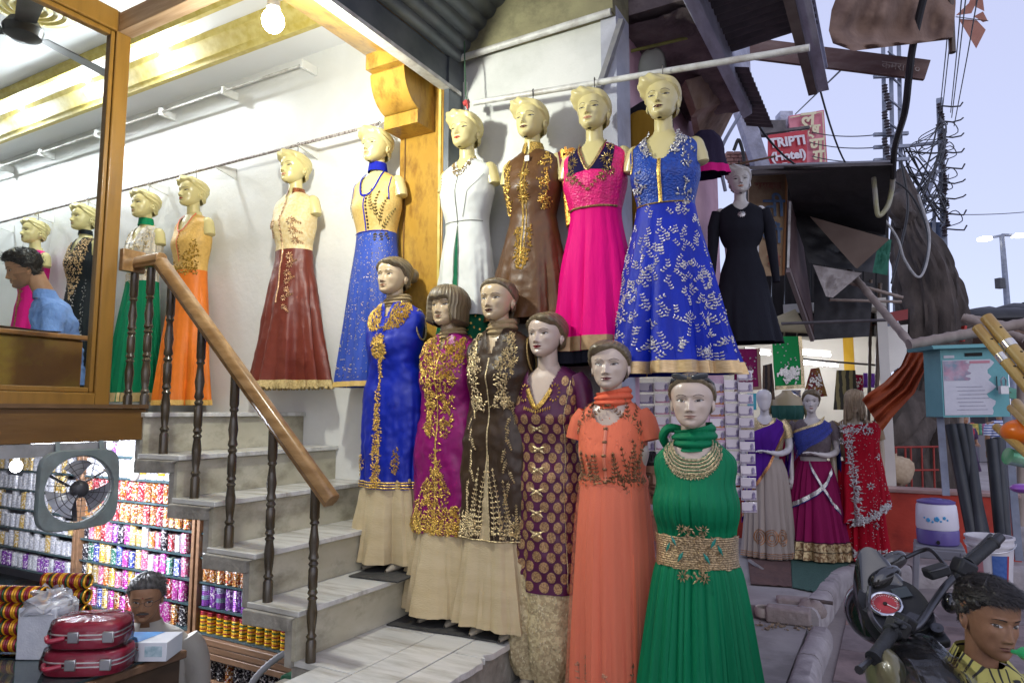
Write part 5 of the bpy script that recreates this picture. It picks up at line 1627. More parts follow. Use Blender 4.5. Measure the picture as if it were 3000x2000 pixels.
for ri,z in enumerate((-0.33,-0.10)):
 for k in range(10):
  bangle_stack(-3.98+0.078*k,SHY+0.02,z,RND.choice(['black','black','maroon and gold']),0.12,f'dark bangle stack, {ORD[k]} from left {"upper" if ri else "lower"} base shelf beside the shopkeeper')
 for k in range(8):
  bangle_stack(-3.18+0.078*k,SHY+0.0,z,RND.choice(['gold','maroon and gold','purple and grey','yellow']),0.15,f'gold-toned bangle stack, {ORD[k]} from left on {"upper" if ri else "lower"} base shelf by the newel')
m_lit=emit('lit_bulb_white',(0.92,0.94,1.0),45)
def bulb(px,py,D,label,power,lit=True):
 p=at(px,py,D=D)
 t=thing('light_bulb',label,'bulb',p,group='bulbs of the bangle shop')
 MB().ell(p,(0.032,0.032,0.036),18,12).build('glass',m_lit if lit else m_white,t)
 MB().lathe([(0.016,0.03),(0.018,0.06),(0.022,0.065),(0.022,0.11),(0.012,0.12)],14,p).build('holder',m_white,t)
 MB().tube([p+Vector((0,0,0.12)),(p.x+0.03,p.y+0.02,1.455)],0.004,6).build('cord',m_hook,t)
 if lit:lamp('bulb_light',p-Vector((0,0,0.06)),power,(0.86,0.90,1.0),0.04,parent=t)
bulb(47,1365,4.1,'lit bare bulb hanging at the edge of the bangle shop',75)
bulb(640,1150,4.2,'lit bulb under the stair head',18)if False else None
bulb(395,1392,4.6,'unlit bulb in front of the bangle shelves',0,lit=False)
t=thing('tube_light','fluorescent tube fixed under the showroom floor above the bangles','tube light',(-4.6,2.3,1.42))
MB().tube([(-5.3,2.45,1.40),(-4.1,2.45,1.40)],0.014,12).build('tube',emit('lit_tube_blue',(0.80,0.86,1.0),14),t)
MB().bb(-5.34,-4.06,2.43,2.47,1.417,1.45).build('batten',m_white_metal,t)
lamp('tube_glow',(-4.7,2.45,1.37),45,(0.80,0.86,1.0),1.2,kind='AREA',parent=t,size_y=0.05,rotm=(radians(35),0,0))
fc=at(232,1432,X=-3.36)
t=thing('exhaust_fan','grey-green square exhaust fan hung below the showroom floor','fan',fc)
m_fanp=pm('fan_greygreen',(0.16,0.20,0.20),(0.22,0.26,0.26),s=10,r=0.45,m=0.2,c3=(0.1,0.1,0.1),s3=8,k3=0.5)
def fpt(r,a,x):return Vector((fc.x+x,fc.y+r*cos(a),fc.z+r*sin(a)))
def sq(a,h=0.185,p=5.0):return h/(abs(cos(a))**p+abs(sin(a))**p)**(1/p)
mb=MB()
mb.grid(lambda u,v:fpt([0.152,0.158,sq(2*pi*u)-0.006,sq(2*pi*u),sq(2*pi*u)-0.004,0.156,0.152][min(6,round(v*6))],2*pi*u,[0.0,0.012,0.014,0.004,-0.02,-0.03,0.0][min(6,round(v*6))]),64,6,closed=True)
mb.build('frame',m_fanp,t)
for k in range(3):
 a0=radians(95+120*k)
 mb=MB()
 mb.grid(lambda u,v:fpt(lerp(0.03,0.135,u),a0+(v-0.5)*(0.55+0.75*u),0.0+(v-0.5)*0.05),8,8)
 mb.grid(lambda u,v:fpt(lerp(0.03,0.135,u),a0+(v-0.5)*(0.55+0.75*u),-0.004+(v-0.5)*0.05),8,8)
 mb.build('blade',pm('fan_blade_grey',(0.30,0.31,0.34),(0.38,0.38,0.42),s=10,r=0.4,m=0.3),t)
MB().ell(fc,(0.035,0.042,0.042),20,12).build('hub',m_fan,t)
mb=MB()
for r in(0.05,0.075,0.10,0.125):mb.tube([fpt(r,2*pi*k/36,0.035)for k in range(37)],0.0016,5,caps=False)
for k in range(14):mb.tube([fpt(0.035,2*pi*k/14,0.038),fpt(0.152,2*pi*k/14+0.25,0.012)],0.0016,5)
mb.build('wire_guard',m_hook,t)
for a in(radians(30),radians(150),radians(-90)):
 MB().bar(fpt(0.15,a,-0.02),fpt(0.03,a,-0.045),0.02,0.006).build('motor_arm',m_fan,t)
for dy in(-0.1,0.1):
 MB().bar((fc.x-0.01,fc.y+dy,fc.z+0.17),(fc.x-0.02,fc.y+dy,1.46),0.02,0.006).build('hanger',m_fanp,t)
CT=0.515
ct=thing('glass_counter','dark wooden shop counter with a glass top','counter',(-3.4,1.4,LOWF))
m_darkwood=pm('dark_counter_wood',(0.055,0.032,0.018),(0.085,0.05,0.028),s=6,st=(1,1,3),r=0.4)
MB().bb(-3.95,-2.93,0.2,2.13,LOWF,CT-0.05).build('body',m_darkwood,ct,bev=0.006)
MB().bb(-3.97,-2.91,0.18,2.15,CT-0.048,CT-0.012).build('top_frame',m_shelfwood,ct,bev=0.006)
MB().bb(-3.95,-2.93,0.20,2.13,CT-0.011,CT).build('glass_top',pm('counter_glass',(0.03,0.05,0.055),(0.05,0.07,0.075),s=3,r=0.08,spec=0.8),ct)
m_film=clear('plastic_film',(0.97,0.97,0.98),0.30,0.12)
def film(mb):
 return mb
def rbox(mb,c,w,d,h,r=0.3,rz_=0.0,taper=0.0,nu=48,nv=10):
 """rounded lozenge case"""
 Rz=rotz(rz_)
 def fn(u,v):
  a=2*pi*u
  p=3.2
  q=1/(abs(cos(a))**p+abs(sin(a))**p)**(1/p)
  prof=[0.0,0.9,0.985,1.0,1.0,1.0,1.0,0.97,0.9,0.75,0.0][round(v*10)]
  zz=[0,0,0.04,0.12,0.3,0.5,0.7,0.86,0.95,1.0,1.02][round(v*10)]
  return Vector(c)+Rz@Vector((w/2*q*cos(a)*prof,d/2*q*sin(a)*prof,h*zz))
 mb.grid(fn,nu,10,closed=True)
 return mb
m_redcase=pm('red_leatherette',(0.26,0.012,0.035),(0.34,0.02,0.05),s=12,r=0.35,b=0.001,bs=150)
m_clasp=pm('clasp_steel',(0.5,0.5,0.52),r=0.3,m=0.8)
cc=at(262,1962,Z=CT+0.01);ang=radians(32)
for k,(hh,w_,d_,lb)in enumerate(((0.10,0.33,0.22,'lower red vanity case in clear wrap on the counter'),(0.105,0.29,0.20,'upper red vanity case in clear wrap, on top of another'))):
 b=Vector((cc.x-0.05+0.0*k,cc.y+0.03,CT+0.001+0.104*k))
 t=thing('vanity_case',lb,'case',b,ang,group='red vanity cases on the counter')
 rbox(MB(),(0,0,0),w_,d_,hh).build('shell',m_redcase,t,local=True)
 mb=MB()
 for zz in(0.38,0.55):rbox(mb,(0,0,hh*zz),w_+0.006,d_+0.006,0.007)
 mb.build('piping',pm('white_piping',(0.7,0.68,0.66),r=0.4),t,local=True)
 for x in(-0.02,0.12):MB().box((x,-d_/2-0.002,hh*0.5),(0.045,0.012,0.045)).build('clasp',m_clasp,t,local=True,bev=0.004)
 MB().tube(spline([(-0.13,-d_/2+0.005,hh*0.5),(-0.10,-d_/2-0.03,hh*0.45),(-0.05,-d_/2-0.01,hh*0.5)],5),0.010,8).build('handle',m_redcase,t,local=True)
 mb=MB()
 def wrap(u,v,w_=w_,d_=d_,hh=hh):
  a=2*pi*u;p=3.0
  q=1/(abs(cos(a))**p+abs(sin(a))**p)**(1/p)
  s_=1.07+0.05*noise.noise((3*cos(a),3*sin(a),v*6))
  pr=[1.0,1.02,1.0,0.97,0.85,0.5,0.0];zz=[0.01,0.25,0.6,0.95,1.06,1.1,1.12]
  i=min(5,int(v*6));f=v*6-i
  return Vector((w_/2*q*cos(a)*s_*lerp(pr[i],pr[i+1],f),d_/2*q*sin(a)*s_*lerp(pr[i],pr[i+1],f),hh*lerp(zz[i],zz[i+1],f)+0.006*noise.noise((6*cos(a),6*sin(a),9))))
 mb.grid(wrap,60,18,closed=True)
 mb.build('plastic_wrap',m_film,t,local=True,smooth=False)
b=at(428,1920,Z=CT);b=Vector((b.x,b.y,CT+0.001))
t=thing('printed_carton','white and blue printed carton beside the vanity cases','box',b,radians(30))
MB().bb(-0.125,0.125,-0.075,0.075,0,0.08).build('carton',pm('carton_white',(0.62,0.66,0.72),(0.7,0.72,0.76),s=5,r=0.4),t,local=True,bev=0.002)
MB().add([(-0.122,-0.0765,0.002),(-0.02,-0.0765,0.002),(-0.05,-0.0765,0.045),(-0.122,-0.0765,0.06)],[(0,1,2,3)]).add([(-0.12,-0.07,0.0815),(0.0,-0.07,0.0815),(0.05,0.07,0.0815),(-0.12,0.07,0.0815)],[(0,1,2,3)]).build('blue_print',pm('print_blue',(0.02,0.19,0.55),(0.05,0.3,0.65),s=12,r=0.4),t,local=True)
MB().bb(0.03,0.105,-0.0768,-0.0758,0.02,0.065).build('picture',pm('print_picture',(0.25,0.4,0.45),(0.55,0.65,0.7),s=30,r=0.4),t,local=True)
text_mb('Novelt',0.034,plane_M((-0.045,-0.0772,0.052),(1,0,0.12),(0,0,1)),0.0004,bold=0.0008).build('lettering',pm('print_red',(0.55,0.06,0.03),r=0.4),t,local=True)
b=at(140,1925,Z=CT)
t=thing('foam_box','pale foam box wrapped in a crumpled clear bag','box',Vector((b.x-0.05,b.y+0.02,CT+0.001)),radians(28))
MB().bb(-0.085,0.085,-0.08,0.08,0,0.22).build('box',pm('foam_white',(0.55,0.57,0.64),(0.62,0.64,0.7),s=30,r=0.7,b=0.002,bs=120),t,local=True,bev=0.006)
mb=MB()
mb.grid(lambda u,v:Vector((0.098*(1-0.6*v*v)*cos(2*pi*u)*1.1+0.03*noise.noise((u*9,v*5,1)),0.09*(1-0.6*v*v)*sin(2*pi*u)*1.1+0.03*noise.noise((u*9,v*5,4)),0.19+0.10*v+0.03*noise.noise((u*8,v*4,7)))),40,14,closed=True)
mb.build('bag',clear('hazy_bag',(0.8,0.8,0.86),0.3,0.2,alpha=0.35),t,local=True,smooth=False)
for si,(px,py,lb)in enumerate(((50,1915,'clear stand with four rows of red and yellow bangles at the counter corner'),(185,1862,'clear stand of red and yellow bangles behind the foam box'))):
 p=at(px,py,Z=CT)
 p=Vector((p.x-0.0,p.y,CT+0.001))
 t=thing('bangle_stand',lb,'bangle stand',p,radians(24),group='bangle stands on the counter')
 MB().bb(-0.125,0.125,0.045,0.05,0,0.31).build('back',clear('acrylic',(0.9,0.92,0.95),0.2),t,local=True)
 MB().bb(-0.13,0.13,-0.05,0.06,0,0.008).build('foot',MATS['acrylic'],t,local=True)
 for r_ in range(4):
  z=0.045+0.072*r_
  for k in range(20):
   c=[RDD,RDD,YEL,YEL,RDD,GRN,YEL][(k+1)%7]
   mt=pm('bangle_enamel_%d'%[RDD,YEL,GRN].index(c),(c[0]*1.3,c[1],c[2]),tuple(x*0.7 for x in c),s=60,r=0.2,m=0.25)
   x=-0.112+0.0118*k
   MB().tube([(x,0.031*cos(q),z+0.031*sin(q))for q in[2*pi*i/18 for i in range(19)]],0.0052,6,caps=False).build('bangle',mt,t,local=True)
  MB().tube([(-0.125,0.0,z+0.027),(0.125,0.0,z+0.027)],0.006,6).build('rod',MATS['acrylic'],t,local=True)
dk=at(235,1150,X=-4.35)
m_veneer=pm('old_veneer',(0.13,0.06,0.014),(0.20,0.105,0.025),s=4,r=0.35,c3=(0.26,0.19,0.02),s3=2.2,k3=0.9,coat=0.2)
t=thing('wooden_desk','varnished wooden desk with worn veneer behind the glass','desk',(-4.5,1.2,FLOOR))
DZ=at(150,975,X=-4.35).z
MB().bb(-4.9,-4.35,0.0,dk.y,FLOOR,DZ-0.03).build('body',m_veneer,t,bev=0.01)
MB().bb(-4.93,-4.32,-0.03,dk.y+0.03,DZ-0.029,DZ).build('top',pm('desk_top_wood',(0.22,0.10,0.03),(0.3,0.15,0.05),s=5,st=(4,1,1),r=0.3),t,bev=0.008)
cl=at(90,950,X=-4.55)
mb=MB()
mb.grid(lambda u,v:Vector((-4.85+0.5*v,lerp(0.4,cl.y+0.18-0.1*v,u),DZ+0.008+0.02*(noise.noise((u*7,v*5,2))+0.6)*(1-0.4*u))),40,20)
o=one('folded_cloth',mb,pm('white_cloth',(0.55,0.55,0.52),(0.62,0.62,0.6),s=6,r=0.8),'white cloth laid on the desk in front of the seated man','cloth')
pp_=at(880,1985,X=-2.42)
t=thing('water_pump','small green pump with a ribbed grey hose at the foot of the newel','pump',(pp_.x,pp_.y,pp_.z-0.06))
MB().bb(pp_.x-0.07,pp_.x+0.07,pp_.y-0.06,pp_.y+0.06,pp_.z-0.06,pp_.z+0.02).build('body',pm('pump_green',(0.01,0.16,0.07),(0.03,0.2,0.1),s=12,r=0.5),t,bev=0.012)
hs_=spline([pp_+Vector((0.0,0.0,0.02)),pp_+Vector((-0.01,0.03,0.09)),pp_+Vector((-0.08,-0.02,0.10)),pp_+Vector((-0.16,-0.08,0.03)),pp_+Vector((-0.22,-0.14,-0.08))],12)
MB().tube(hs_,[0.016 if i%2 else 0.0135 for i in range(len(hs_))],10).build('hose',pm('hose_grey',(0.3,0.3,0.31),r=0.5),t)
MB().lathe([(0.03,0.0),(0.03,0.05),(0.02,0.06)],14,pp_+Vector((0.03,0.02,0.02))).build('motor',m_darkwood,t)
one('pump_plinth',MB().bb(pp_.x-0.1,pp_.x+0.1,pp_.y-0.1,pp_.y+0.1,LOWF,pp_.z-0.061),m_conc,'concrete plinth below the green pump','plinth')
# ================================================================ people
def strands(mb,HM,n,line,length=0.03,lift=0.012,comb=Vector((0,0.5,-0.3)),seed=1,thick=0.0016,wide=1.0,spread=0.5,zmin=0.04):
 """many fine tapered blades of hair rooted on the skull"""
 r=random.Random(seed)
 mb.M=HM
 k=0
 while k<n:
  a,z=r.uniform(-pi,pi),zmin+(0.222-zmin)*r.random()**0.6
  if z<line(a)+0.002:continue
  zz=min(max(z,0.10),0.2215)
  w,f,b=hsec(zz,wide)
  cy,hd=(b-f)/2,(b+f)/2
  ca,sa=cos(a),sin(a)
  p=Vector((w*math.copysign(abs(sa)**(2/HN),sa),cy-hd*math.copysign(abs(ca)**(2/HN),ca),z))
  nrm=Vector((p.x,p.y,(z-0.12)*1.1)).normalized()
  d=(comb+Vector((r.uniform(-1,1),r.uniform(-1,1),r.uniform(-1,1)))*spread)
  d=(d-nrm*d.dot(nrm)*0.8)
  L_=length*r.uniform(0.6,1.3)
  p=p+nrm*lift*r.uniform(0.2,1.0)
  q=p+d.normalized()*L_*0.55+nrm*0.006
  e_=p+d.normalized()*L_+nrm*0.004*r.uniform(-1,1.5)
  s_=d.cross(nrm).normalized()*thick
  mb.add([p-s_,p+s_,q+s_*0.8,q-s_*0.8,e_],[(0,1,2,3),(3,2,4)])
  k+=1
 mb.M=Matrix.Identity(4)
m_hairblack=pm('black_hair',(0.012,0.010,0.009),(0.028,0.022,0.018),s=40,r=0.45,st=(1,1,0.3))
m_hairgrey=pm('greying_hair',(0.05,0.048,0.046),(0.16,0.155,0.15),s=60,r=0.5,st=(1,1,0.3))
SK1,SK2,SK3=(0.40,0.22,0.125),(0.29,0.15,0.085),(0.17,0.078,0.044)
def striped(name,c1,c2,axis,freq,duty=0.5,r=0.8,warp=0.15,c3=None):
 if name in MATS:return MATS[name]
 M=bpy.data.materials.new(name);M.use_nodes=True
 N,L_=M.node_tree.nodes,M.node_tree.links
 p=N['Principled BSDF'];p.inputs['Roughness'].default_value=r
 tc=N.new('ShaderNodeTexCoord');sp=N.new('ShaderNodeSeparateXYZ')
 nz_=N.new('ShaderNodeTexNoise');nz_.inputs['Scale'].default_value=9
 L_.new(tc.outputs['Object'],nz_.inputs['Vector'])
 L_.new(tc.outputs['Object'],sp.inputs[0])
 m1=N.new('ShaderNodeMath');m1.operation='MULTIPLY_ADD';m1.inputs[1].default_value=freq
 m2=N.new('ShaderNodeMath');m2.operation='MULTIPLY';m2.inputs[1].default_value=warp*4
 L_.new(nz_.outputs['Fac'],m2.inputs[0]);L_.new(sp.outputs[axis],m1.inputs[0]);L_.new(m2.outputs[0],m1.inputs[2])
 fr=N.new('ShaderNodeMath');fr.operation='FRACT';L_.new(m1.outputs[0],fr.inputs[0])
 rp=N.new('ShaderNodeValToRGB');cr=rp.color_ramp
 cr.elements[0].color,cr.elements[1].color=(*c1,1),(*c2,1)
 cr.elements[0].position,cr.elements[1].position=duty-0.06,duty
 e1=cr.elements.new(0.94);e1.color=(*c2,1)
 e2=cr.elements.new(1.0);e2.color=(*c1,1)
 L_.new(fr.outputs[0],rp.inputs['Fac']);L_.new(rp.outputs['Color'],p.inputs['Base Color'])
 MATS[name]=M
 return M
def hand_mb(mb,M,skin,s=1.0,curl=0.5,left=False):
 """palm with four unequal bent fingers and a thumb from its side; fingers run along +y, palm faces -z"""
 mb.M=M@Matrix.Scale(s,4)@(Matrix.Scale(-1,4,(1,0,0))if left else Matrix.Identity(4))
 mb.col=skin
 mb.ell((0,0.042,0),(0.040,0.052,0.015),16,10)
 mb.tube([(0,-0.05,0),(0,0.0,0),(0,0.03,0)],[0.027,0.026,0.03],12,flat=0.75)
 for x,l,a in((-0.028,0.062,0.10),(-0.010,0.074,0.03),(0.009,0.070,-0.04),(0.027,0.055,-0.12)):
  p=Vector((x,0.082,0.002));d=Vector((-sin(a),cos(a),0));pts=[p]
  th=0.0
  for f in(0.45,0.32,0.23):
   th+=curl*0.9
   p=p+Vector((d.x*cos(th),d.y*cos(th),-sin(th)))*l*f
   pts.append(p)
  mb.tube(pts,[0.0092,0.0085,0.0078,0.006],9)
 mb.tube([(-0.03,0.025,-0.003),(-0.052,0.05,-0.012),(-0.056,0.08,-0.02),(-0.05,0.098,-0.026)],[0.013,0.0115,0.010,0.007],9)
 mb.M=Matrix.Identity(4);mb.col=None
 # -- seated man in the blue shirt
hp_=at(122,736,Y=2.30)
rzm=radians(-20)
t=thing('person','bearded man in a light blue shirt seated behind the glass, looking down','person',(hp_.x,hp_.y,FLOOR),rzm)
H0=hp_.z-FLOOR-0.235
HM=Matrix.Translation((0,-0.05,H0))@Matrix.Rotation(radians(18),4,'X')
mb=MB(HM)
head_mb(mb,SK1,(0.24,0.09,0.06),(0.012,0.01,0.009),male=1.0,makeup=False,beard=(0.03,0.02,0.016),neck_r=0.055,neck=False,white=(0.5,0.48,0.46))
mb.M=Matrix.Identity(4);mb.col=SK1
mb.tube([(0,-0.03,H0+0.08),(0,0.0,H0+0.02),(0,0.045,H0-0.06),(0,0.07,H0-0.14)],[0.056,0.056,0.058,0.085],20)
hand_mb(mb,Matrix.Translation((-0.20,-0.40,H0-0.36))@Matrix.Rotation(pi,4,'Z'),SK1)
mb.col=SK1
mb.tube([(0,0.06,H0-0.11),(-0.15,0.075,H0-0.16),(-0.235,0.035,H0-0.38),(-0.21,-0.17,H0-0.43),(-0.20,-0.37,H0-0.36)],[0.05,0.045,0.042,0.034,0.026],12)
mb.build('body',m_skin,t,local=True)
hb=MB(HM)
hl=lambda a:hair_line(a,front=0.172,temple=0.148,ear=0.115,nape=0.045)
hair_mb(hb,hl,lambda a,z:0.010+0.014*smooth01(0.16,0.21,z),ridge=0.002,ridge_k=20,rough=0.01)
strands(hb,HM,1500,hl,0.035,0.022,Vector((0.1,-0.2,0.5)),3)
hb.build('hair',m_hairblack,t,local=True)
m_shirt=pm('light_blue_shirt',(0.12,0.23,0.52),(0.17,0.30,0.62),s=5,r=0.85,b=0.035,bs=11,det=4)
def shirt_grid(rows,seed,wr=0.008):
 g_=Garment(rows,seed=seed,wrinkle=wr)
 return g_
g=Garment([(H0-0.065,0.07,0.06,0.075,0,0.045),(H0-0.10,0.125,0.085,0.10,0,0.06),(H0-0.14,0.19,0.10,0.11,0,0.07),(H0-0.22,0.205,0.12,0.12,0,0.09),(H0-0.40,0.19,0.14,0.12,0,0.13),(H0-0.62,0.19,0.16,0.13,0,0.16)],seed=3,wrinkle=0.022)
mb=MB();g.mesh(mb,110,80)
for sx in(-1,1):
 mb.tube(spline([(sx*0.17,0.075,H0-0.15),(sx*0.225,0.06,H0-0.26),(sx*0.245,0.03,H0-0.40),(sx*0.215,-0.18,H0-0.43),(sx*0.20,-0.34,H0-0.37)],4),[0.062,0.070,0.071,0.068,0.062,0.060,0.059,0.058,0.057,0.054,0.050,0.048,0.047,0.044,0.041,0.040,0.040],18)
for v in mb.v[-0:]:
 pass
mb.build('shirt',m_shirt,t,local=True)
Garment([(H0-0.015,0.064,0.066,0.06,0,0.03),(H0-0.075,0.080,0.078,0.078,0,0.045)],n=2).mesh(MB(),40,6,cut=lambda a,z,q:abs(q.x)<0.02 and q.y<0).build('collar',m_shirt,t,local=True)
mb=MB()
for sx in(-1,1):
 mb.tube(spline([(sx*0.09,0.18,H0-0.58),(sx*0.12,-0.12,H0-0.56),(sx*0.13,-0.34,H0-0.54),(sx*0.13,-0.36,H0-0.75),(sx*0.13,-0.36,0.06)],3),[0.09]*5+[0.085]*2+[0.07]*6,14)
mb.build('trousers',pm('dark_trousers',(0.03,0.03,0.04),r=0.8),t,local=True)
MB().bb(-0.2,0.2,-0.1,0.34,0.36,0.42).bb(-0.2,0.2,0.30,0.34,0.42,0.9).bb(-0.18,-0.14,-0.08,-0.04,0,0.36).bb(0.14,0.18,-0.08,-0.04,0,0.36).bb(-0.18,-0.14,0.28,0.32,0,0.36).bb(0.14,0.18,0.28,0.32,0,0.36)
ch=thing('chair','dark chair under the seated man in the blue shirt','chair',(hp_.x,hp_.y,FLOOR),rzm)
MB().bb(-0.21,0.21,-0.08,0.30,H0-0.71,H0-0.675).build('seat',m_darkwood,ch,local=True,bev=0.01)
MB().bb(-0.20,0.20,0.325,0.35,H0-0.66,H0-0.35).build('backrest',m_darkwood,ch,local=True,bev=0.01)
for x in(-0.18,0.18):
 for y in(-0.05,0.31):MB().bb(x-0.02,x+0.02,y-0.02,y+0.02,0,H0-0.712).build('leg',m_darkwood,ch,local=True)
 # -- shopkeeper behind the counter
hp_=at(438,1672,Y=2.36)
t=thing('person','grey-haired moustached shopkeeper in spectacles behind the glass counter','person',(hp_.x,hp_.y,LOWF),radians(46))
H0=hp_.z-LOWF-0.236
HM=Matrix.Translation((0,-0.04,H0))@Matrix.Rotation(radians(4),4,'X')
mb=MB(HM)
head_mb(mb,SK1,(0.22,0.09,0.065),(0.07,0.06,0.055),male=1.0,makeup=False,bindi=True,neck=False,wide=1.06,white=(0.5,0.48,0.46))
mb.M=HM;mb.col=(0.10,0.09,0.085)
mb.grid(lambda u,v:Vector(((2*u-1)*0.030,hfront((2*u-1)*0.030,lerp(0.053,0.0625,v)-0.006*abs(2*u-1)**2,1.0,1.06)-0.0035,lerp(0.053,0.0625,v)-0.006*abs(2*u-1)**2)),14,3)
mb.M=Matrix.Identity(4);mb.col=SK1
mb.tube([(0,-0.02,H0+0.08),(0,0.0,H0+0.02),(0,0.03,H0-0.05),(0,0.05,H0-0.12)],[0.058,0.060,0.063,0.09],20)
mb.build('body',m_skin,t,local=True)
hb=MB(HM)
hl2=lambda a:hair_line(a,front=0.178,temple=0.158,ear=0.118,nape=0.045)
hair_mb(hb,hl2,lambda a,z:0.010+0.008*smooth01(0.16,0.21,z),ridge=0.002,ridge_k=30,rough=0.006,wide=1.06)
strands(hb,HM,1300,hl2,0.03,0.016,Vector((0.4,0.4,0.1)),5,wide=1.06)
hb.build('hair',m_hairgrey,t,local=True)
mb=MB(HM)
for sx in(-1,1):
 mb.tube([(sx*0.031+0.020*cos(q),-0.103,0.110+0.0145*sin(q))for q in[2*pi*k/24 for k in range(25)]],0.0012,6,caps=False)
 mb.tube([(sx*0.051,-0.102,0.114),(sx*0.075,-0.06,0.115),(sx*0.080,0.01,0.112)],0.0012,6)
mb.tube([(-0.011,-0.104,0.113),(0,-0.107,0.115),(0.011,-0.104,0.113)],0.0012,6)
mb.build('spectacles',m_hook,t,local=True)
g=Garment([(H0-0.045,0.075,0.07,0.08,0,0.03),(H0-0.085,0.14,0.09,0.10,0,0.04),(H0-0.13,0.20,0.11,0.11,0,0.05),(H0-0.24,0.225,0.13,0.125,0,0.06),(H0-0.62,0.23,0.17,0.15,0,0.06)],seed=6,wrinkle=0.012)
mb=MB();g.mesh(mb,80,46)
for sx in(-1,1):
 mb.tube(spline([(sx*0.185,0.05,H0-0.14),(sx*0.245,0.04,H0-0.27),(sx*0.255,0.0,H0-0.45),(sx*0.20,-0.16,H0-0.52)],4),[0.065,0.075,0.077,0.075,0.073,0.07,0.069,0.068,0.067,0.065,0.06,0.055,0.05],16)
mb.build('shirt',pm('cream_shirt',(0.55,0.52,0.46),(0.62,0.60,0.55),s=5,r=0.8,b=0.012,bs=9,det=3),t,local=True)
Garment([(H0-0.02,0.068,0.07,0.066,0,0.022),(H0-0.065,0.088,0.09,0.085,0,0.03)],n=2).mesh(MB(),40,6,cut=lambda a,z,q:abs(q.x)<0.02 and q.y<0).build('collar',MATS['cream_shirt'],t,local=True)
# -- whole small figures further off
def person(label,loc,rz_,h,skin,top_mat,leg_mat,hairm,pose=0.0,female=False,long_top=0.0,arms=(0.3,0.3),scarf=None,look=0.0,hairlen=0.0):
 t=thing('person',label,'person',loc,rz_)
 s=h/1.70
 H0=1.47
 S=Matrix.Scale(s,4)
 HM=S@Matrix.Translation((0,-0.02,H0))@Matrix.Rotation(look,4,'Z')
 mb=MB(HM)
 head_mb(mb,skin,(0.28,0.06,0.05)if female else(0.2,0.08,0.06),(0.012,0.01,0.009),male=0.0 if female else 1.0,makeup=False,nz=40,nc=48,white=(0.5,0.48,0.46))
 for sx,b in zip((-1,1),arms):
  sh_,el,wr=Vector((sx*0.19,0.02,1.36)),Vector((sx*0.235,0.04,1.09)),None
  wr=el+Vector((-sx*0.10*b,-0.22*b,-0.22+0.16*b))
  mb.M=S;mb.col=skin
  mb.tube([(0,0.03,1.38),sh_,el,el.lerp(wr,0.5),wr],[0.05,0.045,0.038,0.034,0.026],12)
  d=(wr-el).normalized()
  q=d.to_track_quat('Y','Z').to_matrix().to_4x4()
  hand_mb(mb,S@Matrix.Translation(wr+d*0.03)@q,skin,0.9,0.5,left=sx>0)
 mb.M=Matrix.Identity(4);mb.col=None
 mb.build('body',m_skin,t,local=True)
 hb=MB(HM)
 hl3=lambda a:hair_line(a,front=0.176,temple=0.15,ear=0.115,nape=0.04)
 hair_mb(hb,hl3,lambda a,z:0.014,ridge=0.002,ridge_k=30,nc=60,nz=36)
 if hairlen:hb.tube([(0,0.08,0.14),(0,0.11,0.05),(0,0.11,-0.1),(0,0.10,-0.1-hairlen)],[0.05,0.06,0.05,0.02],12)
 hb.build('hair',hairm,t,local=True)
 hem=0.92-long_top
 g_=Garment([(1.43*s,0.07*s,0.065*s,0.07*s),(1.40*s,0.13*s,0.08*s,0.09*s),(1.36*s,0.195*s,0.1*s,0.1*s),(1.25*s,0.20*s,0.13*s,0.11*s),(1.08*s,(0.155 if female else 0.175)*s,0.11*s,0.1*s),(0.95*s,0.19*s,0.13*s,0.12*s),(hem*s,(0.20+0.12*long_top)*s,0.14*s,0.13*s)],[(5,0,0.05,1,1.0*s,hem*s)],seed=4,wrinkle=0.008)
 mb=MB();g_.mesh(mb,60,40)
 mb.M=S
 for sx,b in zip((-1,1),arms):
  mb.tube([(sx*0.165,0.01,1.36),(sx*0.205,0.02,1.28),(sx*0.225,0.03,1.16)],[0.06,0.062,0.056],14)
 mb.M=Matrix.Identity(4)
 mb.build('top',top_mat,t,local=True)
 mb=MB(S)
 for sx in(-1,1):
  mb.tube([(sx*0.09,0,0.96),(sx*0.10,-0.02-pose*sx*0.1,0.52),(sx*0.105,0.0-pose*sx*0.16,0.06)],[0.10,0.075,0.06],14)
 mb.build('trousers',leg_mat,t,local=True)
 mb=MB(S)
 for sx in(-1,1):mb.ell((sx*0.105,-0.06-pose*sx*0.16,0.035),(0.04,0.12,0.035),14,8)
 mb.build('shoes',m_darkwood,t,local=True)
 if scarf:
  mb=MB(S)
  mb.tube(spline([(-0.05,-0.13,1.16),(-0.11,-0.11,1.30),(-0.09,-0.02,1.42),(0.0,0.06,1.44),(0.09,-0.02,1.42),(0.11,-0.11,1.30),(0.05,-0.14,1.16)],4),0.034,10,flat=0.5)
  mb.grid(lambda u,v:Vector((lerp(-0.11,0.11,u),-0.125-0.015*sin(u*9),lerp(1.32,1.13,v)-0.03*sin(pi*u))),14,6)
  mb.build('scarf',scarf,t,local=True)
 return t
wl=at(2838,1452,Z=0.0)
person('woman in a dark kurta with a red scarf standing in the street',wl,radians(25),1.58,SK1,pm('navy_print',(0.02,0.02,0.05),(0.09,0.03,0.09),s=30,r=0.8),pm('magenta_trousers',(0.35,0.02,0.12),r=0.8),m_hairblack,female=True,long_top=0.42,arms=(1.2,1.2),scarf=pm('red_scarf',(0.55,0.02,0.05),(0.42,0.01,0.03),s=12,r=0.8),hairlen=0.3)
ml=at(2945,1472,Z=0.0)
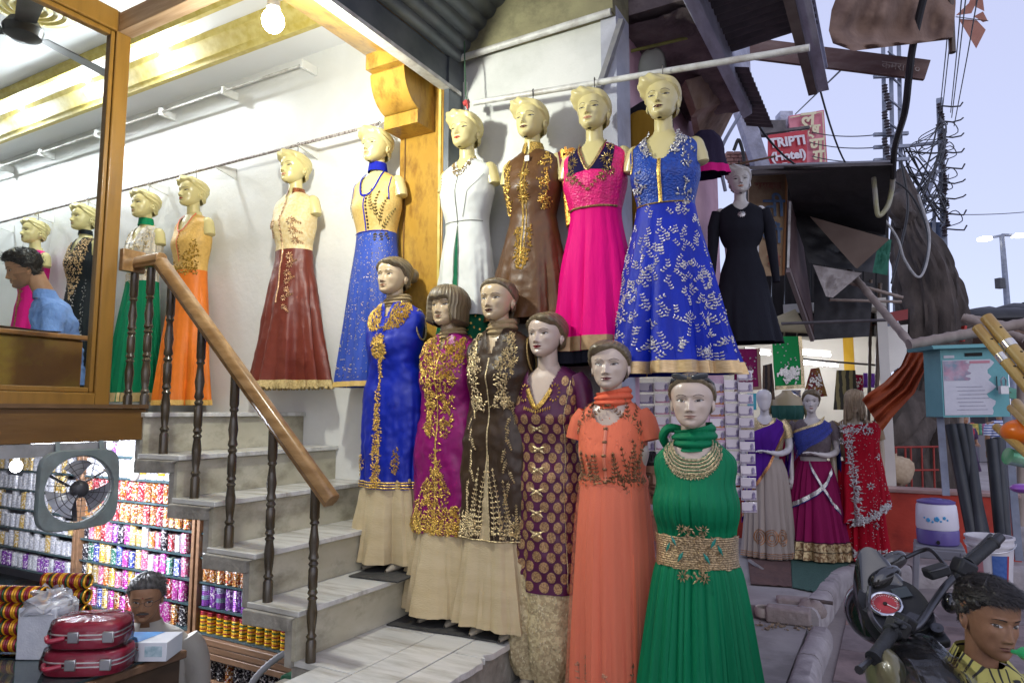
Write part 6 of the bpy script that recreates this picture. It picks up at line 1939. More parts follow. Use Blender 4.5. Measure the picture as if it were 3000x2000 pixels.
person('man in a blue and white striped polo shirt walking in the street',ml,radians(200),1.72,SK2,striped('blue_white_stripes',(0.62,0.64,0.72),(0.04,0.08,0.28),'Z',22,0.55,warp=0.02),pm('grey_trousers',(0.13,0.13,0.14),r=0.8),m_hairblack,pose=0.6)
pl=at(2783,1470,Z=0.0)
person('person in a yellow-green top and pale blue trousers behind the black pipes',pl,radians(150),1.55,SK2,pm('lime_top',(0.45,0.42,0.08),(0.35,0.34,0.05),s=20,r=0.8),pm('pale_blue_trousers',(0.34,0.5,0.62),r=0.8),m_hairblack,female=True,long_top=0.15)
# -- man peering out between the coral and green gowns
pp=at(1915,1328,Y=3.98)
t=thing('person','dark-haired man in a pale shirt peering out between two gowns','person',(pp.x,pp.y,0),radians(4))
H0=pp.z-0.236
HM=Matrix.Translation((0,-0.03,H0))@Matrix.Rotation(radians(14),4,'Z')
mb=MB(HM)
head_mb(mb,SK2,(0.16,0.06,0.045),(0.012,0.01,0.009),male=1.0,makeup=False,beard=(0.02,0.015,0.012),white=(0.5,0.48,0.46),glance=0.003)
mb.M=Matrix.Identity(4);mb.col=SK2
mb.tube([(0,0.03,H0-0.09),(0.16,0.0,H0-0.16),(0.2,0.0,H0-0.30),(0.12,-0.06,H0-0.36),(0.10,-0.14,H0-0.30),(0.06,-0.20,H0-0.20)],[0.05,0.045,0.042,0.04,0.034,0.026],12)
hand_mb(mb,Matrix.Translation((0.055,-0.205,H0-0.18))@Matrix.Rotation(radians(75),4,'X'),SK2,1.0,0.6)
mb.build('body',m_skin,t,local=True)
hb=MB(HM);hair_mb(hb,hl,lambda a,z:0.013+0.012*smooth01(0.16,0.21,z),ridge=0.002,ridge_k=20,rough=0.01)
strands(hb,HM,900,hl,0.03,0.022,Vector((0.1,-0.2,0.4)),9)
hb.build('hair',m_hairblack,t,local=True)
g=Garment([(H0-0.05,0.075,0.07,0.08),(H0-0.09,0.14,0.09,0.10),(H0-0.14,0.20,0.11,0.11),(H0-0.4,0.20,0.14,0.12),(0.75,0.20,0.15,0.14)],seed=8,wrinkle=0.012)
mb=MB();g.mesh(mb,60,40)
mb.tube([(0.18,0.0,H0-0.15),(0.22,0.0,H0-0.30),(0.14,-0.06,H0-0.37)],[0.065,0.068,0.055],14)
mb.tube([(-0.18,0.0,H0-0.15),(-0.22,0.0,H0-0.30),(-0.2,-0.06,H0-0.45)],[0.065,0.068,0.055],14)
mb.build('shirt',pm('pale_check_shirt',(0.48,0.50,0.58),(0.40,0.42,0.52),s=30,r=0.8),t,local=True)
MB().tube([(-0.1,0,0.8),(-0.1,0,0.0)],[0.09,0.06],14).tube([(0.1,0,0.8),(0.1,0,0.0)],[0.09,0.06],14).build('trousers',MATS['dark_trousers'],t,local=True)
# -- boy with a green whistle beside the motorcycle
bp_=at(2868,1690,D=2.12)
t=thing('person','boy in a yellow striped shirt with a green whistle in his mouth','person',(bp_.x,bp_.y,0),radians(34))
H0=bp_.z-0.215
HM=Matrix.Translation((0.0,0.0,H0))@Matrix.Rotation(radians(6),4,'X')@Matrix.Rotation(radians(5),4,'Y')@Matrix.Scale(0.94,4)
mb=MB(HM)
head_mb(mb,SK2,(0.20,0.075,0.06),(0.010,0.008,0.007),male=0.6,makeup=False,neck=False,white=(0.45,0.43,0.41),glance=-0.0045,nz=90,nc=120,wide=1.0)
mb.M=Matrix.Identity(4);mb.col=SK2
mb.tube([(0,0.0,H0+0.07),(0,0.008,H0+0.0),(0,0.02,H0-0.05),(0,0.03,H0-0.12)],[0.044,0.043,0.045,0.075],20)
hand_mb(mb,Matrix.Translation((0.16,-0.20,H0-0.32))@Matrix.Rotation(radians(60),4,'X'),SK2,0.8,0.8)
mb.col=SK2
mb.tube([(0,0.03,H0-0.09),(0.13,0.03,H0-0.12),(0.19,0.01,H0-0.30),(0.165,-0.15,H0-0.33),(0.16,-0.19,H0-0.32)],[0.045,0.04,0.038,0.03,0.024],12)
mb.build('body',m_skin,t,local=True)
hb=MB(HM)
hlb=lambda a:hair_line(a,front=0.176,temple=0.150,ear=0.118,nape=0.06)
hair_mb(hb,hlb,lambda a,z:0.003+0.011*smooth01(0.150,0.20,z),ridge=0.0015,ridge_k=20,rough=0.012)
strands(hb,HM,6000,lambda a:max(0.166,hlb(a)),0.036,0.016,Vector((0.45,-0.75,0.12)),21,thick=0.0008,spread=0.42)
strands(hb,HM,2500,hlb,0.010,0.004,Vector((0.0,0.4,-0.6)),22,thick=0.0007,spread=0.3,zmin=0.06)
hb.build('hair',pm('dusty_black_hair',(0.010,0.008,0.007),(0.028,0.022,0.018),s=50,r=0.5),t,local=True)
m_boyshirt=striped('yellow_black_stripes',(0.42,0.38,0.10),(0.02,0.018,0.016),'X',46,0.74,warp=0.30)
m_boyshirt2=striped('yellow_black_stripes_yoke',(0.42,0.38,0.10),(0.02,0.018,0.016),'Y',46,0.74,warp=0.30)
g=Garment([(H0-0.035,0.062,0.058,0.066,0,0.018),(H0-0.065,0.115,0.075,0.085,0,0.022),(H0-0.10,0.160,0.09,0.095,0,0.025),(H0-0.17,0.172,0.11,0.105,0,0.03),(H0-0.36,0.165,0.125,0.115,0,0.03),(H0-0.60,0.18,0.14,0.13,0,0.03)],seed=11,wrinkle=0.016)
mb=MB();g.mesh(mb,100,60)
for sx in(-1,1):
 mb.tube(spline([(sx*0.145,0.03,H0-0.11),(sx*0.185,0.03,H0-0.20),(sx*0.205,0.0,H0-0.33),(sx*0.17,-0.15,H0-0.33)],4),[0.052,0.060,0.062,0.060,0.058,0.057,0.056,0.055,0.054,0.052,0.050,0.048,0.046],16)
mb.build('shirt',m_boyshirt,t,local=True)
mb=MB()
for sx in(-1,1):
 mb.grid(lambda u,v,sx=sx:Vector((sx*lerp(0.060*cos(u*1.2),0.098*cos(u*1.0),v),0.02+lerp(-0.062,-0.086,v)*sin(u*1.35+0.15),H0+lerp(0.0,-0.052,v)-0.035*u)),10,5)
mb.grid(lambda u,v:Vector((lerp(0.062,0.095,v)*cos(pi*u),0.02+lerp(0.062,0.095,v)*sin(pi*u),H0+lerp(0.008,-0.05,v))),20,5)
mb.build('collar',m_boyshirt2,t,local=True)
mb=MB()
for sx in(-1,1):mb.tube([(sx*0.08,0.03,H0-0.56),(sx*0.085,0.0,0.25),(sx*0.085,0.02,0.03)],[0.085,0.06,0.05],14)
mb.build('trousers',pm('boy_shorts',(0.06,0.06,0.07),r=0.8),t,local=True)
mo=OFF[t.name]@(HM@Vector((0.004,-0.102,0.047)))
wd=(at(3010,1915,D=1.95)-mo).normalized()
one('green_whistle',MB().tube([mo+wd*0.0,mo+wd*0.03,mo+wd*0.06,mo+wd*0.13],[0.006,0.008,0.018,0.021],14),pm('green_toy_plastic',(0.02,0.50,0.20),r=0.3),'bright green toy whistle held in the mouth of the boy','whistle')
# ================================================================ street: ground, paving, kerbs
m_ground=pm('dusty_ground',(0.22,0.19,0.18),(0.30,0.26,0.245),s=1.5,r=0.9,b=0.006,bs=20,c3=(0.13,0.11,0.11),s3=0.8,k3=0.7)
one('ground',MB().grid(lambda u,v:((u-0.5)*900+0,(v-0.5)*900+200,-0.02 if True else 0),8,8),m_ground,None,None,kind='structure')if False else None
mb=MB()
mb.add([(-2.3,-500,-0.02),(600,-500,-0.02),(600,700,-0.02),(-2.3,700,-0.02)],[(0,1,2,3)])
mb.add([(-600,3.6,-0.021),(-2.3,3.6,-0.021),(-2.3,700,-0.021),(-600,700,-0.021)],[(0,1,2,3)])
one('ground',mb,m_ground,None,None,kind='structure')
m_pave=[pm('paving_stone_%d'%i,c,tuple(x*0.78 for x in c),s=5,r=0.8,b=0.004,bs=35,c3=(0.10,0.075,0.075),s3=2.5,k3=0.75)for i,c in enumerate(((0.27,0.20,0.19),(0.25,0.205,0.20),(0.29,0.185,0.165),(0.23,0.19,0.19)))]
pv=thing('paving',None,None,(0.6,4.5,0),kind='structure')
for i in range(7):
 for j in range(12):
  x0,y0=-0.40+0.46*i,2.2+0.62*j+(0.31 if i%2 else 0)
  if x0>0.3 and y0>7.0:continue
  if x0<0.3 and y0>6.5:continue
  MB().bb(x0+0.006,x0+0.454,y0+0.006,y0+0.614,-0.05,RND.uniform(-0.004,0.006)).build('paving_stone',m_pave[(i*5+j*3)%4],pv,bev=0.006)
m_kerb=pm('kerb_concrete',(0.30,0.27,0.275),(0.40,0.365,0.36),s=7,r=0.85,b=0.006,bs=30,c3=(0.17,0.15,0.15),s3=4,k3=0.65)
m_apron=pm('apron_concrete',(0.25,0.235,0.23),(0.34,0.32,0.31),s=3,r=0.85,b=0.004,bs=22,c3=(0.14,0.13,0.125),s3=2,k3=0.7)
one('apron',MB().bb(-2.2,-0.60,3.62,5.42,-0.05,0.085),m_apron,None,None,kind='structure')
kb=thing('kerb',None,None,(-0.5,5,0),kind='structure')
def kstone(p,q,w=0.13,z0=-0.05,z1=0.11):
 p,q=Vector(p),Vector(q)
 d=(q-p).normalized();n_=Vector((d.y,-d.x,0))
 prof=[(-w/2,z0),(-w/2,z1-0.05),(-w/2+0.015,z1-0.015),(-w/4,z1),(w/4,z1),(w/2-0.015,z1-0.02),(w/2,z1-0.06),(w/2,z0)]
 mb=MB()
 N_=8
 rows=[]
 for i in range(N_+1):
  c=p.lerp(q,i/N_)
  rows.append([c+n_*(a+0.006*noise.noise((c.x*9,c.y*9,a*20)))+Vector((0,0,b+0.006*noise.noise((c.x*7,c.y*7,a*30+4))))for a,b in prof])
 vs=[v for r in rows for v in r];k=len(prof)
 fs=[(i*k+j,i*k+j+1,(i+1)*k+j+1,(i+1)*k+j)for i in range(N_)for j in range(k-1)]
 fs+=[tuple(range(k)),tuple(N_*k+j for j in range(k))]
 mb.add(vs,fs)
 mb.build('kerb_stone',m_kerb,kb)
for y0,y1,x0,x1 in((2.5,3.28,-0.47,-0.49),(3.30,4.12,-0.49,-0.52),(4.14,4.72,-0.52,-0.53),(4.74,5.36,-0.53,-0.51)):
 kstone((x0,y0,0),(x1,y1,0),0.15)
for a,b in(((-0.62,5.55,0),(-0.56,6.15,0)),((-0.56,6.17,0),(-0.53,6.80,0)),((-0.53,6.82,0),(-0.42,7.22,0)),((-0.40,7.26,0),(0.05,7.52,0)),((0.07,7.53,0),(0.62,7.82,0)),((0.64,7.83,0),(1.3,8.1,0))):
 kstone(a,b,0.16,z1=0.175)
mb=MB().prism([(-2.6,5.5),(-0.64,5.5),(-0.58,6.8),(-0.48,7.25),(0.6,7.86),(1.3,8.16),(1.3,8.6),(-2.6,8.6)],'z',-0.05,0.16)
one('pavement',mb,m_apron,None,None,kind='structure')
m_greenmat=pm('green_jute_mat',(0.030,0.085,0.065),(0.05,0.12,0.095),s=50,r=0.9,b=0.006,bs=90,st=(1,3,1))
m_brownmat=pm('brown_jute_mat',(0.085,0.045,0.04),(0.12,0.065,0.055),s=30,r=0.9,b=0.006,bs=90,c3=(0.16,0.08,0.06),s3=3,k3=0.6)
def floormat(pix,z,mat,label):
 mb=MB()
 c=[at(x,y,Z=z)for x,y in pix]
 mb.grid(lambda u,v:(c[0].lerp(c[1],u)).lerp(c[3].lerp(c[2],u),v)+Vector((0,0,0.008+0.006*noise.noise((u*8,v*8,1)))),24,20)
 mb.grid(lambda u,v:(c[0].lerp(c[1],u)).lerp(c[3].lerp(c[2],u),v)+Vector((0,0,0.001)),4,4)
 return one('floor_mat',mb,mat,label,'mat')
floormat([(2316,1612),(2498,1640),(2402,1738),(2322,1722)],0.165,m_greenmat,'green woven mat on the pavement in front of the saree mannequins')
floormat([(2185,1600),(2314,1612),(2320,1720),(2200,1712)],0.166,m_brownmat,'brown woven mat beside the green one on the pavement')
m_rub=pm('rubble_stone',(0.24,0.19,0.175),(0.33,0.28,0.26),s=9,r=0.9,b=0.01,bs=25,c3=(0.13,0.10,0.1),s3=5)
def rock(c,r,seed):
 mb=MB()
 mb.grid(lambda u,v:Vector(c)+Vector((r[0]*cos(pi*(v-.5))*cos(2*pi*u),r[1]*cos(pi*(v-.5))*sin(2*pi*u),r[2]*sin(pi*(v-.5))))*(1+0.35*noise.noise((cos(2*pi*u)*1.6+seed,sin(2*pi*u)*1.6,v*3))),14,9,closed=True)
 return mb
for i,(px,py,w_,lb)in enumerate(((2325,1775,0.24,'reddish block on the rubble behind the apron'),(2310,1805,0.30,'long reddish block at the edge of the concrete apron'),(2375,1788,0.13,'broken rounded block beside the kerb'))):
 p=at(px,py,Z=0.13)
 if i<2:one('rubble_block',MB().box((p.x,p.y,0.085+0.055),(w_,0.13,0.11),rotz(0.2-0.15*i)),m_rub,lb,'block',bev=0.015)
 else:one('rubble_block',rock((p.x,p.y,0.14),(0.10,0.09,0.07),4),m_rub,lb,'block')
p=at(2238,1790,Z=0.14)
one('broken_pot',MB().lathe([(0.03,0.0),(0.06,0.02),(0.07,0.06),(0.06,0.085),(0.052,0.08),(0.058,0.05),(0.02,0.012)],18,(p.x,p.y,0.09),caps=False),pm('pale_shard',(0.4,0.34,0.3),r=0.8),'pale broken bowl lying in the rubble','bowl')
mb=MB()
for k in range(60):
 p=at(RND.uniform(2215,2385),RND.uniform(1815,1845),Z=0.09)
 mb.M=Matrix.Translation((p.x,p.y,0.093))@Matrix.Rotation(RND.uniform(0,6),4,'Z')@Matrix.Rotation(RND.uniform(-.5,.5),4,'X')
 s_=RND.uniform(0.006,0.02)
 mb.box((0,0,0),(s_,s_*1.5,s_*0.4))
mb.M=Matrix.Identity(4)
one('debris',mb,pm('leaf_litter',(0.30,0.22,0.14),(0.14,0.10,0.07),s=40,r=0.9),'dry leaves and grit along the edge of the apron','debris',kind='stuff')
al=thing('aluminium_frame','bent aluminium window frame lying across the pavement edge','frame',at(2290,1700,Z=0.15))
m_alu=pm('dull_aluminium',(0.50,0.50,0.52),(0.40,0.40,0.42),s=12,r=0.35,m=0.7)
for k,(o1,o2)in enumerate(((0,0),(28,18),(50,38))):
 MB().bar(at(2195+o1*0.1,1640+o1,D=6.6)-Vector((0,0,0.0)),at(2330-o2*0.9,1735+o2*0.75,D=6.0),0.03,0.018).build('channel',m_alu,al)
MB().bar(at(2335,1722,D=6.0),at(2292,1768,D=5.95),0.022,0.022).build('end_bracket',m_alu,al)
one('iron_rod',MB().tube([at(2318,1752,Z=0.17),at(2380,1757,Z=0.17),at(2440,1766,Z=0.17)],0.014,10),pm('rusty_iron',(0.07,0.06,0.06),(0.12,0.09,0.08),s=20,r=0.6,m=0.4),'dark iron rod lying on the pavement edge','rod')
# ================================================================ the pink building with soffit, canopy and beam
m_pinkw=pm('pink_limewash',(0.62,0.38,0.46),(0.70,0.47,0.55),s=3,r=0.85,b=0.003,bs=20,c3=(0.46,0.26,0.32),s3=2.5,k3=0.5)
m_soffit=pm('sooty_plaster',(0.15,0.115,0.115),(0.23,0.18,0.175),s=5,r=0.95,b=0.02,bs=14,c3=(0.05,0.038,0.038),s3=4,k3=0.8)
m_brownpl=pm('brown_plaster',(0.26,0.17,0.11),(0.36,0.27,0.22),s=5,r=0.95,b=0.02,bs=16,c3=(0.12,0.075,0.05),s3=4,k3=0.75)
m_bluepaint=pm('flaking_pale_paint',(0.38,0.40,0.50),(0.52,0.54,0.64),s=9,r=0.7,b=0.004,bs=40,st=(1,0.3,1),c3=(0.20,0.19,0.22),s3=6,k3=0.7)
pk=thing('pink_building','old pink-washed building with a sooty overhanging ledge','building',(-1.4,4.8,0))
MB().bb(-1.45,-1.25,3.57,6.0,2.05,6.0).build('wall',m_pinkw,pk)
MB().bb(-1.45,-1.25,3.57,3.75,0.0,2.05).build('wall',m_pinkw,pk)
MB().bb(-1.45,-1.25,5.15,6.0,0.0,2.05).build('wall',m_pinkw,pk)
MB().bb(-2.6,-2.5,3.57,6.0,0.0,2.3).build('back_wall',pm('dim_wall',(0.14,0.12,0.13),(0.2,0.17,0.18),s=4,r=0.9),pk)
MB().bb(-2.5,-1.25,3.57,6.0,2.3,2.36).build('stall_ceiling',m_soffit,pk)
def sof(u,v):
 x,y=lerp(-1.249,-0.86,u),lerp(3.57,5.05,v)
 return(x,y,3.80+0.03*noise.noise((x*6,y*6,1))+0.015*noise.noise((x*19,y*19,5)))
mb=MB().grid(sof,30,70,flip=True)
mb.bb(-1.249,-0.86,3.57,5.05,3.86,4.3)
mb.build('soffit',m_soffit,pk)
MB().prism([(-0.855,3.74),(-0.79,3.77),(-0.79,4.3),(-0.855,4.3)],'y',2.9,5.06).build('fascia',m_bluepaint,pk,bev=0.006)
c4=[at(2008,235,X=-1.05),at(2128,205,X=-0.90),at(2166,288,X=-0.90),at(2040,322,X=-1.05)]
def slab4(c4,th,nrm,nu=16,nv=16,rough=0.012,seed=0):
 mb=MB();n_=Vector(nrm).normalized()*th
 def f(u,v,o):
  p=c4[0].lerp(c4[1],u).lerp(c4[3].lerp(c4[2],u),v)
  return p+n_*o+n_.normalized()*rough*noise.noise((u*6+seed,v*6,o))
 mb.grid(lambda u,v:f(u,v,0),nu,nv);mb.grid(lambda u,v:f(u,v,1),nu,nv)
 e=[f(0,0,0),f(1,0,0),f(1,1,0),f(0,1,0),f(0,0,1),f(1,0,1),f(1,1,1),f(0,1,1)]
 mb.add(e,[(0,1,5,4),(1,2,6,5),(2,3,7,6),(3,0,4,7)])
 return mb
slab4(c4,0.12,(-0.5,0.85,0)).build('bracket_panel',m_brownpl,pk)
c4=[at(2038,326,X=-1.08),at(2168,291,X=-0.93),at(2112,405,X=-1.12),at(2060,440,X=-1.2)]
slab4(c4,0.12,(-0.5,0.85,0),seed=3).build('bracket_panel',m_brownpl,pk)
m_corr=pm('sooty_corrugated_iron',(0.065,0.06,0.065),(0.11,0.10,0.105),s=6,r=0.6,m=0.4,c3=(0.16,0.14,0.14),s3=4,k3=0.5)
def corrugated(name,label,x0,x1,y0,y1,z0,z1,period=0.076,amp=0.011,slope_y=0.0):
 mb=MB();n_=int((y1-y0)/period*8)
 def f(u,v,dz):
  y=lerp(y0,y1,v)
  return(lerp(x0,x1,u),y,lerp(z0,z1,u)+slope_y*(y-y0)+amp*sin(2*pi*y/period)+dz)
 mb.grid(lambda u,v:f(u,v,0),2,n_);mb.grid(lambda u,v:f(u,v,-0.0015),2,n_)
 return one(name,mb,m_corr,label,'roof sheet')
corrugated('corrugated_sheet','dark corrugated iron canopy sheet under the steel beam',-0.80,-0.28,2.6,4.36,3.90,3.94)
corrugated('corrugated_sheet','serrated dark iron sheet hanging over the pink building corner',-0.90,-0.70,4.42,5.45,3.86,3.80)
corrugated('corrugated_sheet','corrugated iron awning sheet above the shop shutter',-1.95,-1.25,0.5,3.28,4.30,4.16)
bm=thing('steel_beam','steel channel beam projecting under the canopy, pale on one side','beam',(-0.32,3.5,3.8))
MB().bb(-0.345,-0.335,1.6,4.95,3.78,3.95).build('web',m_bluepaint,bm)
MB().bb(-0.334,-0.27,1.6,4.95,3.78,3.79).bb(-0.334,-0.27,1.6,4.95,3.94,3.95).build('flange',m_bluepaint,bm)
MB().bb(-0.40,-0.3455,1.6,4.955,3.77,3.80).build('angle',pm('brown_primer',(0.11,0.085,0.075),(0.16,0.13,0.12),s=8,r=0.6),bm)
pk2=thing('painted_pillar','pale flaking pillar at the corner beyond the pink building','pillar',(-0.95,6.0,0))
q0,q1=at(2168,330,D=5.9),at(2236,480,D=5.9)
MB().bar(at(2150,250,D=6.2),at(2232,500,D=6.2),0.10,0.14).build('strut',m_bluepaint,pk2)
MB().bar(at(2205,350,D=6.6),at(2222,500,D=6.6),0.10,0.10).build('post',m_bluepaint,pk2)
brk=thing('brick_wall','patch of exposed brick beside the pale pillar','wall',at(2160,480,D=6.4))
o_=at(2128,476,D=6.4);rr=Vector((_c,_s,0));
m_brk=pm('weathered_brick',(0.33,0.16,0.13),(0.42,0.24,0.2),s=20,r=0.9,b=0.004,bs=60)
for j in range(4):
 for i in range(4):
  c=o_+rr*(0.07*i+(0.03 if j%2 else 0))+Vector((0,0,0.035*j-0.02))
  MB().box(c,(0.062,0.06,0.028),rotz(YAW)).build('brick',m_brk,brk)
plk=MB().bar(at(2150,138,D=5.2),at(2722,205,D=4.9),0.03,0.15)
pb=thing('wooden_plank','long brown painted plank jutting out beneath the canopy','plank',at(2450,180,D=5.0))
slab4([at(2150,110,D=5.2),at(2722,182,D=4.9),at(2704,238,D=4.9),at(2150,170,D=5.2)],0.03,(0.3,-0.9,0),rough=0.003).build('board',pm('maroon_board',(0.10,0.05,0.045),(0.15,0.085,0.07),s=5,r=0.7,st=(1,1,3),c3=(0.24,0.19,0.17),s3=4,k3=0.5),pb)
nrm_=Vector((_s,-_c,0))
text_mb('कमरा न०',0.085,plane_M(at(2640,197,D=4.86),(rr+Vector((0,0,-0.14))),(0,0,1)),0.001).build('lettering',pm('faded_white',(0.4,0.36,0.33),(0.24,0.18,0.16),s=30,r=0.8),pb)
sh_=thing('mannequin_shell','hollow back shell of a form hung behind the white rod','mannequin',at(1905,235,Y=3.75))
c0=at(1910,205,Y=3.75)
mb=MB()
mb.grid(lambda u,v:c0+Vector((0.085*cos(pi*u)*sin(pi*min(.97,max(.03,v)))**0.6,0.05*sin(pi*u)*sin(pi*min(.97,max(.03,v)))**0.6,0.13*cos(pi*v))),16,14)
mb.grid(lambda u,v:c0+Vector((0.080*cos(pi*u)*sin(pi*min(.97,max(.03,v)))**0.6,0.044*sin(pi*u)*sin(pi*min(.97,max(.03,v)))**0.6-0.0,0.126*cos(pi*v))),16,14)
mb.build('shell',pm('shell_plastic',(0.34,0.36,0.30),(0.4,0.42,0.36),s=6,r=0.5),sh_)
def flat_garment(name,label,cx,cy,z_top,z_hem,w0,w1,mat,cat='garment',sleeve=0.0,rz_=0.0,hem=None,d=0.07):
 t=thing(name,label,cat,(cx,cy,z_hem),rz_)
 H=z_top-z_hem
 g_=Garment([(H,0.05,d*.6,d*.6),(H-0.05,w0,d,d),(H-0.4*(H/1.0),lerp(w0,w1,0.35),d*1.1,d),(0,w1,d*1.3,d)],[(5,0.02,0.06,1.0,H-0.2,0)],seed=int(cx*10),wrinkle=0.008)
 mb=MB();g_.mesh(mb,60,40)
 if sleeve:
  for sx in(-1,1):mb.tube([(sx*(w0-0.03),0,H-0.07),(sx*(w0+0.05),0,H-0.07-sleeve*0.5),(sx*(w0+0.07),0,H-0.07-sleeve)],[0.05,0.055,0.055],12)
 mb.build('cloth',mat,t,local=True)
 if hem:
  mb=MB();g_.band(mb,0.0,0.05,0.003,60);mb.build('trim',hem,t,local=True)
 return t
m_must=cloth('mustard_cloth',(0.24,0.13,0.012))
pbk=at(1872,330,Y=3.62)
flat_garment('hanging_kurta','black garment hung behind the royal blue gown',at(1898,330,Y=3.72).x,3.72,at(1905,300,Y=3.72).z,1.85,0.13,0.15,cloth('black_cotton',(0.012,0.012,0.016)))
flat_garment('hanging_kurta','mustard garment with green cuff hung behind the hot pink gown',at(1845,400,Y=3.60).x+0.05,3.64,at(1850,330,Y=3.6).z,1.8,0.10,0.10,m_must,hem=MATS['green_georgette'])
flat_garment('hanging_kurta','dark indigo garment with magenta hem beside the royal blue gown',at(2062,330,Y=4.05).x,4.05,at(2055,390,Y=4.05).z,at(2080,515,Y=4.05).z,0.09,0.13,cloth('indigo_cloth',(0.03,0.022,0.05)),hem=MATS['magenta_cotton'])
p0,p1=at(1850,150,Y=3.72),at(2062,100,Y=3.9)
one('bamboo_stick',MB().tube([at(1838,160,Y=3.7),p0,p1],0.010,8),pm('green_bamboo',(0.30,0.30,0.06),(0.2,0.19,0.05),s=20,r=0.5),'thin greenish bamboo stick under the sooty ledge','stick')
one('hanging_stick',MB().tube([at(2060,500,D=5.35),at(2165,480,D=5.25),at(2272,458,D=5.2)],0.009,8),pm('brown_stick',(0.19,0.11,0.06),(0.12,0.07,0.04),s=20,r=0.7),'brown stick that carries the black dress','stick')
m_pkt=pm('packet_white',(0.62,0.56,0.60),(0.68,0.62,0.65),s=8,r=0.25,coat=0.3)
m_pic=[pm('packet_print_%d'%i,c,tuple(x*0.5 for x in c),s=60,r=0.3)for i,c in enumerate(((0.36,0.30,0.48),(0.60,0.26,0.36),(0.55,0.17,0.05),(0.40,0.34,0.44)))]
packet_me={}
def packet_strip(px,y_top,n_,w_,pitch,D,kind,label,lean=0.0):
 p=at(px,y_top,D=D)
 t=thing('packet_strip',label,'packets',p,YAW+lean,group='hanging strips of packets')
 h=pitch*0.82
 for k in range(n_):
  z=-pitch*(k+0.5)
  kk=(w_,h)
  if kk not in packet_me:
   packet_me[kk]=(MB().bb(-w_/2,w_/2,-0.008,0.0,-h/2,h/2).mesh('packet',m_pkt),MB().bb(-w_*0.42,w_*0.12,-0.0095,-0.0085,-h*0.30,h*0.15).mesh('label',m_pkt),MB().ell((w_*0.3,-0.009,0),(w_*0.12,0.002,h*0.36),12,6).mesh('portrait',m_pic[0]))
  o=bpy.data.objects.new('packet',packet_me[kk][0]);COL.objects.link(o);o.parent=t
  o.location=(RND.uniform(-0.002,0.002),0,z);o.rotation_euler=(RND.uniform(-0.05,0.1),0,RND.uniform(-0.03,0.03))
  im=bpy.data.objects.new('print',MB().bb(-w_*0.48,w_*0.48,-0.0088,-0.0082,-h*0.46,-h*0.22).mesh('print',m_pic[kind if kind<3 else 3]));COL.objects.link(im);im.parent=o
  lb=bpy.data.objects.new('label',packet_me[kk][1]);COL.objects.link(lb);lb.parent=o
  pt_=bpy.data.objects.new('portrait',packet_me[kk][2]);COL.objects.link(pt_);pt_.parent=o
 MB().bb(-w_/2-0.004,w_/2+0.004,0.001,0.002,-pitch*n_,0.02).build('backing_film',clear('strip_film',(0.9,0.9,0.93),0.2,0.1),t,local=True)
for i,(px,y0,n_,kd,wh)in enumerate(((1893,1118,8,0,'leftmost, beside the coral gown'),(1938,1116,10,1,'second from the coral gown'),(1984,1114,8,1,'behind the left side of the green mannequin head'),(2098,1120,8,2,'with orange cards, right of the green mannequin head'),(2142,1110,10,0,'second from the end'),(2180,1082,12,3,'at the end by the violet saree'))):
 packet_strip(px,y0,n_,0.086,0.068,4.05-0.02*i,kd,'clear strip of small packets hanging, '+wh)
 # ================================================================ the saree shop
m_redw=pm('red_oxide_paint',(0.42,0.040,0.022),(0.50,0.06,0.035),s=4,r=0.75,b=0.003,bs=30,c3=(0.17,0.012,0.01),s3=3,k3=0.6)
rw=thing('red_plinth_wall','low red-painted plinth wall behind the saree mannequins','wall',(-0.3,8.4,0))
MB().bb(-2.6,1.02,8.28,8.5,0.1,0.76).build('wall',m_redw,rw,bev=0.01)
MB().bb(-2.6,1.05,8.26,8.56,0.761,0.80).build('coping',pm('dusty_coping',(0.30,0.18,0.16),(0.36,0.24,0.22),s=8,r=0.8),rw,bev=0.008)
ss=thing('saree_shop','brightly lit saree shop interior behind the red plinth','shop',(-1.0,10,0))
m_lit_wall=pm('shop_cream_wall',(0.62,0.60,0.55),(0.7,0.68,0.62),s=3,r=0.6)
MB().bb(-3.2,-0.1,8.5,11.2,0.66,0.78).build('floor',m_floor,ss)
MB().bb(-3.2,-0.1,11.2,11.3,0.78,2.75).build('wall',m_lit_wall,ss)
MB().bb(-3.3,-3.2,8.5,11.3,0.78,2.75).build('wall',m_lit_wall,ss)
MB().bb(-0.1,0.0,8.6,11.3,0.78,2.75).build('wall',m_lit_wall,ss)
MB().bb(-3.3,0.0,8.5,11.3,2.75,2.85).build('ceiling',m_lit_wall,ss)
yp=at(2486,1020,D=8.9)
MB().bb(yp.x-0.06,yp.x+0.06,yp.y-0.06,yp.y+0.06,0.78,2.75).build('yellow_pillar',pm('yellow_paint',(0.62,0.36,0.02),(0.68,0.42,0.04),s=5,r=0.5),ss)
def fluoro(px0,px1,py0,py1,D,label,pw):
 a,b=at(px0,py0,D=D),at(px1,py1,D=D)
 t=thing('tube_light',label,'tube light',(a+b)/2,group='tube lights of the saree shop')
 MB().tube([a,b],0.018,10).build('tube',emit('lit_tube_white',(0.93,0.93,1.0),26),t)
 MB().bar(a+Vector((0,0.03,0.05)),b+Vector((0,0.03,0.05)),0.05,0.03).build('batten',m_white_metal,t)
 lamp('tube_light_glow',(a+b)/2+Vector((0,-0.12,-0.03)),pw,(0.97,0.96,1.0),0.25,parent=t)
fluoro(2335,2432,1034,1040,9.6,'upper lit fluorescent tube in the saree shop',9)
fluoro(2345,2453,1062,1070,9.0,'lower lit fluorescent tube in the saree shop',9)
fluoro(2180,2256,1030,1036,9.6,'lit fluorescent tube beside the magenta cloth',7)
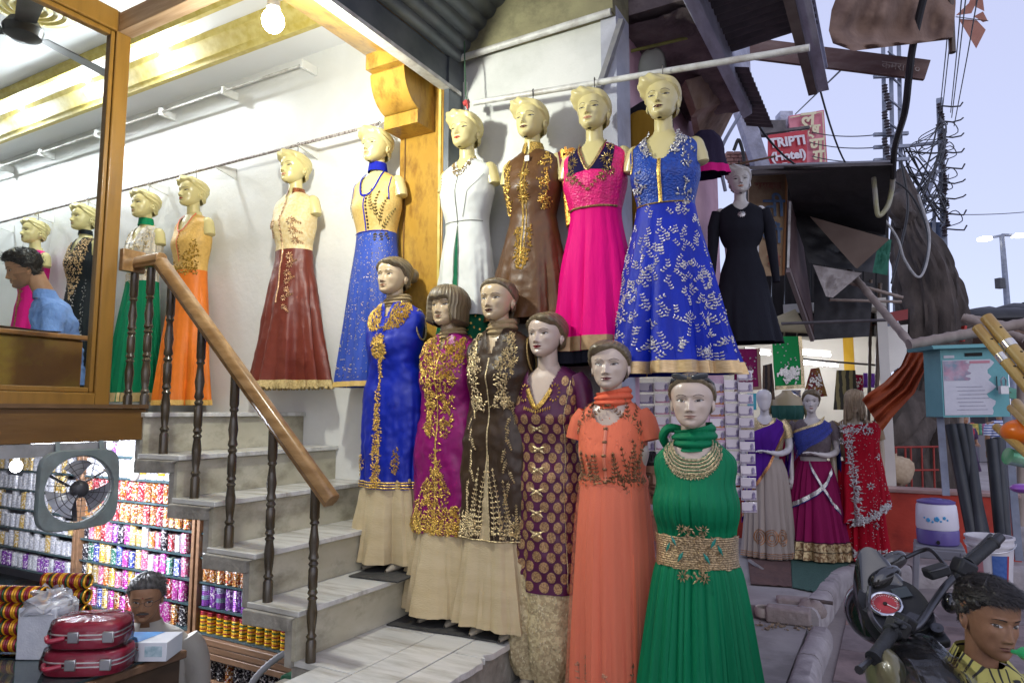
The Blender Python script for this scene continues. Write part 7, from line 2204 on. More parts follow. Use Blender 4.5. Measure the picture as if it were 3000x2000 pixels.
uf=thing('stall_upper_front','black boarded upper front of the saree shop under the signs','shop front',at(2450,985,D=7.9))
m_boards=pm('charred_boards',(0.016,0.014,0.014),(0.03,0.026,0.026),s=7,r=0.8,b=0.004,bs=30,st=(3,3,0.5))
for k in range(11):
 x0,x1=2190+38*k,2226+38*k
 slab4([at(x0,500,D=7.95),at(x1,498,D=7.95),at(x1-6,985,D=7.95),at(x0-2,985,D=7.95)],0.05,(-_s,_c,0),2,2,0).build('board',m_boards,uf)
slab4([at(2185,497,D=6.0),at(2616,484,D=5.8),at(2606,476,D=8.1),at(2185,490,D=8.1)],0.03,(0,0,1),4,4,0.01).build('roof',m_corr,uf)
m_tarp=pm('black_tarpaulin',(0.012,0.012,0.014),(0.025,0.025,0.028),s=5,r=0.55,b=0.01,bs=6,det=3)
def sheet(name,label,cat,pts,mat,wav=0.03,nu=24,nv=18,parent=None,seed=0,th=0.006):
 """pts: 4 corners (px, py, D)"""
 c=[at(x,y,D=d)for x,y,d in pts]
 mb=MB()
 def f(u,v):
  p=c[0].lerp(c[1],u).lerp(c[3].lerp(c[2],u),v)
  w=wav*sin(pi*min(1,max(0,u)))*sin(pi*v)
  return p+Vector((0.5,-0.6,0.3))*(w*noise.noise((u*5+seed,v*5,2))+0.4*w*noise.noise((u*13,v*13+seed,2)))
 mb.grid(f,nu,nv)
 mb.grid(lambda u,v:f(u,v)+Vector((0,th,0)),nu,nv)
 return one(name,mb,mat,label,cat)
sheet('tarpaulin_awning','black tarpaulin awning over the saree shop front','awning',((2296,488,5.9),(2612,484,5.9),(2592,700,7.2),(2330,640,7.2)),m_tarp,0.12)
sheet('tarpaulin_awning','lower hanging flap of the black tarpaulin awning','awning',((2325,636,7.15),(2596,690,7.1),(2560,800,6.9),(2370,770,7.0)),m_tarp,0.08,seed=4)
sheet('plywood_board','brown triangular board lodged under the black tarpaulin','board',((2372,634,6.9),(2606,700,6.5),(2512,786,6.7),(2506,784,6.7)),pm('brown_board',(0.16,0.115,0.09),(0.2,0.15,0.12),s=4,r=0.8),0.0)
sheet('green_cloth','green cloth hanging at the edge of the black tarpaulin','cloth',((2575,700,6.6),(2612,702,6.6),(2600,806,6.6),(2556,798,6.6)),pm('bottle_green_cloth',(0.01,0.10,0.06),(0.02,0.14,0.09),s=10,r=0.8),0.05)
sheet('dirty_canvas','dirty white canvas hanging in a point below the tarpaulin','canvas',((2382,776,6.85),(2525,800,6.75),(2440,872,6.8),(2420,868,6.8)),pm('dirty_white_canvas',(0.34,0.31,0.30),(0.44,0.41,0.4),s=6,r=0.9,c3=(0.16,0.13,0.12),s3=5,k3=0.7),0.08,seed=7)
sheet('canvas_screen','dark grey canvas screen hanging over the shop entrance','canvas',((2385,800,7.5),(2560,830,7.4),(2546,985,7.4),(2384,996,7.5)),pm('dark_canvas',(0.03,0.03,0.034),(0.05,0.05,0.055),s=8,r=0.85),0.05,seed=9)
sb=thing('stall_side_panel','tall brown hoarding panel with a white edge seen edge-on','panel',at(2340,800,D=6.9))
slab4([at(2306,588,D=6.7),at(2332,620,D=7.6),at(2382,985,D=7.6),at(2308,790,D=6.7)],0.03,(1,0,0),rough=0.0).build('panel',pm('purple_brown_panel',(0.10,0.06,0.065),(0.14,0.09,0.09),s=5,r=0.7),sb)
MB().bar(at(2315,592,D=6.66),at(2309,785,D=6.66),0.03,0.02).build('white_edge',m_white_metal,sb)
MB().bar(at(2309,792,D=6.66),at(2380,995,D=7.5),0.04,0.05).build('frame',pm('grey_brown_frame',(0.2,0.16,0.16),r=0.7),sb)
hb_=thing('hindi_signboard','weathered orange signboard with blue Hindi lettering behind the black dress','sign',at(2255,800,D=6.75))
hc=[at(2195,512,D=6.75),at(2306,505,D=6.75),at(2296,806,D=6.75),at(2190,810,D=6.75)]
slab4(hc,0.03,(_s*-1,_c,0),rough=0.0).build('board',pm('weathered_orange',(0.30,0.19,0.10),(0.40,0.29,0.17),s=6,r=0.7,c3=(0.20,0.12,0.07),s3=4,k3=0.7),hb_)
for(px,py,tx,sz,col_)in((2250,545,'ससबक',0.10,'r'),(2268,610,'ती',0.26,'b'),(2262,690,'यों',0.24,'b'),(2268,765,'ड़ी',0.16,'r')):
 mt=pm('sign_blue',(0.05,0.11,0.22),(0.12,0.17,0.26),s=14,r=0.7)if col_=='b' else pm('sign_maroon',(0.22,0.07,0.04),(0.3,0.14,0.09),s=14,r=0.7)
 text_mb(tx,sz,plane_M(at(px,py,D=6.72),rr,(0,0,1)),0.001,bold=0.004).build('lettering',mt,hb_)
MB().bar(at(2306,505,D=6.74),at(2296,806,D=6.74),0.03,0.02).build('frame',pm('orange_frame',(0.36,0.15,0.04),(0.28,0.12,0.04),s=10,r=0.7),hb_)
MB().bar(at(2190,508,D=6.0),at(2470,492,D=6.0),0.05,0.04).build('top_rail',pm('dark_rail',(0.06,0.05,0.05),r=0.7),hb_)
m_signred=pm('sign_red',(0.42,0.012,0.03),(0.48,0.02,0.04),s=5,r=0.5)
m_signwhite=pm('sign_white',(0.66,0.62,0.66),(0.6,0.57,0.6),s=10,r=0.5)
sg=thing('hotel_sign','red hotel signboard with white lettering above the black awning','sign',at(2310,480,D=13))
slab4([at(2251,396,D=13),at(2364,381,D=13),at(2364,500,D=13),at(2251,500,D=13)],0.04,(-_s,_c,0),rough=0.0).build('board',m_signred,sg)
upv=Vector((0,0,1));tilt=rr+Vector((0,0,0.115))
for px,py,tx,sz in((2307,416,'TRIPTI',0.255),(2310,456,'(Hotel)',0.235),(2322,488,'Free',0.22)):
 text_mb(tx,sz,plane_M(at(px,py,D=12.95),tilt,upv),0.004,bold=0.010).build('lettering',m_signwhite,sg)
MB().bar(at(2236,390,D=13.1),at(2370,374,D=13.1),0.08,0.05).build('cap',m_corr,sg)
sg2=thing('vertical_sign','pink vertical signboard with cream Hindi letters behind the hotel sign','sign',at(2370,480,D=14.5))
slab4([at(2311,340,D=14.5),at(2414,322,D=14.5),at(2426,500,D=14.5),at(2320,500,D=14.5)],0.05,(-_s,_c,0),rough=0.0).build('board',pm('sign_pink',(0.55,0.15,0.20),(0.60,0.2,0.25),s=4,r=0.5),sg2)
MB().bar(at(2316,345,D=14.43),at(2410,328,D=14.43),0.02,0.02).bar(at(2410,328,D=14.43),at(2420,500,D=14.43),0.02,0.02).build('border',pm('sign_cream',(0.62,0.56,0.36),r=0.5),sg2)
for px,py,tx,sz in((2364,351,'ल',0.46),(2372,382,'क्ष',0.30),(2388,425,'ण',0.40),(2394,460,'ग',0.40)):
 text_mb(tx,sz,plane_M(at(px,py,D=14.4),tilt,upv),0.006,bold=0.012,shear=0.2).build('lettering',MATS['sign_cream'],sg2)
rb=thing('rooftop_block','grey-blue rooftop block and tank stand below the signs','building',at(2270,420,D=14))
MB().box(at(2298,365,D=14.8),(0.28,0.3,0.5),rotz(YAW)).build('tank',m_bluepaint,rb)
MB().box(at(2262,378,D=14.6),(0.5,0.3,0.28),rotz(YAW)).build('parapet',m_corr,rb)
MB().bb(-6.0,2.2,14.6,17.0,0,4.2).build('wall',pm('far_grey_wall',(0.26,0.25,0.28),(0.32,0.31,0.34),s=2,r=0.9),rb)if False else None
def hung_cloth(label,pts,mat,trim=None,motif=None,seed=0,wav=0.05):
 c=[at(x,y,D=d)for x,y,d in pts]
 t=thing('hanging_cloth',label,'cloth',c[3].lerp(c[2],0.5),group='cloths hung in the saree shop')
 def f(u,v,o=0.0):
  p=c[0].lerp(c[1],u).lerp(c[3].lerp(c[2],u),v)
  return p+Vector((_s,-_c,0))*(wav*(0.5*sin(u*9+seed+v)+noise.noise((u*4,v*3,seed)))*v*0.5+o)
 mb=MB();mb.grid(f,26,20);mb.grid(lambda u,v:f(u,v,-0.01),26,20)
 mb.build('cloth',mat,t)
 if trim:
  mb=MB();mb.grid(lambda u,v:f(lerp(0,1,u),lerp(0.93,1.0,v),0.006),26,3);mb.grid(lambda u,v:f(lerp(0.88,1.0,u),v*0.93,0.006),3,20)
  mb.build('border',trim,t)
 if motif:
  mb=MB();r_=random.Random(seed)
  for k in range(motif[4]):
   u,v=r_.gauss(motif[0],motif[2]),r_.gauss(motif[1],motif[3])
   if not(0<u<0.9 and 0<v<0.93):continue
   p=f(u,v,0.012);mb.M=Matrix.Translation(p)@Matrix.Rotation(YAW,4,'Z')@Matrix.Rotation(r_.uniform(0,6),4,'Y')
   mb.box((0,0,0),(0.03,0.006,0.014))
  for k in range(24):
   p=f(r_.uniform(.05,.85),r_.uniform(.1,.9),0.008);mb.M=Matrix.Translation(p);mb.box((0,0,0),(0.012,0.006,0.012))
  mb.M=Matrix.Identity(4)
  tag(mb.build('sequin_motif',z_silver,t,smooth=False),kind='stuff')
 return t
hung_cloth('bright green sequinned cloth hanging in front of the tube lights',((2262,985,6.9),(2348,985,6.9),(2360,1136,6.8),(2270,1142,6.8)),cloth('emerald_sale_cloth',(0.01,0.24,0.06)),z_pale,(0.5,0.72,0.14,0.06,120),seed=1)
hung_cloth('magenta cloth with beige border hanging beside the royal blue gown',((2150,1022,6.6),(2226,1020,6.6),(2232,1140,6.5),(2152,1146,6.5)),cloth('dark_magenta_cloth',(0.17,0.008,0.07)),pm('beige_border',(0.24,0.15,0.10),r=0.8),(0.5,0.5,0.4,0.4,8),seed=2)
hung_cloth('mustard and maroon spotted cloth on a hanger',((2376,1080,8.2),(2400,1076,8.2),(2424,1160,8.2),(2352,1168,8.2)),pm('mustard_maroon_print',(0.26,0.13,0.03),(0.20,0.02,0.03),s=14,r=0.8,lo=0.45,hi=0.55),None,(0.6,0.6,0.3,0.3,60),seed=3)
hung_cloth('olive and black striped cloth on a hanger beneath the yellow pillar',((2452,1084,8.0),(2506,1084,8.0),(2514,1200,8.0),(2444,1200,8.0)),striped('olive_black_stripes',(0.20,0.17,0.07),(0.03,0.028,0.02),'X',14,0.5),None,None,seed=4)
hung_cloth('brown striped cloth hanging left of the green one',((2236,1070,7.4),(2262,1064,7.4),(2270,1170,7.3),(2234,1168,7.3)),striped('brown_black_stripes',(0.13,0.08,0.05),(0.03,0.02,0.02),'X',22,0.5),None,None,seed=5)
hung_cloth('blue and cream checked cloth hanging behind the middle saree',((2300,1142,8.4),(2346,1142,8.4),(2346,1200,8.4),(2302,1200,8.4)),pm('blue_check',(0.05,0.12,0.35),(0.5,0.5,0.45),s=30,r=0.8),None,None,seed=6)
hung_cloth('crimson cloth hanging near the violet one',((2504,1096,8.2),(2528,1098,8.2),(2532,1180,8.2),(2508,1190,8.2)),cloth('crimson_cloth',(0.30,0.01,0.05)),None,(0.5,0.5,0.3,0.3,20),seed=7)
hung_cloth('violet cloth at the end of the saree rail',((2530,1092,8.3),(2566,1094,8.3),(2564,1135,8.3),(2530,1135,8.3)),cloth('violet_cloth',(0.16,0.05,0.42)),None,None,seed=8)
hung_cloth('cyan printed hoarding behind the faceless mannequin',((2190,1152,8.3),(2216,1152,8.3),(2216,1200,8.3),(2190,1200,8.3)),pm('cyan_print',(0.02,0.42,0.55),(0.1,0.5,0.6),s=9,r=0.5),None,None,seed=9,wav=0.0)
one('clothes_bar',MB().tube([at(2340,1050,D=8.1),at(2450,1060,D=8.05),at(2600,1072,D=8.0)],0.012,8),m_corr,'dark bar that carries the cloths of the saree shop','bar')
one('clothes_bar',MB().tube([at(2180,1012,D=7.0),at(2380,1009,D=7.0),at(2590,1004,D=7.0)],0.012,8),m_white_metal,'thin pale bar below the dark canvas screen','bar')if False else None
one('black_pipe',MB().tube([at(2290,948,D=6.5),at(2450,942,D=6.5),at(2610,937,D=6.5)],0.015,8),m_corr,'thin black pipe across the front of the dark canvas','pipe')
sheet('soffit_panel','pale lit ceiling panel under the stall beside the black dress','panel',((2268,930,7.2),(2330,905,7.2),(2382,998,8.2),(2288,985,8.2)),pm('yellowed_panel',(0.44,0.42,0.26),(0.5,0.48,0.32),s=5,r=0.6),0.0)
# ================================================================ the three saree mannequins on the pavement
def arm_pts(sx,bend):
 if bend:return[(sx*0.165,0.0,-0.04),(sx*0.205,0.02,-0.16),(sx*0.215,0.02,-0.30),(sx*0.13,-0.13,-0.34),(sx*0.05,-0.16,-0.33)]
 return[(sx*0.165,0.0,-0.04),(sx*0.205,0.01,-0.16),(sx*0.215,0.0,-0.32),(sx*0.21,-0.03,-0.46),(sx*0.205,-0.05,-0.55)]
def saree_doll(px,py,floor_z,Y,label,skin,lip,blank=False,bends=(False,True),rz_=0.3):
 top=at(px,py,Y=Y)
 base=Vector((top.x,Y,floor_z))
 t=thing('saree_mannequin',label,'mannequin',base,rz_,group='saree mannequins on the pavement')
 n_=top.z-floor_z-0.236-0.072
 HM=Matrix.Translation((0,-0.03,n_+0.072))
 mb=MB(HM)
 head_mb(mb,skin,lip,(0.06,0.04,0.03),blank=blank,nz=48,nc=60)
 mb.M=Matrix.Translation((0,0,n_));torso_mb(mb,skin,stubs=False)
 mb.col=skin
 for sx,b in zip((-1,1),bends):
  pts=spline(arm_pts(sx,b),3)
  rs=[lerp(0.046,0.022,i/(len(pts)-1))for i in range(len(pts))]
  mb.tube(pts,rs,14)
  d=(pts[-1]-pts[-2]).normalized()
  q=d.to_track_quat('Y','Z').to_matrix().to_4x4()
  hand_mb(mb,Matrix.Translation((0,0,n_))@Matrix.Translation(pts[-1]+d*0.02)@q,skin,0.85,0.25,left=sx>0)
  mb.M=Matrix.Translation((0,0,n_));mb.col=skin
 mb.M=Matrix.Identity(4)
 mb.build('body',m_plastic,t,local=True)
 return t,n_,HM
def drape(t,g,a0,a1,z0f,z1f,mat,name='pallu',off=0.012,nu=70,nv=40):
 mb=MB()
 mb.grid(lambda u,v:g.pt(lerp(a0,a1,u),lerp(z0f(u),z1f(u),v),off+0.006*sin(v*14+u*9)),nu,nv)
 return mb.build(name,mat,t,local=True)
def blouse(t,n_,mat,sleeve=0.13):
 g=Garment([(n_+z,w,f,b)for z,w,f,b in KUR[1:]]+[(n_-0.36,0.14,0.11,0.088)],seed=3)
 mb=MB();g.mesh(mb,60,34,cut=lambda a,z,q:scoop(0.085,0.06,2.4)(a,z-n_,q))
 for sx in(-1,1):mb.tube([(sx*0.15,0.0,n_-0.03),(sx*0.19,0.008,n_-0.09),(sx*0.209,0.014,n_-0.06-sleeve)],[0.05,0.058,0.054],14)
 mb.build('blouse',mat,t,local=True)
 return g
def skirt_g(n_,hemw,hem=0.02,d=0.20,folds=((9,0.02,0.05,0.4),(4,0,0.05,1.2))):
 z0=n_-0.40
 return Garment([(z0,0.142,0.115,0.092),(z0-0.14,0.185,0.14,0.12),(lerp(z0,hem,0.55),lerp(0.185,hemw,0.5),lerp(0.14,d,0.5),0.14),(hem,hemw,d,0.17)],[(c,a,b,p,z0,hem)for c,a,b,p in folds],seed=5)
PZ=0.168
t,n_,HM=saree_doll(2237,1136,PZ,7.30,'faceless white mannequin in a violet and cream saree',(0.62,0.60,0.62),PINKL,blank=True,rz_=0.15)
m_violet=cloth('violet_georgette',(0.085,0.012,0.26),sheen=0.3)
m_ivory=cloth('ivory_net',(0.42,0.36,0.32))
blouse(t,n_,z_pale)
g=skirt_g(n_,0.25);g.mesh(MB(),90,50).build('skirt',m_ivory,t,local=True)
e=Emb(g,60)
for d0 in(-0.08,0.12,0.02):
 for r_ in(0.05,0.036,0.02):e.line([(d0+r_*cos(q),0.22+r_*1.5*sin(q))for q in[2*pi*k/14 for k in range(15)]],0.008)
for dz in(0.03,0.05,0.07):e.line([(-0.3,dz),(0.3,dz)],0.008)
e.build('embroidery',z_copper,t)
gd=Garment([(n_+0.01,0.12,0.09,0.09),(n_-0.05,0.19,0.12,0.10),(n_-0.2,0.185,0.16,0.10),(n_-0.36,0.16,0.13,0.10),(n_-0.55,0.195,0.15,0.13),(n_-0.9,0.21,0.17,0.15),(0.3,0.24,0.2,0.16)],[(6,0.01,0.04,0.5,n_-0.1,0.3)],seed=6)
drape(t,gd,-1.9,0.95,lambda u:n_-0.20+0.22*u**1.5,lambda u:n_-1.05+0.9*u**1.3,m_violet)
mb=MB();mb.grid(lambda u,v:gd.pt(lerp(-1.5,0.95,u),lerp(n_-1.05+0.9*max(0,(lerp(-1.5,.95,u)+1.9)/2.85)**1.3,n_-1.0+0.9*max(0,(lerp(-1.5,.95,u)+1.9)/2.85)**1.3,v),0.02),50,3)
mb.build('border',z_copper,t,local=True)
MB().grid(lambda u,v:Vector((0.16+0.05*u+0.03*sin(v*5),0.08+0.06*sin(u*5),lerp(n_-0.02,n_-0.82,v))),12,24).build('pallu_end',m_violet,t,local=True)
MB().tube([Vector((0.062*cos(q),-0.02+0.075*sin(q),n_-0.015+0.05*sin(q)))for q in[2*pi*k/24 for k in range(25)]],0.006,8,caps=False).build('necklace',pm('brown_beads',(0.16,0.05,0.03),r=0.4),t,local=True)
t,n_,HM=saree_doll(2374,1140,PZ,7.50,'mannequin in a blue net drape over a magenta lehenga skirt',(0.60,0.56,0.54),(0.35,0.03,0.03),rz_=0.1)
hb=MB(HM);hair_sweep(hb,1,bun=False);hb.build('hair',m_moulded_hair,t,local=True)
blouse(t,n_,pm('dark_net',(0.10,0.075,0.085),(0.14,0.11,0.12),s=60,r=0.7))
m_lehenga=cloth('magenta_net',(0.26,0.010,0.085),sheen=0.3)
g=skirt_g(n_,0.34,d=0.27);g.mesh(MB(),100,50).build('skirt',m_lehenga,t,local=True)
mb=MB();g.band(mb,0.02,0.18,0.004,100,6);mb.build('gold_border',pm('gold_brocade_border',(0.58,0.45,0.24),(0.22,0.12,0.05),s=38,r=0.45,m=0.4,b=0.003,bs=80,lo=0.44,hi=0.56),t,local=True)
mb=MB();g.band(mb,0.185,0.192,0.006,100,1);g.band(mb,0.10,0.106,0.008,100,1);mb.build('border_line',MATS['black_net'],t,local=True)
m_bluenet=cloth('blue_net_drape',(0.012,0.022,0.17),sheen=0.2)
gd=Garment([(n_+0.012,0.12,0.09,0.09),(n_-0.05,0.19,0.12,0.10),(n_-0.2,0.185,0.16,0.10),(n_-0.36,0.16,0.13,0.10),(n_-0.55,0.20,0.16,0.14),(n_-0.9,0.25,0.2,0.17),(0.3,0.30,0.24,0.2)],[(6,0.01,0.04,0.5,n_-0.1,0.3)],seed=9)
drape(t,gd,-1.4,1.0,lambda u:n_-0.16+0.18*u**1.2,lambda u:n_-0.42+0.30*u,clear('sheer_blue',(0.05,0.08,0.42),0.02,0.5,alpha=0.62))
mb=MB();mb.grid(lambda u,v:gd.pt(lerp(-1.4,1.0,u),n_-0.16+0.18*u**1.2+lerp(0,0.025,v),0.018),40,2);mb.build('border',z_pale,t,local=True)
for(a0,a1,z0,z1)in((-0.9,0.9,n_-0.85,n_-0.50),(-0.2,0.95,n_-0.42,n_-0.90)):
 mb=MB();mb.grid(lambda u,v:gd.pt(lerp(a0,a1,u),lerp(z0,z1,u)+lerp(0,0.045,v)-0.05*sin(pi*u),0.02),40,3);mb.build('border',z_silver,t,local=True)
 mb=MB();mb.grid(lambda u,v:gd.pt(lerp(a0,a1,u),lerp(z0,z1,u)+lerp(-0.012,0.0,v)-0.05*sin(pi*u),0.018),40,1);mb.build('border_edge',m_bluenet,t,local=True)
MB().grid(lambda u,v:Vector((0.15+0.07*u+0.03*sin(v*4),0.05+0.05*sin(u*5),lerp(n_-0.05,n_-0.95,v))),12,24).build('pallu_end',m_bluenet,t,local=True)
t,n_,HM=saree_doll(2500,1140,PZ,7.62,'mannequin with blond hair over its face in a red saree with silver border',(0.46,0.38,0.27),(0.35,0.06,0.05),bends=(False,False),rz_=0.12)
m_blond=pm('blond_wig',(0.26,0.19,0.11),(0.42,0.32,0.20),s=60,r=0.5,st=(2,2,0.2))
hb=MB(HM)
hair_mb(hb,lambda a:cat_interp([0,0.4,0.7,pi],[0.125,0.10,-0.05,-0.06],abs(a-0.1)),lambda a,z:0.016,ridge=0.003,ridge_k=40,comb=(1,0.03),zmin=-0.09,nz=60)
r_=random.Random(5)
for k in range(26):
 a=r_.uniform(-0.8,0.6);z1=r_.uniform(-0.12,0.06)
 hb.tube([(0.08*sin(a),-0.098*cos(a)-0.005,0.17),(0.087*sin(a),-0.112*cos(a),0.11),(0.085*sin(a)+r_.uniform(-.01,.01),-0.115*cos(a),z1)],[0.004,0.0035,0.001],4)
for k in range(40):
 a=r_.choice((-1,1))*r_.uniform(1.0,1.9)
 hb.tube([(0.088*sin(a),-0.08*cos(a),0.10),(0.098*sin(a),-0.09*cos(a)-0.01,0.0),(0.11*sin(a),-0.10*cos(a)-0.02,r_.uniform(-0.2,-0.1))],[0.006,0.006,0.001],5)
hb.build('hair',m_blond,t,local=True)
m_redsar=cloth('red_georgette',(0.42,0.004,0.020),sheen=0.3)
blouse(t,n_,pm('tan_net_blouse',(0.25,0.17,0.09),(0.3,0.21,0.12),s=40,r=0.7))
g=skirt_g(n_,0.235,d=0.2);g.mesh(MB(),90,50).build('skirt',m_redsar,t,local=True)
gd=Garment([(n_+0.015,0.12,0.095,0.09),(n_-0.05,0.20,0.13,0.10),(n_-0.2,0.20,0.17,0.11),(n_-0.36,0.20,0.16,0.12),(n_-0.6,0.235,0.19,0.15),(n_-0.95,0.27,0.22,0.17),(0.25,0.31,0.24,0.18)],[(6,0.01,0.04,0.5,n_-0.1,0.3)],seed=11)
drape(t,gd,-0.55,1.9,lambda u:n_-0.05+0.05*u,lambda u:n_-0.98+0.20*u,m_redsar,off=0.008)
e=Emb(gd,61,lift=0.014)
e.fill(lambda d,z:abs(d+0.045+0.05*(z-n_+0.5))<0.032,-0.2,0.1,n_-1.0,n_-0.06,330,0.03,0.014)
e.fill(lambda d,z:abs(z-(n_-0.97+0.42*(d+0.1)))<0.032,-0.1,0.32,n_-1.05,n_-0.6,260,0.03,0.014)
e.fill(lambda d,z:abs(z-n_+0.08)<0.04 and d<0.1,-0.14,0.1,n_-0.13,n_-0.03,90,0.028,0.014)
for(d,z)in((0.12,-0.10),(0.20,-0.35),(0.08,-0.62),(-0.14,-0.2)):
 e.flower(d,n_+z,0.04,7)
e.dots([(e.r.uniform(-0.05,0.32),e.r.uniform(n_-0.85,n_-0.05))for _ in range(170)],0.0045)
e.build('silver_border',z_silver,t)
e=Emb(g,62,lift=0.006)
e.fill(lambda d,z:True,-0.28,0.28,0.02,0.12,260,0.032,0.014);e.dots([(e.r.uniform(-0.2,0.25),e.r.uniform(0.1,n_-0.6))for _ in range(120)],0.0045);e.flower(0.12,0.35,0.04,7)
e.build('hem_embroidery',z_silver,t)
pt_=at(2305,1155,Y=8.0)
t=thing('bust_form','headless tan bust with a green band behind the saree mannequins','mannequin',(pt_.x,8.0,PZ),0.2)
mb=MB(Matrix.Translation((0,0,pt_.z-PZ)));torso_mb(mb,(0.45,0.36,0.22),stubs=False)
for sx in(-1,1):mb.tube([(sx*0.16,0,-0.05),(sx*0.21,0.01,-0.2),(sx*0.22,0,-0.4)],[0.045,0.04,0.03],12)
mb.build('body',m_plastic,t,local=True)
zz=pt_.z-PZ
Garment([(zz-0.12,0.172,0.112,0.092),(zz-0.2,0.165,0.13,0.09),(zz-0.27,0.15,0.12,0.088)],[(9,0.02,0.03,0,zz,zz-0.3)],seed=3).mesh(MB(),60,12).build('band',pm('teal_band',(0.01,0.09,0.07),r=0.7),t,local=True)
Garment([(zz-0.40,0.13,0.1,0.08),(zz-0.7,0.2,0.15,0.12),(0.0,0.26,0.2,0.15)],[(7,0.02,0.05,0,zz-.4,0)],seed=4).mesh(MB(),60,20).build('skirt',cloth('crimson_skirt',(0.25,0.01,0.05)),t,local=True)
# ================================================================ tree, poles, wires, stalls at the far side of the street
m_bark=pm('grey_bark',(0.05,0.039,0.034),(0.10,0.08,0.07),s=5,r=0.9,b=0.03,bs=9,st=(1,1,0.35),c3=(0.02,0.016,0.014),s3=4.5,k3=0.75)
def trunk_mb(pts,rs,n=48,per=16,amp=0.22,seed=0):
 sp=spline(pts,per);N_=len(sp)-1
 rr_=[cat_interp(list(range(len(rs))),rs,i*(len(rs)-1)/N_)for i in range(N_+1)]
 mb=MB()
 def f(u,v):
  i=min(N_,int(round(v*N_)));c=sp[i];a=2*pi*u
  d=(sp[min(i+1,N_)]-sp[max(i-1,0)]).normalized()
  x=d.cross(Vector((0,1,0.1))).normalized();y=d.cross(x)
  k=1+0.05*sin(9*a+5*noise.noise((a,v*5,seed)))+0.03*sin(21*a+9*noise.noise((a,v*9,seed)))+amp*(noise.noise((cos(a)*1.3+seed,sin(a)*1.3,v*3))+0.6*abs(noise.noise((cos(a)*3.2,sin(a)*3.2+seed,v*4)))+0.25*noise.noise((cos(a)*8,sin(a)*8,v*9)))
  return c+(x*cos(a)+y*sin(a))*rr_[i]*k
 mb.grid(f,n,N_,closed=True)
 return mb
tr=thing('tree','gnarled grey tree trunk leaning behind the tangle of cables','tree',at(2700,1440,D=9.0))
trunk_mb([at(2700,1480,D=9.0),at(2690,1300,D=9.0),at(2718,1100,D=8.9),at(2738,940,D=8.8),at(2715,800,D=8.8),at(2665,680,D=8.9),at(2650,560,D=9.0),at(2640,500,D=9.1)],[0.5,0.36,0.33,0.36,0.33,0.20,0.10,0.06],72,24,0.42).build('trunk',m_bark,tr)
for k,(pts,rs)in enumerate((([(2690,1180,8.7),(2640,1250,8.5),(2580,1320,8.5)],[0.2,0.16,0.10]),([(2700,1240,8.6),(2650,1330,8.4),(2600,1345,8.4)],[0.18,0.14,0.08]),([(2650,640,8.8),(2625,600,8.6),(2640,560,8.7)],[0.14,0.10,0.05]))):
 trunk_mb([at(*p[:2],D=p[2])for p in pts],rs,20,8,seed=k*3).build('limb',m_bark,tr)
m_pole=pm('pole_blue_grey',(0.20,0.23,0.30),(0.28,0.31,0.38),s=6,r=0.55,m=0.3,c3=(0.12,0.12,0.14),s3=4,k3=0.5)
m_black=MATS['black_net']
m_cable=pm('black_cable',(0.012,0.012,0.014),r=0.5)
lp=thing('lattice_pole','tall steel lattice utility pole rising behind the tree','utility pole',at(2625,1400,D=10.2))
for dx in(-22,0,24):MB().bar(at(2632+dx,1500,D=10.2),at(2606+dx,-60,D=10.2),0.07 if dx==0 else 0.05,0.06).build('leg',m_pole,lp)
for k in range(12):MB().bar(at(2600+k*1.5,80+70*k,D=10.15),at(2636+k*1.5,110+70*k,D=10.15),0.03,0.02).build('lacing',m_pole,lp)
for py in(225,395,432,470):MB().bar(at(2560,py,D=10.1),at(2660,py-4,D=10.1),0.05,0.05).build('cross_arm',m_pole,lp)
for k in range(9):
 p=at(2592+(k%3)*6,260+26*k,D=10.0)
 MB().lathe([(0.02,-0.06),(0.045,-0.05),(0.03,-0.02),(0.045,0.0),(0.03,0.03),(0.045,0.05),(0.02,0.07)],12,p).build('insulator',pm('dark_porcelain',(0.05,0.04,0.045),r=0.3),lp)
p2=thing('wire_pole','utility pole bristling with insulators and tangled service wires','utility pole',at(2770,1430,D=12.0))
MB().bar(at(2792,1500,D=12),at(2752,290,D=12),0.10,0.10).build('post',m_pole,p2)
MB().bar(at(2712,1500,D=12.1),at(2738,600,D=12.1),0.07,0.06).build('strut',m_pole,p2)
for(a,b)in(((2640,430),(2750,418)),((2640,520),(2770,500)),((2650,580),(2765,572)),((2690,640),(2745,500))):MB().bar(at(*a,D=11.9),at(*b,D=11.9),0.06,0.05).build('brace',m_pole,p2)
MB().box(at(2715,700,D=12.3),(0.5,0.3,0.55),rotz(YAW)).build('cabinet',pm('blue_cabinet',(0.06,0.10,0.2),r=0.6),p2)
rw_=random.Random(3)
for k in range(26):
 py=310+15*k;x=2754+(py-290)*0.033
 p=at(x+rw_.uniform(-8,12),py,D=11.9)
 MB().lathe([(0.02,-0.05),(0.05,-0.03),(0.03,0.0),(0.045,0.03),(0.02,0.05)],8,p).build('insulator',MATS['dark_porcelain'],p2)
 if k%3==0:MB().tube([p,at(x+34,py+3,D=11.9),at(x+58,py+rw_.uniform(-4,6),D=11.9),at(x+66,py-10,D=11.9)],0.014,6).build('pin_arm',m_cable,p2)
for k in range(34):
 a=at(2758+rw_.uniform(-10,25),rw_.uniform(340,640),D=11.8);b=at(2640+rw_.uniform(-10,30),rw_.uniform(430,690),D=10.6)
 m_=a.lerp(b,0.5)+Vector((rw_.uniform(-.3,.3),rw_.uniform(-.3,.3),rw_.uniform(-.55,.5)))
 MB().tube(spline([a,m_,b],7),rw_.choice([0.008,0.011,0.015]),5).build('service_wire',m_cable,p2)
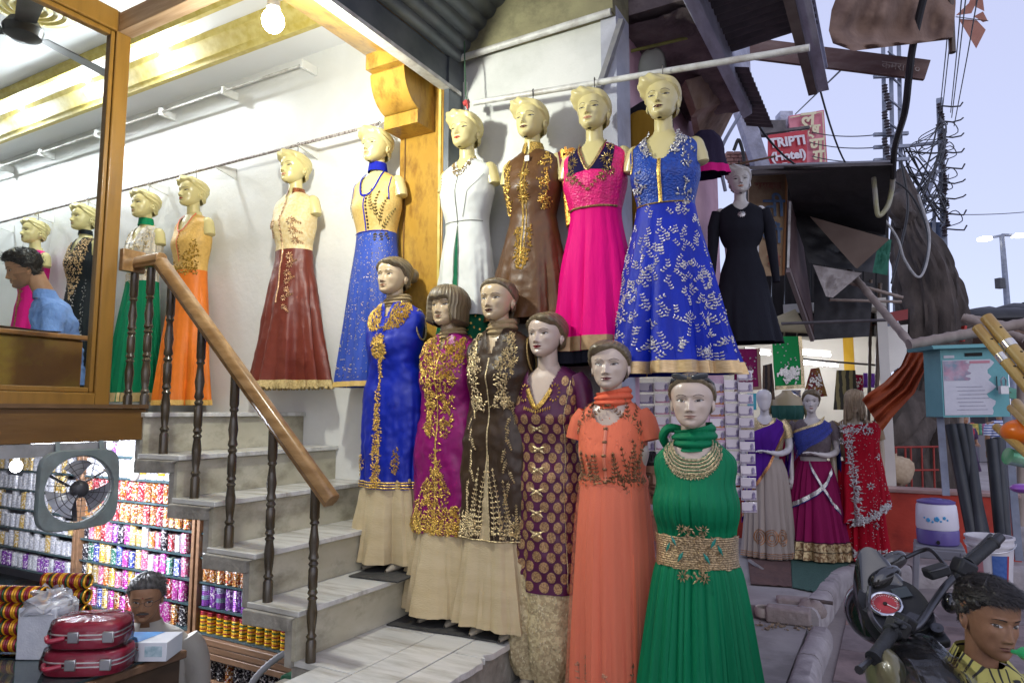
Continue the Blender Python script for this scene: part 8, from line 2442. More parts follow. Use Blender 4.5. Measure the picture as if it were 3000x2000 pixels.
for k in range(16):
 y=rw_.uniform(320,660);c=at(2764+rw_.uniform(-25,10),y,D=11.8);r_=rw_.uniform(-0.3,0.24)
 MB().tube(spline([c,c+Vector((r_,0.1,r_*0.6)),c+Vector((r_*1.4,0.1,-r_*0.3)),c+Vector((r_*0.2,0,-r_*0.8))],4),0.009,5).build('wire_loop',m_cable,p2)
def cable(label,pts,r,mat=None,n=6):
 return one('cable',MB().tube(spline([at(x,y,D=d)for x,y,d in pts],n),r,8),mat or m_cable,label,'cable',group='cables and wires')
m_whc=pm('pale_conduit',(0.42,0.42,0.42),(0.3,0.3,0.3),s=12,r=0.5)
cable('thick black cable dropping from above past the plank',((2712,-30,4.5),(2690,60,4.6),(2672,150,4.7),(2662,230,4.8),(2650,330,5.0),(2622,430,5.6),(2616,520,6.0)),0.026)
cable('yellow-green flexible conduit looping below the thick cable',((2616,515,6.0),(2612,560,6.1),(2600,605,6.1),(2576,632,6.1),(2568,610,6.1),(2562,545,6.1),(2556,482,6.1)),0.022,pm('olive_conduit',(0.30,0.29,0.12),(0.36,0.35,0.3),s=8,r=0.5))
cable('pale looped hose hanging on the tree trunk',((2590,640,7.9),(2630,700,7.9),(2650,760,7.9),(2690,812,7.9),(2715,770,7.9),(2722,680,7.9),(2690,570,7.9)),0.014,m_whc)
cable('dark cable arching across the tree trunk',((2600,520,8.0),(2660,560,8.0),(2705,640,8.0),(2720,720,8.0),(2700,800,8.0)),0.012)
cable('vertical dark cable bundle down the trunk',((2640,470,8.2),(2660,600,8.2),(2640,720,8.1),(2612,830,8.0)),0.014)
for k,(a,b)in enumerate((((2380,388,12),(2590,392,10.2)),((2375,418,12),(2590,430,10.2)),((2380,458,12),(2590,470,10.2)))):
 one('wire',MB().tube(sag(at(*a[:2],D=a[2]),at(*b[:2],D=b[2]),0.06),0.009,5),m_cable,['topmost','middle','lowest'][k]+' wire from the hotel sign to the lattice pole','wire',group='cables and wires')
for k,(x0,x1,y1)in enumerate(((2790,2752,340),(2800,2760,330),(2822,2785,330),(2835,2788,345),(2872,2795,370))):
 one('wire',MB().tube([at(x0-2,-40,D=7.0),at(lerp(x0,x1,.5),y1*.45,D=9.5),at(x1,y1,D=11.9)],0.008,5),m_cable,['first','second','third','fourth','fifth'][k]+' of the steep wires down to the bristling pole, from the left','wire',group='cables and wires')
one('wire',MB().tube(sag(at(2770,628,D=12),at(3060,615,D=14),0.04),0.008,5),m_cable,'single level wire crossing the sky at right','wire',group='cables and wires')
one('wire',MB().tube(sag(at(2400,255,D=5.0),at(2520,480,D=8),0.3),0.008,5),m_cable,'slack wire falling from the end of the steel beam','wire',group='cables and wires')
one('wire',MB().tube([at(2480,190,D=5.0),at(2330,335,D=9)],0.008,5),m_cable,'taut wire from the plank to the vertical pink sign','wire',group='cables and wires')
for k,pts in enumerate((((2190,300,6.0),(2120,420,5.9),(2110,480,5.9),(2125,560,5.9)),((2195,310,6.0),(2230,380,6.0),(2290,450,6.2),(2340,490,6.4)),((2150,440,5.9),(2165,410,5.9),(2180,470,5.9),(2170,510,5.9)))):
 cable(['grey cable bunch drooping beside the brown bracket','twisted cables crossing in front of the hotel sign','black cable coil under the bracket'][k],pts,0.016 if k!=1 else 0.010,m_pole if k==0 else None)
sl=thing('street_lamp','distant double-armed street lamp with lit heads','street lamp',at(2962,1270,D=30))
MB().tube([at(2985,1320,D=30),at(2935,690,D=30)],[0.17,0.10],12).build('pole',m_pole,sl)
for a,b in(((2935,690),(2885,700)),((2935,688),(2985,690))):
 MB().bar(at(*a,D=30),at(*b,D=30),0.10,0.10).build('arm',m_pole,sl)
 d=at(*b,D=30);MB().box(d,(0.45,0.35,0.12),rotz(YAW)).build('head',emit('lit_street_lamp',(1.0,0.95,0.85),12),sl)
MB().box(at(2930,830,D=29.7),(0.32,0.25,0.45),rotz(YAW+0.3)).build('floodlight',m_fan,sl)
def drop_sheet(name,label,cat,rows,D0,D1,mat,seed=0,wav=0.10):
 """rows: list of outline rows, each (px left, px right, py left, py right)"""
 mb=MB();n_=len(rows)-1
 def f(u,v,o=0):
  i=min(n_-1,int(v*n_));t_=v*n_-i
  a=[lerp(x,y,t_)for x,y in zip(rows[i],rows[i+1])]
  p=at(lerp(a[0],a[1],u),lerp(a[2],a[3],u),D=lerp(D0,D1,u)+wav*noise.noise((u*6+seed,v*3,1))+0.4*wav*sin(u*22+v*4)+o)
  return p
 mb.grid(f,60,20);mb.grid(lambda u,v:f(u,v,0.008),60,20)
 return one(name,mb,mat,label,cat)
m_sack=pm('brown_sacking',(0.17,0.105,0.075),(0.24,0.16,0.12),s=5,r=0.95,b=0.01,bs=20,c3=(0.10,0.06,0.05),s3=4,k3=0.6)
drop_sheet('sacking_awning','brown sacking awning sagging under the sky at upper right','awning',[(2470,2800,-60,-60),(2436,2800,30,10),(2428,2796,90,70),(2440,2792,128,110),(2500,2786,150,116)],4.3,4.8,m_sack)
one('awning_pole',MB().tube([at(2782,-40,D=4.8),at(2786,60,D=4.8),at(2790,155,D=4.8)],0.024,10),m_darkwood,'dark stick at the end of the brown sacking awning','stick')
kt=thing('paper_kite','torn orange-brown paper kite caught on the wires','kite',at(2850,60,D=9))
m_kite=pm('kite_paper',(0.30,0.12,0.085),(0.36,0.17,0.12),s=6,r=0.8)
for poly in(((2800,46),(2838,10),(2850,-20),(2868,-8),(2846,40)),((2808,56),(2848,58),(2862,60),(2888,88),(2860,143)),((2850,50),(2880,34),(2894,62),(2880,66),(2862,54)),((2862,-30),(2876,-30),(2884,34),(2856,20))):
 mb=MB();n_=len(poly)
 mb.add([at(x,y,D=9)for x,y in poly]+[at(x,y,D=9.01)for x,y in poly],[tuple(range(n_)),tuple(range(n_,2*n_))]+[(i,(i+1)%n_,n_+(i+1)%n_,n_+i)for i in range(n_)])
 mb.build('paper',m_kite,kt)
MB().tube([at(2800,50,D=8.98),at(2895,62,D=8.98)],0.006,5).build('spar',m_darkwood,kt)
m_bamboo=pm('weathered_bamboo',(0.24,0.19,0.16),(0.33,0.27,0.23),s=8,r=0.7,st=(1,1,0.4),c3=(0.14,0.10,0.09),s3=5,k3=0.6)
def bamboo(label,a,b,r,mat=None):
 a,b=at(*a[:2],D=a[2]),at(*b[:2],D=b[2]);n_=9
 pts,rs=[],[]
 for i in range(n_*3+1):
  t_=i/(n_*3);pts.append(a.lerp(b,t_));rs.append(r*(1.12 if i%3==0 else 0.97))
 return one('bamboo_pole',MB().tube(pts,rs,12),mat or m_bamboo,label,'bamboo pole',group='bamboo poles of the stalls')
bamboo('thick level bamboo pole resting above the teal box',(2662,1010,5.6),(3010,945,5.6),0.042)
bamboo('bamboo pole slanting down from the shop front to the level pole',(2490,795,7.2),(2672,1012,5.7),0.034)
bamboo('thin bamboo pole crossing under the dirty canvas',(2480,826,7.0),(2645,872,6.9),0.018)
bamboo('short bamboo poking out at far right above the flutes',(2820,930,6.2),(3000,992,5.9),0.034)
bamboo('upper bamboo running to the right edge',(2825,926,7.0),(3020,965,7.0),0.030)
bamboo('upright dark pole beside the lit doorway',(2566,1240,7.6),(2578,830,7.6),0.022,m_darkwood)
bamboo('second upright dark pole beside the lit doorway',(2545,1240,7.9),(2552,820,7.9),0.018,m_darkwood)
bamboo('grey pole across below the tarpaulin',(2430,878,7.3),(2640,884,7.3),0.016)
drop_sheet('orange_cloth','orange cloth slung from the bamboo down to the red saree mannequin','cloth',[(2668,2732,1006,1028),(2640,2715,1070,1070),(2590,2680,1120,1150),(2545,2620,1150,1215),(2525,2585,1170,1262)],6.6,6.2,pm('orange_cotton',(0.42,0.085,0.02),(0.32,0.055,0.012),s=5,r=0.85,b=0.01,bs=12),3,0.12)
sheet('lit_doorway_panel','pale lit panel of the doorway between the tree and the shop','panel',((2560,960,8.6),(2660,950,8.6),(2655,1060,8.6),(2570,1120,8.6)),m_lit_wall,0.0)
one('red_awning',MB().grid(lambda u,v:at(lerp(2548,2660,u),lerp(925,955,v)-20*u,D=8.4-0.5*v),10,4),pm('red_awning_cloth',(0.22,0.02,0.012),r=0.8),'strip of red awning above the lit doorway','awning')
tb=thing('meter_box','teal steel meter box plastered with a torn poster','electrical box',at(2860,1222,D=5.3))
m_teal=pm('teal_enamel',(0.10,0.32,0.34),(0.13,0.37,0.39),s=4,r=0.45,b=0.001,bs=40,c3=(0.08,0.22,0.23),s3=3,k3=0.4)
tq=[at(2754,1022,D=5.3),at(2950,1016,D=5.3),at(2960,1220,D=5.3),at(2764,1222,D=5.3)]
slab4(tq,0.22,(-_s,_c,0),2,2,0).build('case',m_teal,tb,bev=0.006)
slab4([at(2730,1012,D=5.22),at(2965,1004,D=5.22),at(2965,1014,D=5.22),at(2735,1022,D=5.22)],0.34,(-_s,_c,0),2,2,0).build('roof',m_teal,tb)
m_paper=pm('poster_paper',(0.50,0.50,0.55),(0.56,0.56,0.60),s=7,r=0.7,b=0.003,bs=25)
def onbox(u0,u1,v0,v1,off,mat,name,jag=0.0,seed=0):
 def f(u,v,o):
  uu,vv=lerp(u0,u1,u),lerp(v0,v1,v)
  if jag and u>0.5:uu-=jag*(u-0.5)*2*abs(noise.noise((v*7+seed,3,1))+0.4)
  return tq[0].lerp(tq[1],uu).lerp(tq[3].lerp(tq[2],uu),vv)+Vector((_s,-_c,0))*o
 mb=MB();mb.grid(lambda u,v:f(u,v,off),12,16);mb.grid(lambda u,v:f(u,v,off-0.0008),12,16)
 return mb.build(name,mat,tb)
onbox(0.02,0.82,0.17,0.97,0.006,m_paper,'poster',0.22,1)
onbox(0.03,0.45,0.18,0.47,0.008,pm('poster_print',(0.42,0.10,0.17),(0.45,0.35,0.42),s=9,r=0.6,c3=(0.08,0.25,0.32),s3=7,k3=0.8),'poster_print',0.12,5)
onbox(0.42,0.72,0.19,0.225,0.009,pm('poster_pink',(0.5,0.2,0.25),r=0.6),'poster_line')
for k in range(7):onbox(0.2+0.02*(k%3),0.6+0.03*(k%4),0.56+0.055*k,0.567+0.055*k,0.009,pm('poster_ink',(0.2,0.2,0.28),(0.35,0.35,0.42),s=60,r=0.7),'poster_line')
onbox(0.36,0.62,0.07,0.12,0.006,m_dark,'nameplate');onbox(0.04,0.2,0.10,0.14,0.006,m_paper,'sticker')
onbox(0.80,0.815,0.42,0.62,0.012,m_dark,'latch')
MB().tube([at(2935,1130,D=5.24),at(2932,1112,D=5.22),at(2940,1104,D=5.22),at(2947,1112,D=5.22),at(2946,1130,D=5.24)],0.006,8).box(at(2940,1142,D=5.23),(0.06,0.03,0.06),rotz(YAW)).build('padlock',m_clasp,tb)
for a,b in(((2742,1060),(2772,1450)),((2950,1216),(2985,1640))):MB().bar(at(*a,D=5.45),at(*b,D=5.45),0.06,0.05).build('post',m_pole,tb)
m_hdpe=pm('black_hdpe',(0.018,0.02,0.024),(0.03,0.034,0.04),s=6,r=0.5)
for k,(a,b)in enumerate((((2785,1245),(2858,1610)),((2808,1243),(2890,1600)),((2830,1246),(2872,1560)),((2905,1290),(2935,1590)),((2926,1285),(2945,1585)))):
 one('black_pipe',MB().tube([at(*a,D=5.9),at(*b,D=5.6)],0.046,16),m_hdpe,['first','second','third','fourth','fifth'][k]+' thick black plastic pipe leaning under the teal box, from the left','pipe',group='black pipes under the teal box')
gt=thing('red_gate','low red iron railing with an arch and red wall behind the pavement','gate',at(2660,1445,D=8.3))
m_redi=pm('red_iron',(0.24,0.018,0.012),(0.30,0.03,0.02),s=8,r=0.6)
def gp_(x,y):return at(x,y,D=8.2)
slab4([at(2590,1330,D=8.9),at(2760,1330,D=8.9),at(2770,1450,D=8.9),at(2590,1450,D=8.9)],0.08,(-_s,_c,0),2,2,0).build('wall',m_redw,gt)
for a,b in(((2590,1310),(2750,1308)),((2590,1378),(2750,1376))):MB().tube([gp_(*a),gp_(*b)],0.012,8).build('bar',m_redi,gt)
for x in(2604,2625,2652,2668,2700,2735):MB().tube([gp_(x,1310),gp_(x+4,1455)],0.011,8).build('upright',m_redi,gt)
MB().tube([gp_(2608+24-24*cos(q),1378-26*sin(q))for q in[pi*k/12 for k in range(13)]],0.012,8).build('arch',m_redi,gt)
p=at(2635,1460,D=7.9)
one('jute_sack',rock((p.x,p.y,0.93),(0.18,0.15,0.16),8),pm('jute',(0.42,0.32,0.22),(0.5,0.4,0.28),s=30,r=0.9,b=0.004,bs=120),'small jute sack on the red plinth','sack')
sp_=at(2750,1690,Z=0.03)
sp_=at(2752,1640,D=5.35)
t=thing('plastic_stool','grey plastic stool carrying the water cooler','stool',(sp_.x,sp_.y,0.0))
ZT=at(2750,1592,D=5.35).z
m_gpl=pm('grey_stool_plastic',(0.19,0.19,0.21),(0.24,0.24,0.26),s=6,r=0.45)
MB().bb(sp_.x-0.16,sp_.x+0.16,sp_.y-0.16,sp_.y+0.16,ZT-0.03,ZT).bb(sp_.x-0.165,sp_.x+0.165,sp_.y-0.165,sp_.y-0.15,ZT-0.09,ZT-0.02).bb(sp_.x+0.15,sp_.x+0.165,sp_.y-0.15,sp_.y+0.15,ZT-0.09,ZT-0.02).bb(sp_.x-0.165,sp_.x-0.15,sp_.y-0.15,sp_.y+0.15,ZT-0.09,ZT-0.02).build('seat',m_gpl,t,bev=0.012)
for sx in(-1,1):
 for sy in(-1,1):MB().bar((sp_.x+sx*0.145,sp_.y+sy*0.145,ZT-0.03),(sp_.x+sx*0.19,sp_.y+sy*0.19,0.0),0.05,0.035).build('leg',m_gpl,t,bev=0.006)
t=thing('water_cooler','white and purple water cooler jug printed with blue flowers','water cooler',(sp_.x,sp_.y,ZT))
zc=ZT+0.001
MB().lathe([(0.130,0.0),(0.140,0.01),(0.143,0.10),(0.138,0.115)],32,(sp_.x,sp_.y,zc)).build('base',pm('purple_plastic',(0.10,0.075,0.26),(0.13,0.095,0.3),s=5,r=0.35),t)
MB().lathe([(0.140,0.116),(0.143,0.13),(0.140,0.22),(0.134,0.29),(0.125,0.305)],32,(sp_.x,sp_.y,zc)).build('jug',pm('white_plastic',(0.60,0.58,0.64),(0.66,0.64,0.7),s=4,r=0.35),t)
MB().lathe([(0.128,0.306),(0.130,0.32),(0.10,0.332),(0.045,0.334),(0.04,0.342),(0.0,0.344)],32,(sp_.x,sp_.y,zc),caps=False).build('lid',MATS['purple_plastic'],t)
mb=MB();vd=Vector((-sp_.x,-sp_.y,0)).normalized();va=atan2(vd.y,vd.x)
for(da,dz,s_)in((0,0.20,0.022),(0.35,0.21,0.014),(0.5,0.195,0.009),(-0.4,0.19,0.018),(-0.6,0.205,0.008),(0.18,0.185,0.009),(-0.2,0.178,0.010)):
 for k in range(5):
  q=2*pi*k/5;a_=va+da+cos(q)*s_*3.2;mb.ell((sp_.x+0.1415*cos(a_),sp_.y+0.1415*sin(a_),zc+dz+sin(q)*s_*0.5),(s_*0.45,s_*0.45,s_*0.45),6,4)
tag(mb.build('flower_print',pm('print_sky_blue',(0.05,0.30,0.55),r=0.4),t),kind='stuff')
MB().tube([(sp_.x+0.142*cos(va),sp_.y+0.142*sin(va),zc+0.035),(sp_.x+0.165*cos(va),sp_.y+0.165*sin(va),zc+0.03)],0.012,8).build('tap',m_dark,t)
bk=at(2908,1718,D=4.75);bk.z=max(0.01,at(2908,1715,D=4.75).z)
t=thing('paint_bucket','white plastic paint bucket with a blue printed label','bucket',bk)
m_bkt=pm('bucket_white',(0.58,0.56,0.58),(0.64,0.62,0.64),s=6,r=0.45,c3=(0.4,0.37,0.36),s3=4,k3=0.4)
MB().lathe([(0.11,0.0),(0.135,0.27),(0.145,0.272),(0.145,0.285),(0.137,0.287),(0.139,0.315),(0.146,0.317),(0.146,0.33),(0.132,0.33),(0.115,0.02),(0.0,0.015)],32,bk,caps=False).build('tub',m_bkt,t)
vb=atan2(-bk.y,-bk.x)
for a0,a1,mt,nm in((0.05,0.75,pm('label_blue',(0.03,0.09,0.30),(0.06,0.13,0.36),s=40,r=0.5),'label'),(-0.75,-0.35,pm('label_pink',(0.5,0.22,0.24),r=0.5),'label'),(0.76,0.86,pm('label_red',(0.4,0.02,0.03),r=0.5),'label_edge')):
 mb=MB();mb.grid(lambda u,v:Vector(((0.112+0.1*lerp(0.03,0.22,v))*cos(vb+lerp(a0,a1,u)),(0.112+0.1*lerp(0.03,0.22,v))*sin(vb+lerp(a0,a1,u)),lerp(0.03,0.22,v)))+bk,10,4);mb.build(nm,mt,t)
MB().tube([bk+Vector((0.146*cos(q),0.146*sin(q),0.29-0.05*sin((q-vb+pi/2))))for q in[vb-pi/2+pi*k/16 for k in range(17)]],0.004,6).build('handle',m_clasp,t)
m_flute=pm('flute_bamboo',(0.42,0.28,0.08),(0.32,0.19,0.05),s=14,r=0.45,st=(1,1,0.3))
m_foil=pm('foil_tape',(0.6,0.58,0.6),(0.8,0.75,0.6),s=30,r=0.2,m=0.8)
for k,(a,b,r_)in enumerate((((2862,958),(3030,1160),0.020),((2890,930),(3040,1110),0.024),((2978,1180),(3020,1235),0.018),((2962,1195),(3010,1240),0.015),((2920,1250),(3010,1330),0.016))):
 pa,pb_=at(*a,D=2.7),at(*b,D=2.5)
 t=thing('bamboo_flute',['long bamboo flute with silver tape slanting at the right edge','thicker bamboo flute behind the first one','short flute end above the orange toy','flute end beside the orange toy','flute end below the orange toy'][k],'flute',pa,group='bamboo flutes at the right edge')
 MB().tube([pa,pb_],r_,16).build('tube',m_flute,t)
 if k<2:MB().tube([pa.lerp(pb_,0.42),pa.lerp(pb_,0.52)],r_*1.05,16,caps=False).build('foil_band',m_foil,t)
 d=(pb_-pa).normalized()
 for q in(0.22,0.62,0.78):MB().ell(pa.lerp(pb_,q)+Vector((_s,-_c,0.4)).normalized()*r_*0.95,(0.006,0.006,0.004),8,5).build('finger_hole',m_dark,t)
p=at(3000,1265,D=2.6)
one('orange_toy',MB().ell(p,(0.075,0.075,0.05),20,12),pm('orange_toy_plastic',(0.75,0.16,0.01),r=0.3),'round orange plastic toy at the right edge','toy')
p=at(2975,1335,D=2.6)
one('green_toy',MB().tube([p-rr*0.03,p+rr*0.05-Vector((0,0,0.02))],[0.032,0.028],16),pm('green_foil',(0.08,0.35,0.16),(0.4,0.6,0.45),s=12,r=0.25,m=0.4),'green foil-wrapped toy below the flutes','toy')
p=at(2995,1430,D=2.6)
one('purple_toy',MB().ell(p,(0.04,0.04,0.018),16,8),pm('purple_toy_plastic',(0.25,0.08,0.4),r=0.3),'small purple toy at the right edge','toy')
stc=((0.25,0.03,0.03),(0.03,0.12,0.30),(0.30,0.24,0.05),(0.06,0.20,0.12),(0.30,0.10,0.20),(0.18,0.17,0.19))
for k,(px0,px1,D_,lb)in enumerate(((2730,2800,20,'far market stall with a red canopy behind the black pipes'),(2800,2868,24,'far market stall with a blue canopy behind the woman'),(2868,2935,22,'far market stall with a yellow canopy between the pipes'),(2935,3040,26,'far market stall with a green canopy at the right edge'))):
 a,b=at(px0,1300,D=D_),at(px1,1300,D=D_)
 t=thing('market_stall',lb,'market stall',((a.x+b.x)/2,(a.y+b.y)/2,0),YAW,group='far market stalls')
 w_=(b-a).length
 MB().bb(-w_/2,w_/2,0.0,0.9,0,0.85).build('counter',pm('stall_counter_%d'%k,stc[(k+3)%6],r=0.8),t,local=True)
 MB().bb(-w_/2,w_/2,1.6,1.7,0,2.5).build('back',pm('stall_back',(0.05,0.045,0.055),r=0.9),t,local=True)
 mb=MB();mb.grid(lambda u,v:Vector((lerp(-w_/2-0.1,w_/2+0.1,u),lerp(-0.5,1.7,v),2.15+0.5*v+0.08*sin(u*7+k)*(1-v))),14,6);mb.grid(lambda u,v:Vector((lerp(-w_/2-0.1,w_/2+0.1,u),lerp(-0.5,1.7,v),2.13+0.5*v+0.08*sin(u*7+k)*(1-v))),14,6)
 mb.build('canopy',pm('stall_canopy_%d'%k,stc[k],r=0.85),t,local=True)
 for x in(-w_/2,w_/2):MB().tube([(x,-0.45,0),(x,-0.45,2.2)],0.03,8).build('post',m_darkwood,t,local=True)
 for q in range(6):MB().box((lerp(-w_/2+0.1,w_/2-0.1,q/5),0.3,0.85+0.18),(0.22,0.3,0.36)).build('goods',pm('goods_%d'%((q+k)%6),stc[(q+k)%6],tuple(min(1,2*x)for x in stc[(q+k)%6]),s=14,r=0.7),t,local=True,bev=0.03)
for k,(px,py,w_,h_,lb)in enumerate(((2880,940,0.75,0.16,'dark tarpaulin heaped on the stall roof left of the lamp post'),(3000,935,0.5,0.2,'dark tarpaulin bundle on the stall roof at the right edge'),(2940,990,0.9,0.15,'brown cloth heap on the bamboo stall roof'))):
 p=at(px,py,D=9.0)
 one('tarpaulin_heap',rock(p,(w_,0.5,h_),3+k),[m_tarp,m_tarp,m_sack][k],lb,'tarpaulin',group='tarpaulin heaps on the stall roofs')
sh2=thing('bamboo_stall','bamboo-framed stall roof behind the teal box','stall',at(2920,1480,D=9.2))
for px in(2812,2990):MB().tube([at(px,1540,D=9.2),at(px,940,D=9.2)],0.045,10).build('post',m_bamboo,sh2)
slab4([at(2808,968,D=8.6),at(3060,958,D=8.6),at(3060,975,D=9.8),at(2808,985,D=9.8)],0.04,(0,0,-1),4,4,0.02).build('roof',m_sack,sh2)
MB().bar(at(2825,955,D=8.5),at(2818,1000,D=8.5),0.07,0.03).build('red_strip',pm('red_tape',(0.42,0.03,0.02),r=0.6),sh2)
# ================================================================ motorcycle beside the boy
bkp=at(2680,1990,D=2.5)
bike=thing('motorcycle','parked black motorcycle with folded mirrors and red-faced speedometer beside the boy','motorcycle',(bkp.x,bkp.y,0))
m_blk=pm('bike_black_plastic',(0.014,0.015,0.017),(0.022,0.023,0.026),s=8,r=0.5,spec=0.3,c3=(0.06,0.055,0.05),s3=5,k3=0.35)
m_gloss=pm('bike_gloss_black',(0.012,0.012,0.013),(0.03,0.028,0.026),s=4,r=0.16,coat=0.6,spec=0.6,c3=(0.07,0.06,0.045),s3=4,k3=0.3)
m_rub2=pm('grip_rubber',(0.014,0.015,0.017),(0.022,0.024,0.027),s=20,r=0.6,b=0.003,bs=90)
m_bar=pm('bar_steel',(0.05,0.05,0.055),(0.08,0.08,0.085),s=10,r=0.3,m=0.6)
A=lambda x,y,d:at(x,y,D=d)
def part(name,mb,mat,parent=None,**k):return mb.build(name,mat,parent or bike,**k)
hb2=part('handlebar',MB().tube(spline([A(2560,1925,2.12),A(2625,1850,2.2),A(2685,1835,2.3),A(2735,1765,2.42),A(2780,1705,2.48),A(2845,1650,2.52),A(2915,1585,2.56)],6),0.0125,12),m_bar)
def grip(a,b,r):
 n_=14;mb=MB();pts,rs=[],[]
 for i in range(n_*2+1):
  pts.append(a.lerp(b,i/(n_*2)));rs.append(r*(1.0 if i%2 else 0.93))
 rs[0]=r*1.15;rs[1]=r*1.15;rs[-1]=r*1.3;rs[-2]=r*1.3
 return mb.tube(pts,rs,20)
part('grip',grip(A(2558,1928,2.10),A(2616,1848,2.19),0.0205),m_rub2)
part('grip',grip(A(2912,1588,2.56),A(2838,1652,2.52),0.0205),m_rub2)
part('bar_end',MB().tube([A(2912,1588,2.56),A(2932,1570,2.57)],[0.020,0.017],14),m_bar)
part('clutch_lever',MB().tube(spline([A(2628,1856,2.2),A(2570,1905,2.16),A(2545,1935,2.1),A(2516,1962,2.05)],5),[0.010]*14+[0.013,0.013],8),m_bar)
part('brake_lever',MB().tube(spline([A(2780,1710,2.5),A(2812,1650,2.56),A(2870,1600,2.62),A(2905,1566,2.64)],5),0.009,8),m_bar)
for(px,py,d,s_)in((2628,1838,2.22,(0.062,0.05,0.055)),(2650,1822,2.26,(0.05,0.06,0.045)),(2822,1664,2.5,(0.07,0.055,0.06)),(2806,1682,2.5,(0.045,0.05,0.05))):
 part('switch_gear',MB().box(A(px,py,d),s_,Matrix.Rotation(0.6,3,'Z')@Matrix.Rotation(0.5,3,'Y')),m_blk,bev=0.010)
for(px,py)in((2632,1822),(2645,1836),(2620,1832)):part('switch',MB().ell(A(px,py,2.17),(0.012,0.012,0.008),12,8),m_rub2)
rs_=part('brake_reservoir',MB().box(A(2743,1672,2.46),(0.075,0.06,0.035),Matrix.Rotation(0.45,3,'Z')@Matrix.Rotation(-0.3,3,'Y')),m_blk,bev=0.008)
part('cap',MB().box(A(2743,1662,2.455),(0.068,0.052,0.008),Matrix.Rotation(0.45,3,'Z')@Matrix.Rotation(-0.3,3,'Y')),m_bar,rs_,bev=0.004)
pc=A(2622,1775,2.45);nn=(Vector((0,0,1.25))+(Vector((0,0,EYE))-pc).normalized()).normalized()
xr=Vector((_c,_s,0));xr=(xr-nn*xr.dot(nn)).normalized();yu=nn.cross(xr)
PM=Matrix((xr,yu,nn)).transposed().to_4x4();PM.translation=pc
pod=MB(PM)
def podf(u,v):
 a=2*pi*u;e=2.6;q=1/(abs(cos(a))**e+abs(sin(a))**e)**(1/e)
 r_=[0.0,0.85,1.0,1.04,1.0,0.8,0.0][round(v*6)];z_=[0.0,0.0,0.006,-0.02,-0.07,-0.10,-0.11][round(v*6)]
 return(0.105*q*cos(a)*r_+0.03*r_*(sin(a)>0)*0,0.12*q*sin(a)*r_,z_)
pod.grid(podf,48,6,closed=True)
pd=part('instrument_pod',pod,m_blk)
part('chrome_ring',MB(PM).tube([(-0.028+0.050*cos(q),0.01+0.050*sin(q),0.008)for q in[2*pi*k/32 for k in range(33)]],0.007,10,caps=False),pm('chrome',(0.6,0.6,0.62),r=0.12,m=1.0),pd)
part('dial',MB(PM).lathe([(0.046,0.004),(0.046,0.008),(0.0,0.0085)],32,(-0.028,0.01,0),caps=False),pm('dial_red',(0.35,0.02,0.03),(0.45,0.05,0.05),s=20,r=0.3),pd)
mb=MB(PM)
for k in range(25):
 q=radians(-40+260*k/24);l_=0.009 if k%4==0 else 0.005
 c_=Vector((-0.028+0.038*cos(q),0.01+0.038*sin(q),0.0095));d_=Vector((cos(q),sin(q),0))
 mb.bar(c_-d_*l_/2,c_+d_*l_/2,0.0014,0.001,up=(0,0,1))
tag(part('dial_marks',mb,m_white,pd),kind='stuff')
part('needle',MB(PM).bar((-0.028,0.01,0.0112),(-0.003,-0.022,0.0112),0.003,0.0012),m_white,pd)
part('needle_hub',MB(PM).lathe([(0.007,0.008),(0.007,0.0125),(0.0,0.013)],16,(-0.028,0.01,0),caps=False),m_dark,pd)
part('display',MB(PM).box((0.045,0.045,0.007),(0.055,0.045,0.004)),pm('lcd_dark',(0.03,0.04,0.04),r=0.12),pd)
part('silver_trim',MB(PM).add([(0.0,-0.055,0.009),(0.03,-0.04,0.009),(0.075,-0.085,0.009),(0.06,-0.095,0.009),(0.02,-0.10,0.009),(0.0,-0.075,0.009)],[(0,1,2,3,4,5)]),m_bar,pd)
part('ignition',MB(PM).lathe([(0.020,0.0),(0.020,0.02),(0.012,0.022),(0.0,0.018)],20,(0.075,-0.12,-0.01),caps=False),m_bar,pd)
part('handlebar_clamp',MB(PM).box((0.04,-0.135,-0.03),(0.12,0.05,0.035)),m_blk,bev=0.008)
mb=MB(PM)
mb.grid(lambda u,v:(lerp(-0.13,0.13,u)*(1-0.25*v),0.10+0.10*v-0.16*(2*u-1)**2*(1-0.4*v),0.0+0.09*v*(1-(2*u-1)**2)-0.05*(2*u-1)**2),24,10)
mb.grid(lambda u,v:(lerp(-0.13,0.13,u)*(1-0.25*v),0.105+0.10*v-0.16*(2*u-1)**2*(1-0.4*v),-0.004+0.09*v*(1-(2*u-1)**2)-0.05*(2*u-1)**2),24,10)
part('visor',mb,m_gloss)
mb=MB(PM);mb.ell((0,0.10,-0.13),(0.13,0.13,0.11),24,14);part('headlamp_cowl',mb,m_gloss)
def mirror(c,ax,L_,W_,stem):
 ax=Vector(ax).normalized();s_=ax.cross(Vector((0,0,1))).normalized();u_=s_.cross(ax)
 Rm=Matrix((ax,s_,u_)).transposed()
 mb=MB();mb.grid(lambda u,v:c+Rm@Vector((L_*(-cos(pi*v))*(1+0.0*u),W_*0.62*sin(pi*v)**0.7*cos(2*pi*u),W_*sin(pi*v)**0.7*(0.75 if sin(2*pi*u)<0 else 1.0)*sin(2*pi*u))),28,18,closed=True)
 o=part('mirror',mb,m_gloss)
 part('mirror_stem',MB().tube(spline(stem,5),0.008,8),m_bar,o)
mirror(A(2612,1650,2.72),A(2662,1622,2.74)-A(2566,1672,2.70),0.072,0.042,[A(2655,1632,2.72),A(2700,1612,2.7),A(2730,1612,2.66),A(2775,1662,2.56)])
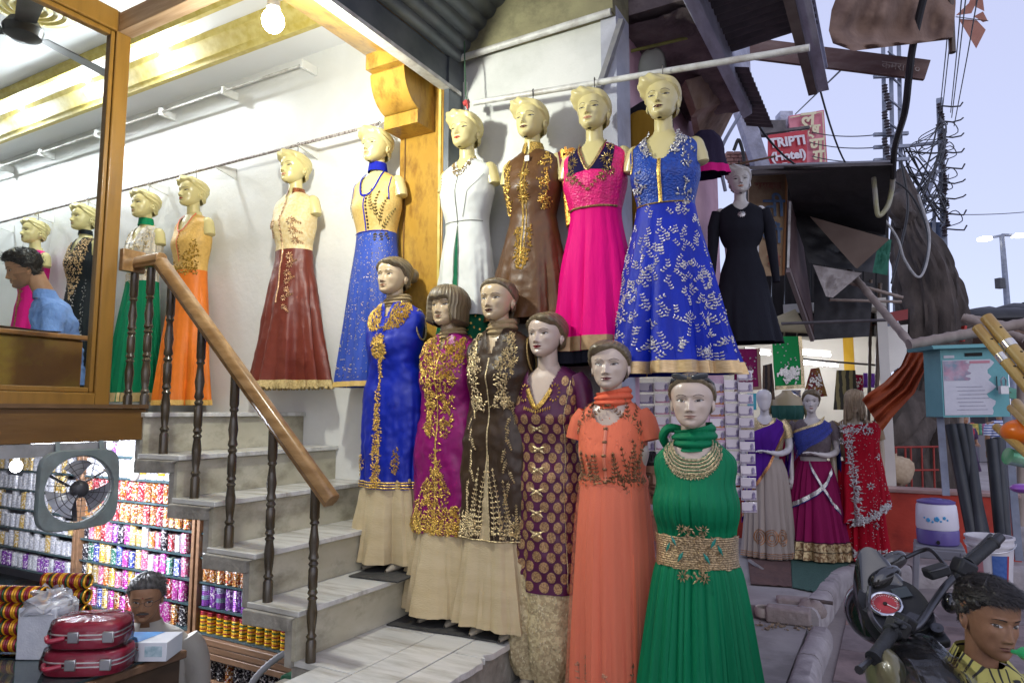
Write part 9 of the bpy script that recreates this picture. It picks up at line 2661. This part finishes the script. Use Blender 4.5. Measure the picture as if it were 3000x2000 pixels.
mirror(A(2596,1692,2.55),A(2646,1668,2.58)-A(2546,1716,2.52),0.070,0.040,[A(2548,1718,2.5),A(2544,1770,2.45),A(2556,1810,2.3),A(2590,1852,2.22),A(2618,1850,2.21)])
part('rubber_boot',MB().tube([A(2540,1800,2.4),A(2552,1790,2.4)],[0.02,0.018],12),m_rub2)
part('indicator',MB().ell(A(2785,1765,2.45),(0.03,0.04,0.035),16,10),m_gloss)
tc_=A(2705,2030,2.12)
mb=MB()
def tank(u,v,k=1.0):
 a=2*pi*u;b=pi*v
 ca,sa=cos(a),sin(a);s_=sin(b)**0.75
 x=0.115*k*s_*math.copysign(abs(ca)**0.8,ca);y=0.24*k*-cos(b);z=0.115*k*s_*math.copysign(abs(sa)**0.85,sa)
 d=Vector((-0.20,0.98,0.0)).normalized();s2=Vector((d.y,-d.x,0))
 return tc_+s2*x+d*(y+0.02)+Vector((0,0,z+0.03*(1-v)*0))
mb.grid(lambda u,v:tank(u,min(.995,max(.005,v))),40,24,closed=True);part('fuel_tank',mb,m_gloss)
mb=MB()
mb.grid(lambda u,v:tank(u,min(.98,max(.02,v)),1.10)+Vector((0,0,0.012))+Vector((1,1,1))*0.022*noise.noise((cos(2*pi*u)*2.2,sin(2*pi*u)*2.2,v*5)),40,22,closed=True)
part('dust_sheet',mb,clear('dust_film',(0.93,0.92,0.90),0.22,0.16),smooth=False)
part('tank_panel',MB().ell(A(2600,1990,2.12),(0.05,0.11,0.09),20,12,rotz(0.4)),pm('olive_panel',(0.11,0.10,0.05),(0.16,0.14,0.08),s=6,r=0.3,coat=0.4))
part('fork',MB().tube([A(2640,1850,2.5),A(2600,1900,2.9)],0.025,12).tube([A(2700,1850,2.55),A(2660,1900,2.95)],0.025,12),m_bar)
fw=A(2630,1935,2.9);fw.z=0.30
mb=MB(Matrix.Translation(fw)@Matrix.Rotation(0.2,4,'Z'))
mb.tube([(0,0.25*cos(q),0.25*sin(q))for q in[2*pi*k/36 for k in range(37)]],0.05,12,caps=False);w1=part('front_wheel',mb,m_rub2)
part('seat',MB().ell(tc_+Vector((0.12,-0.45,-0.03)),(0.15,0.36,0.07),20,10,rotz(0.2)),m_rub2)
rwp=tc_+Vector((0.16,-0.75,0));rwp.z=0.30
mb=MB(Matrix.Translation(rwp)@Matrix.Rotation(0.2,4,'Z'))
mb.tube([(0,0.25*cos(q),0.25*sin(q))for q in[2*pi*k/36 for k in range(37)]],0.055,12,caps=False);part('rear_wheel',mb,m_rub2)
part('engine',MB().box(Vector((tc_.x,tc_.y-0.05,0.45)),(0.22,0.4,0.36),rotz(0.2)),m_bar,bev=0.04)
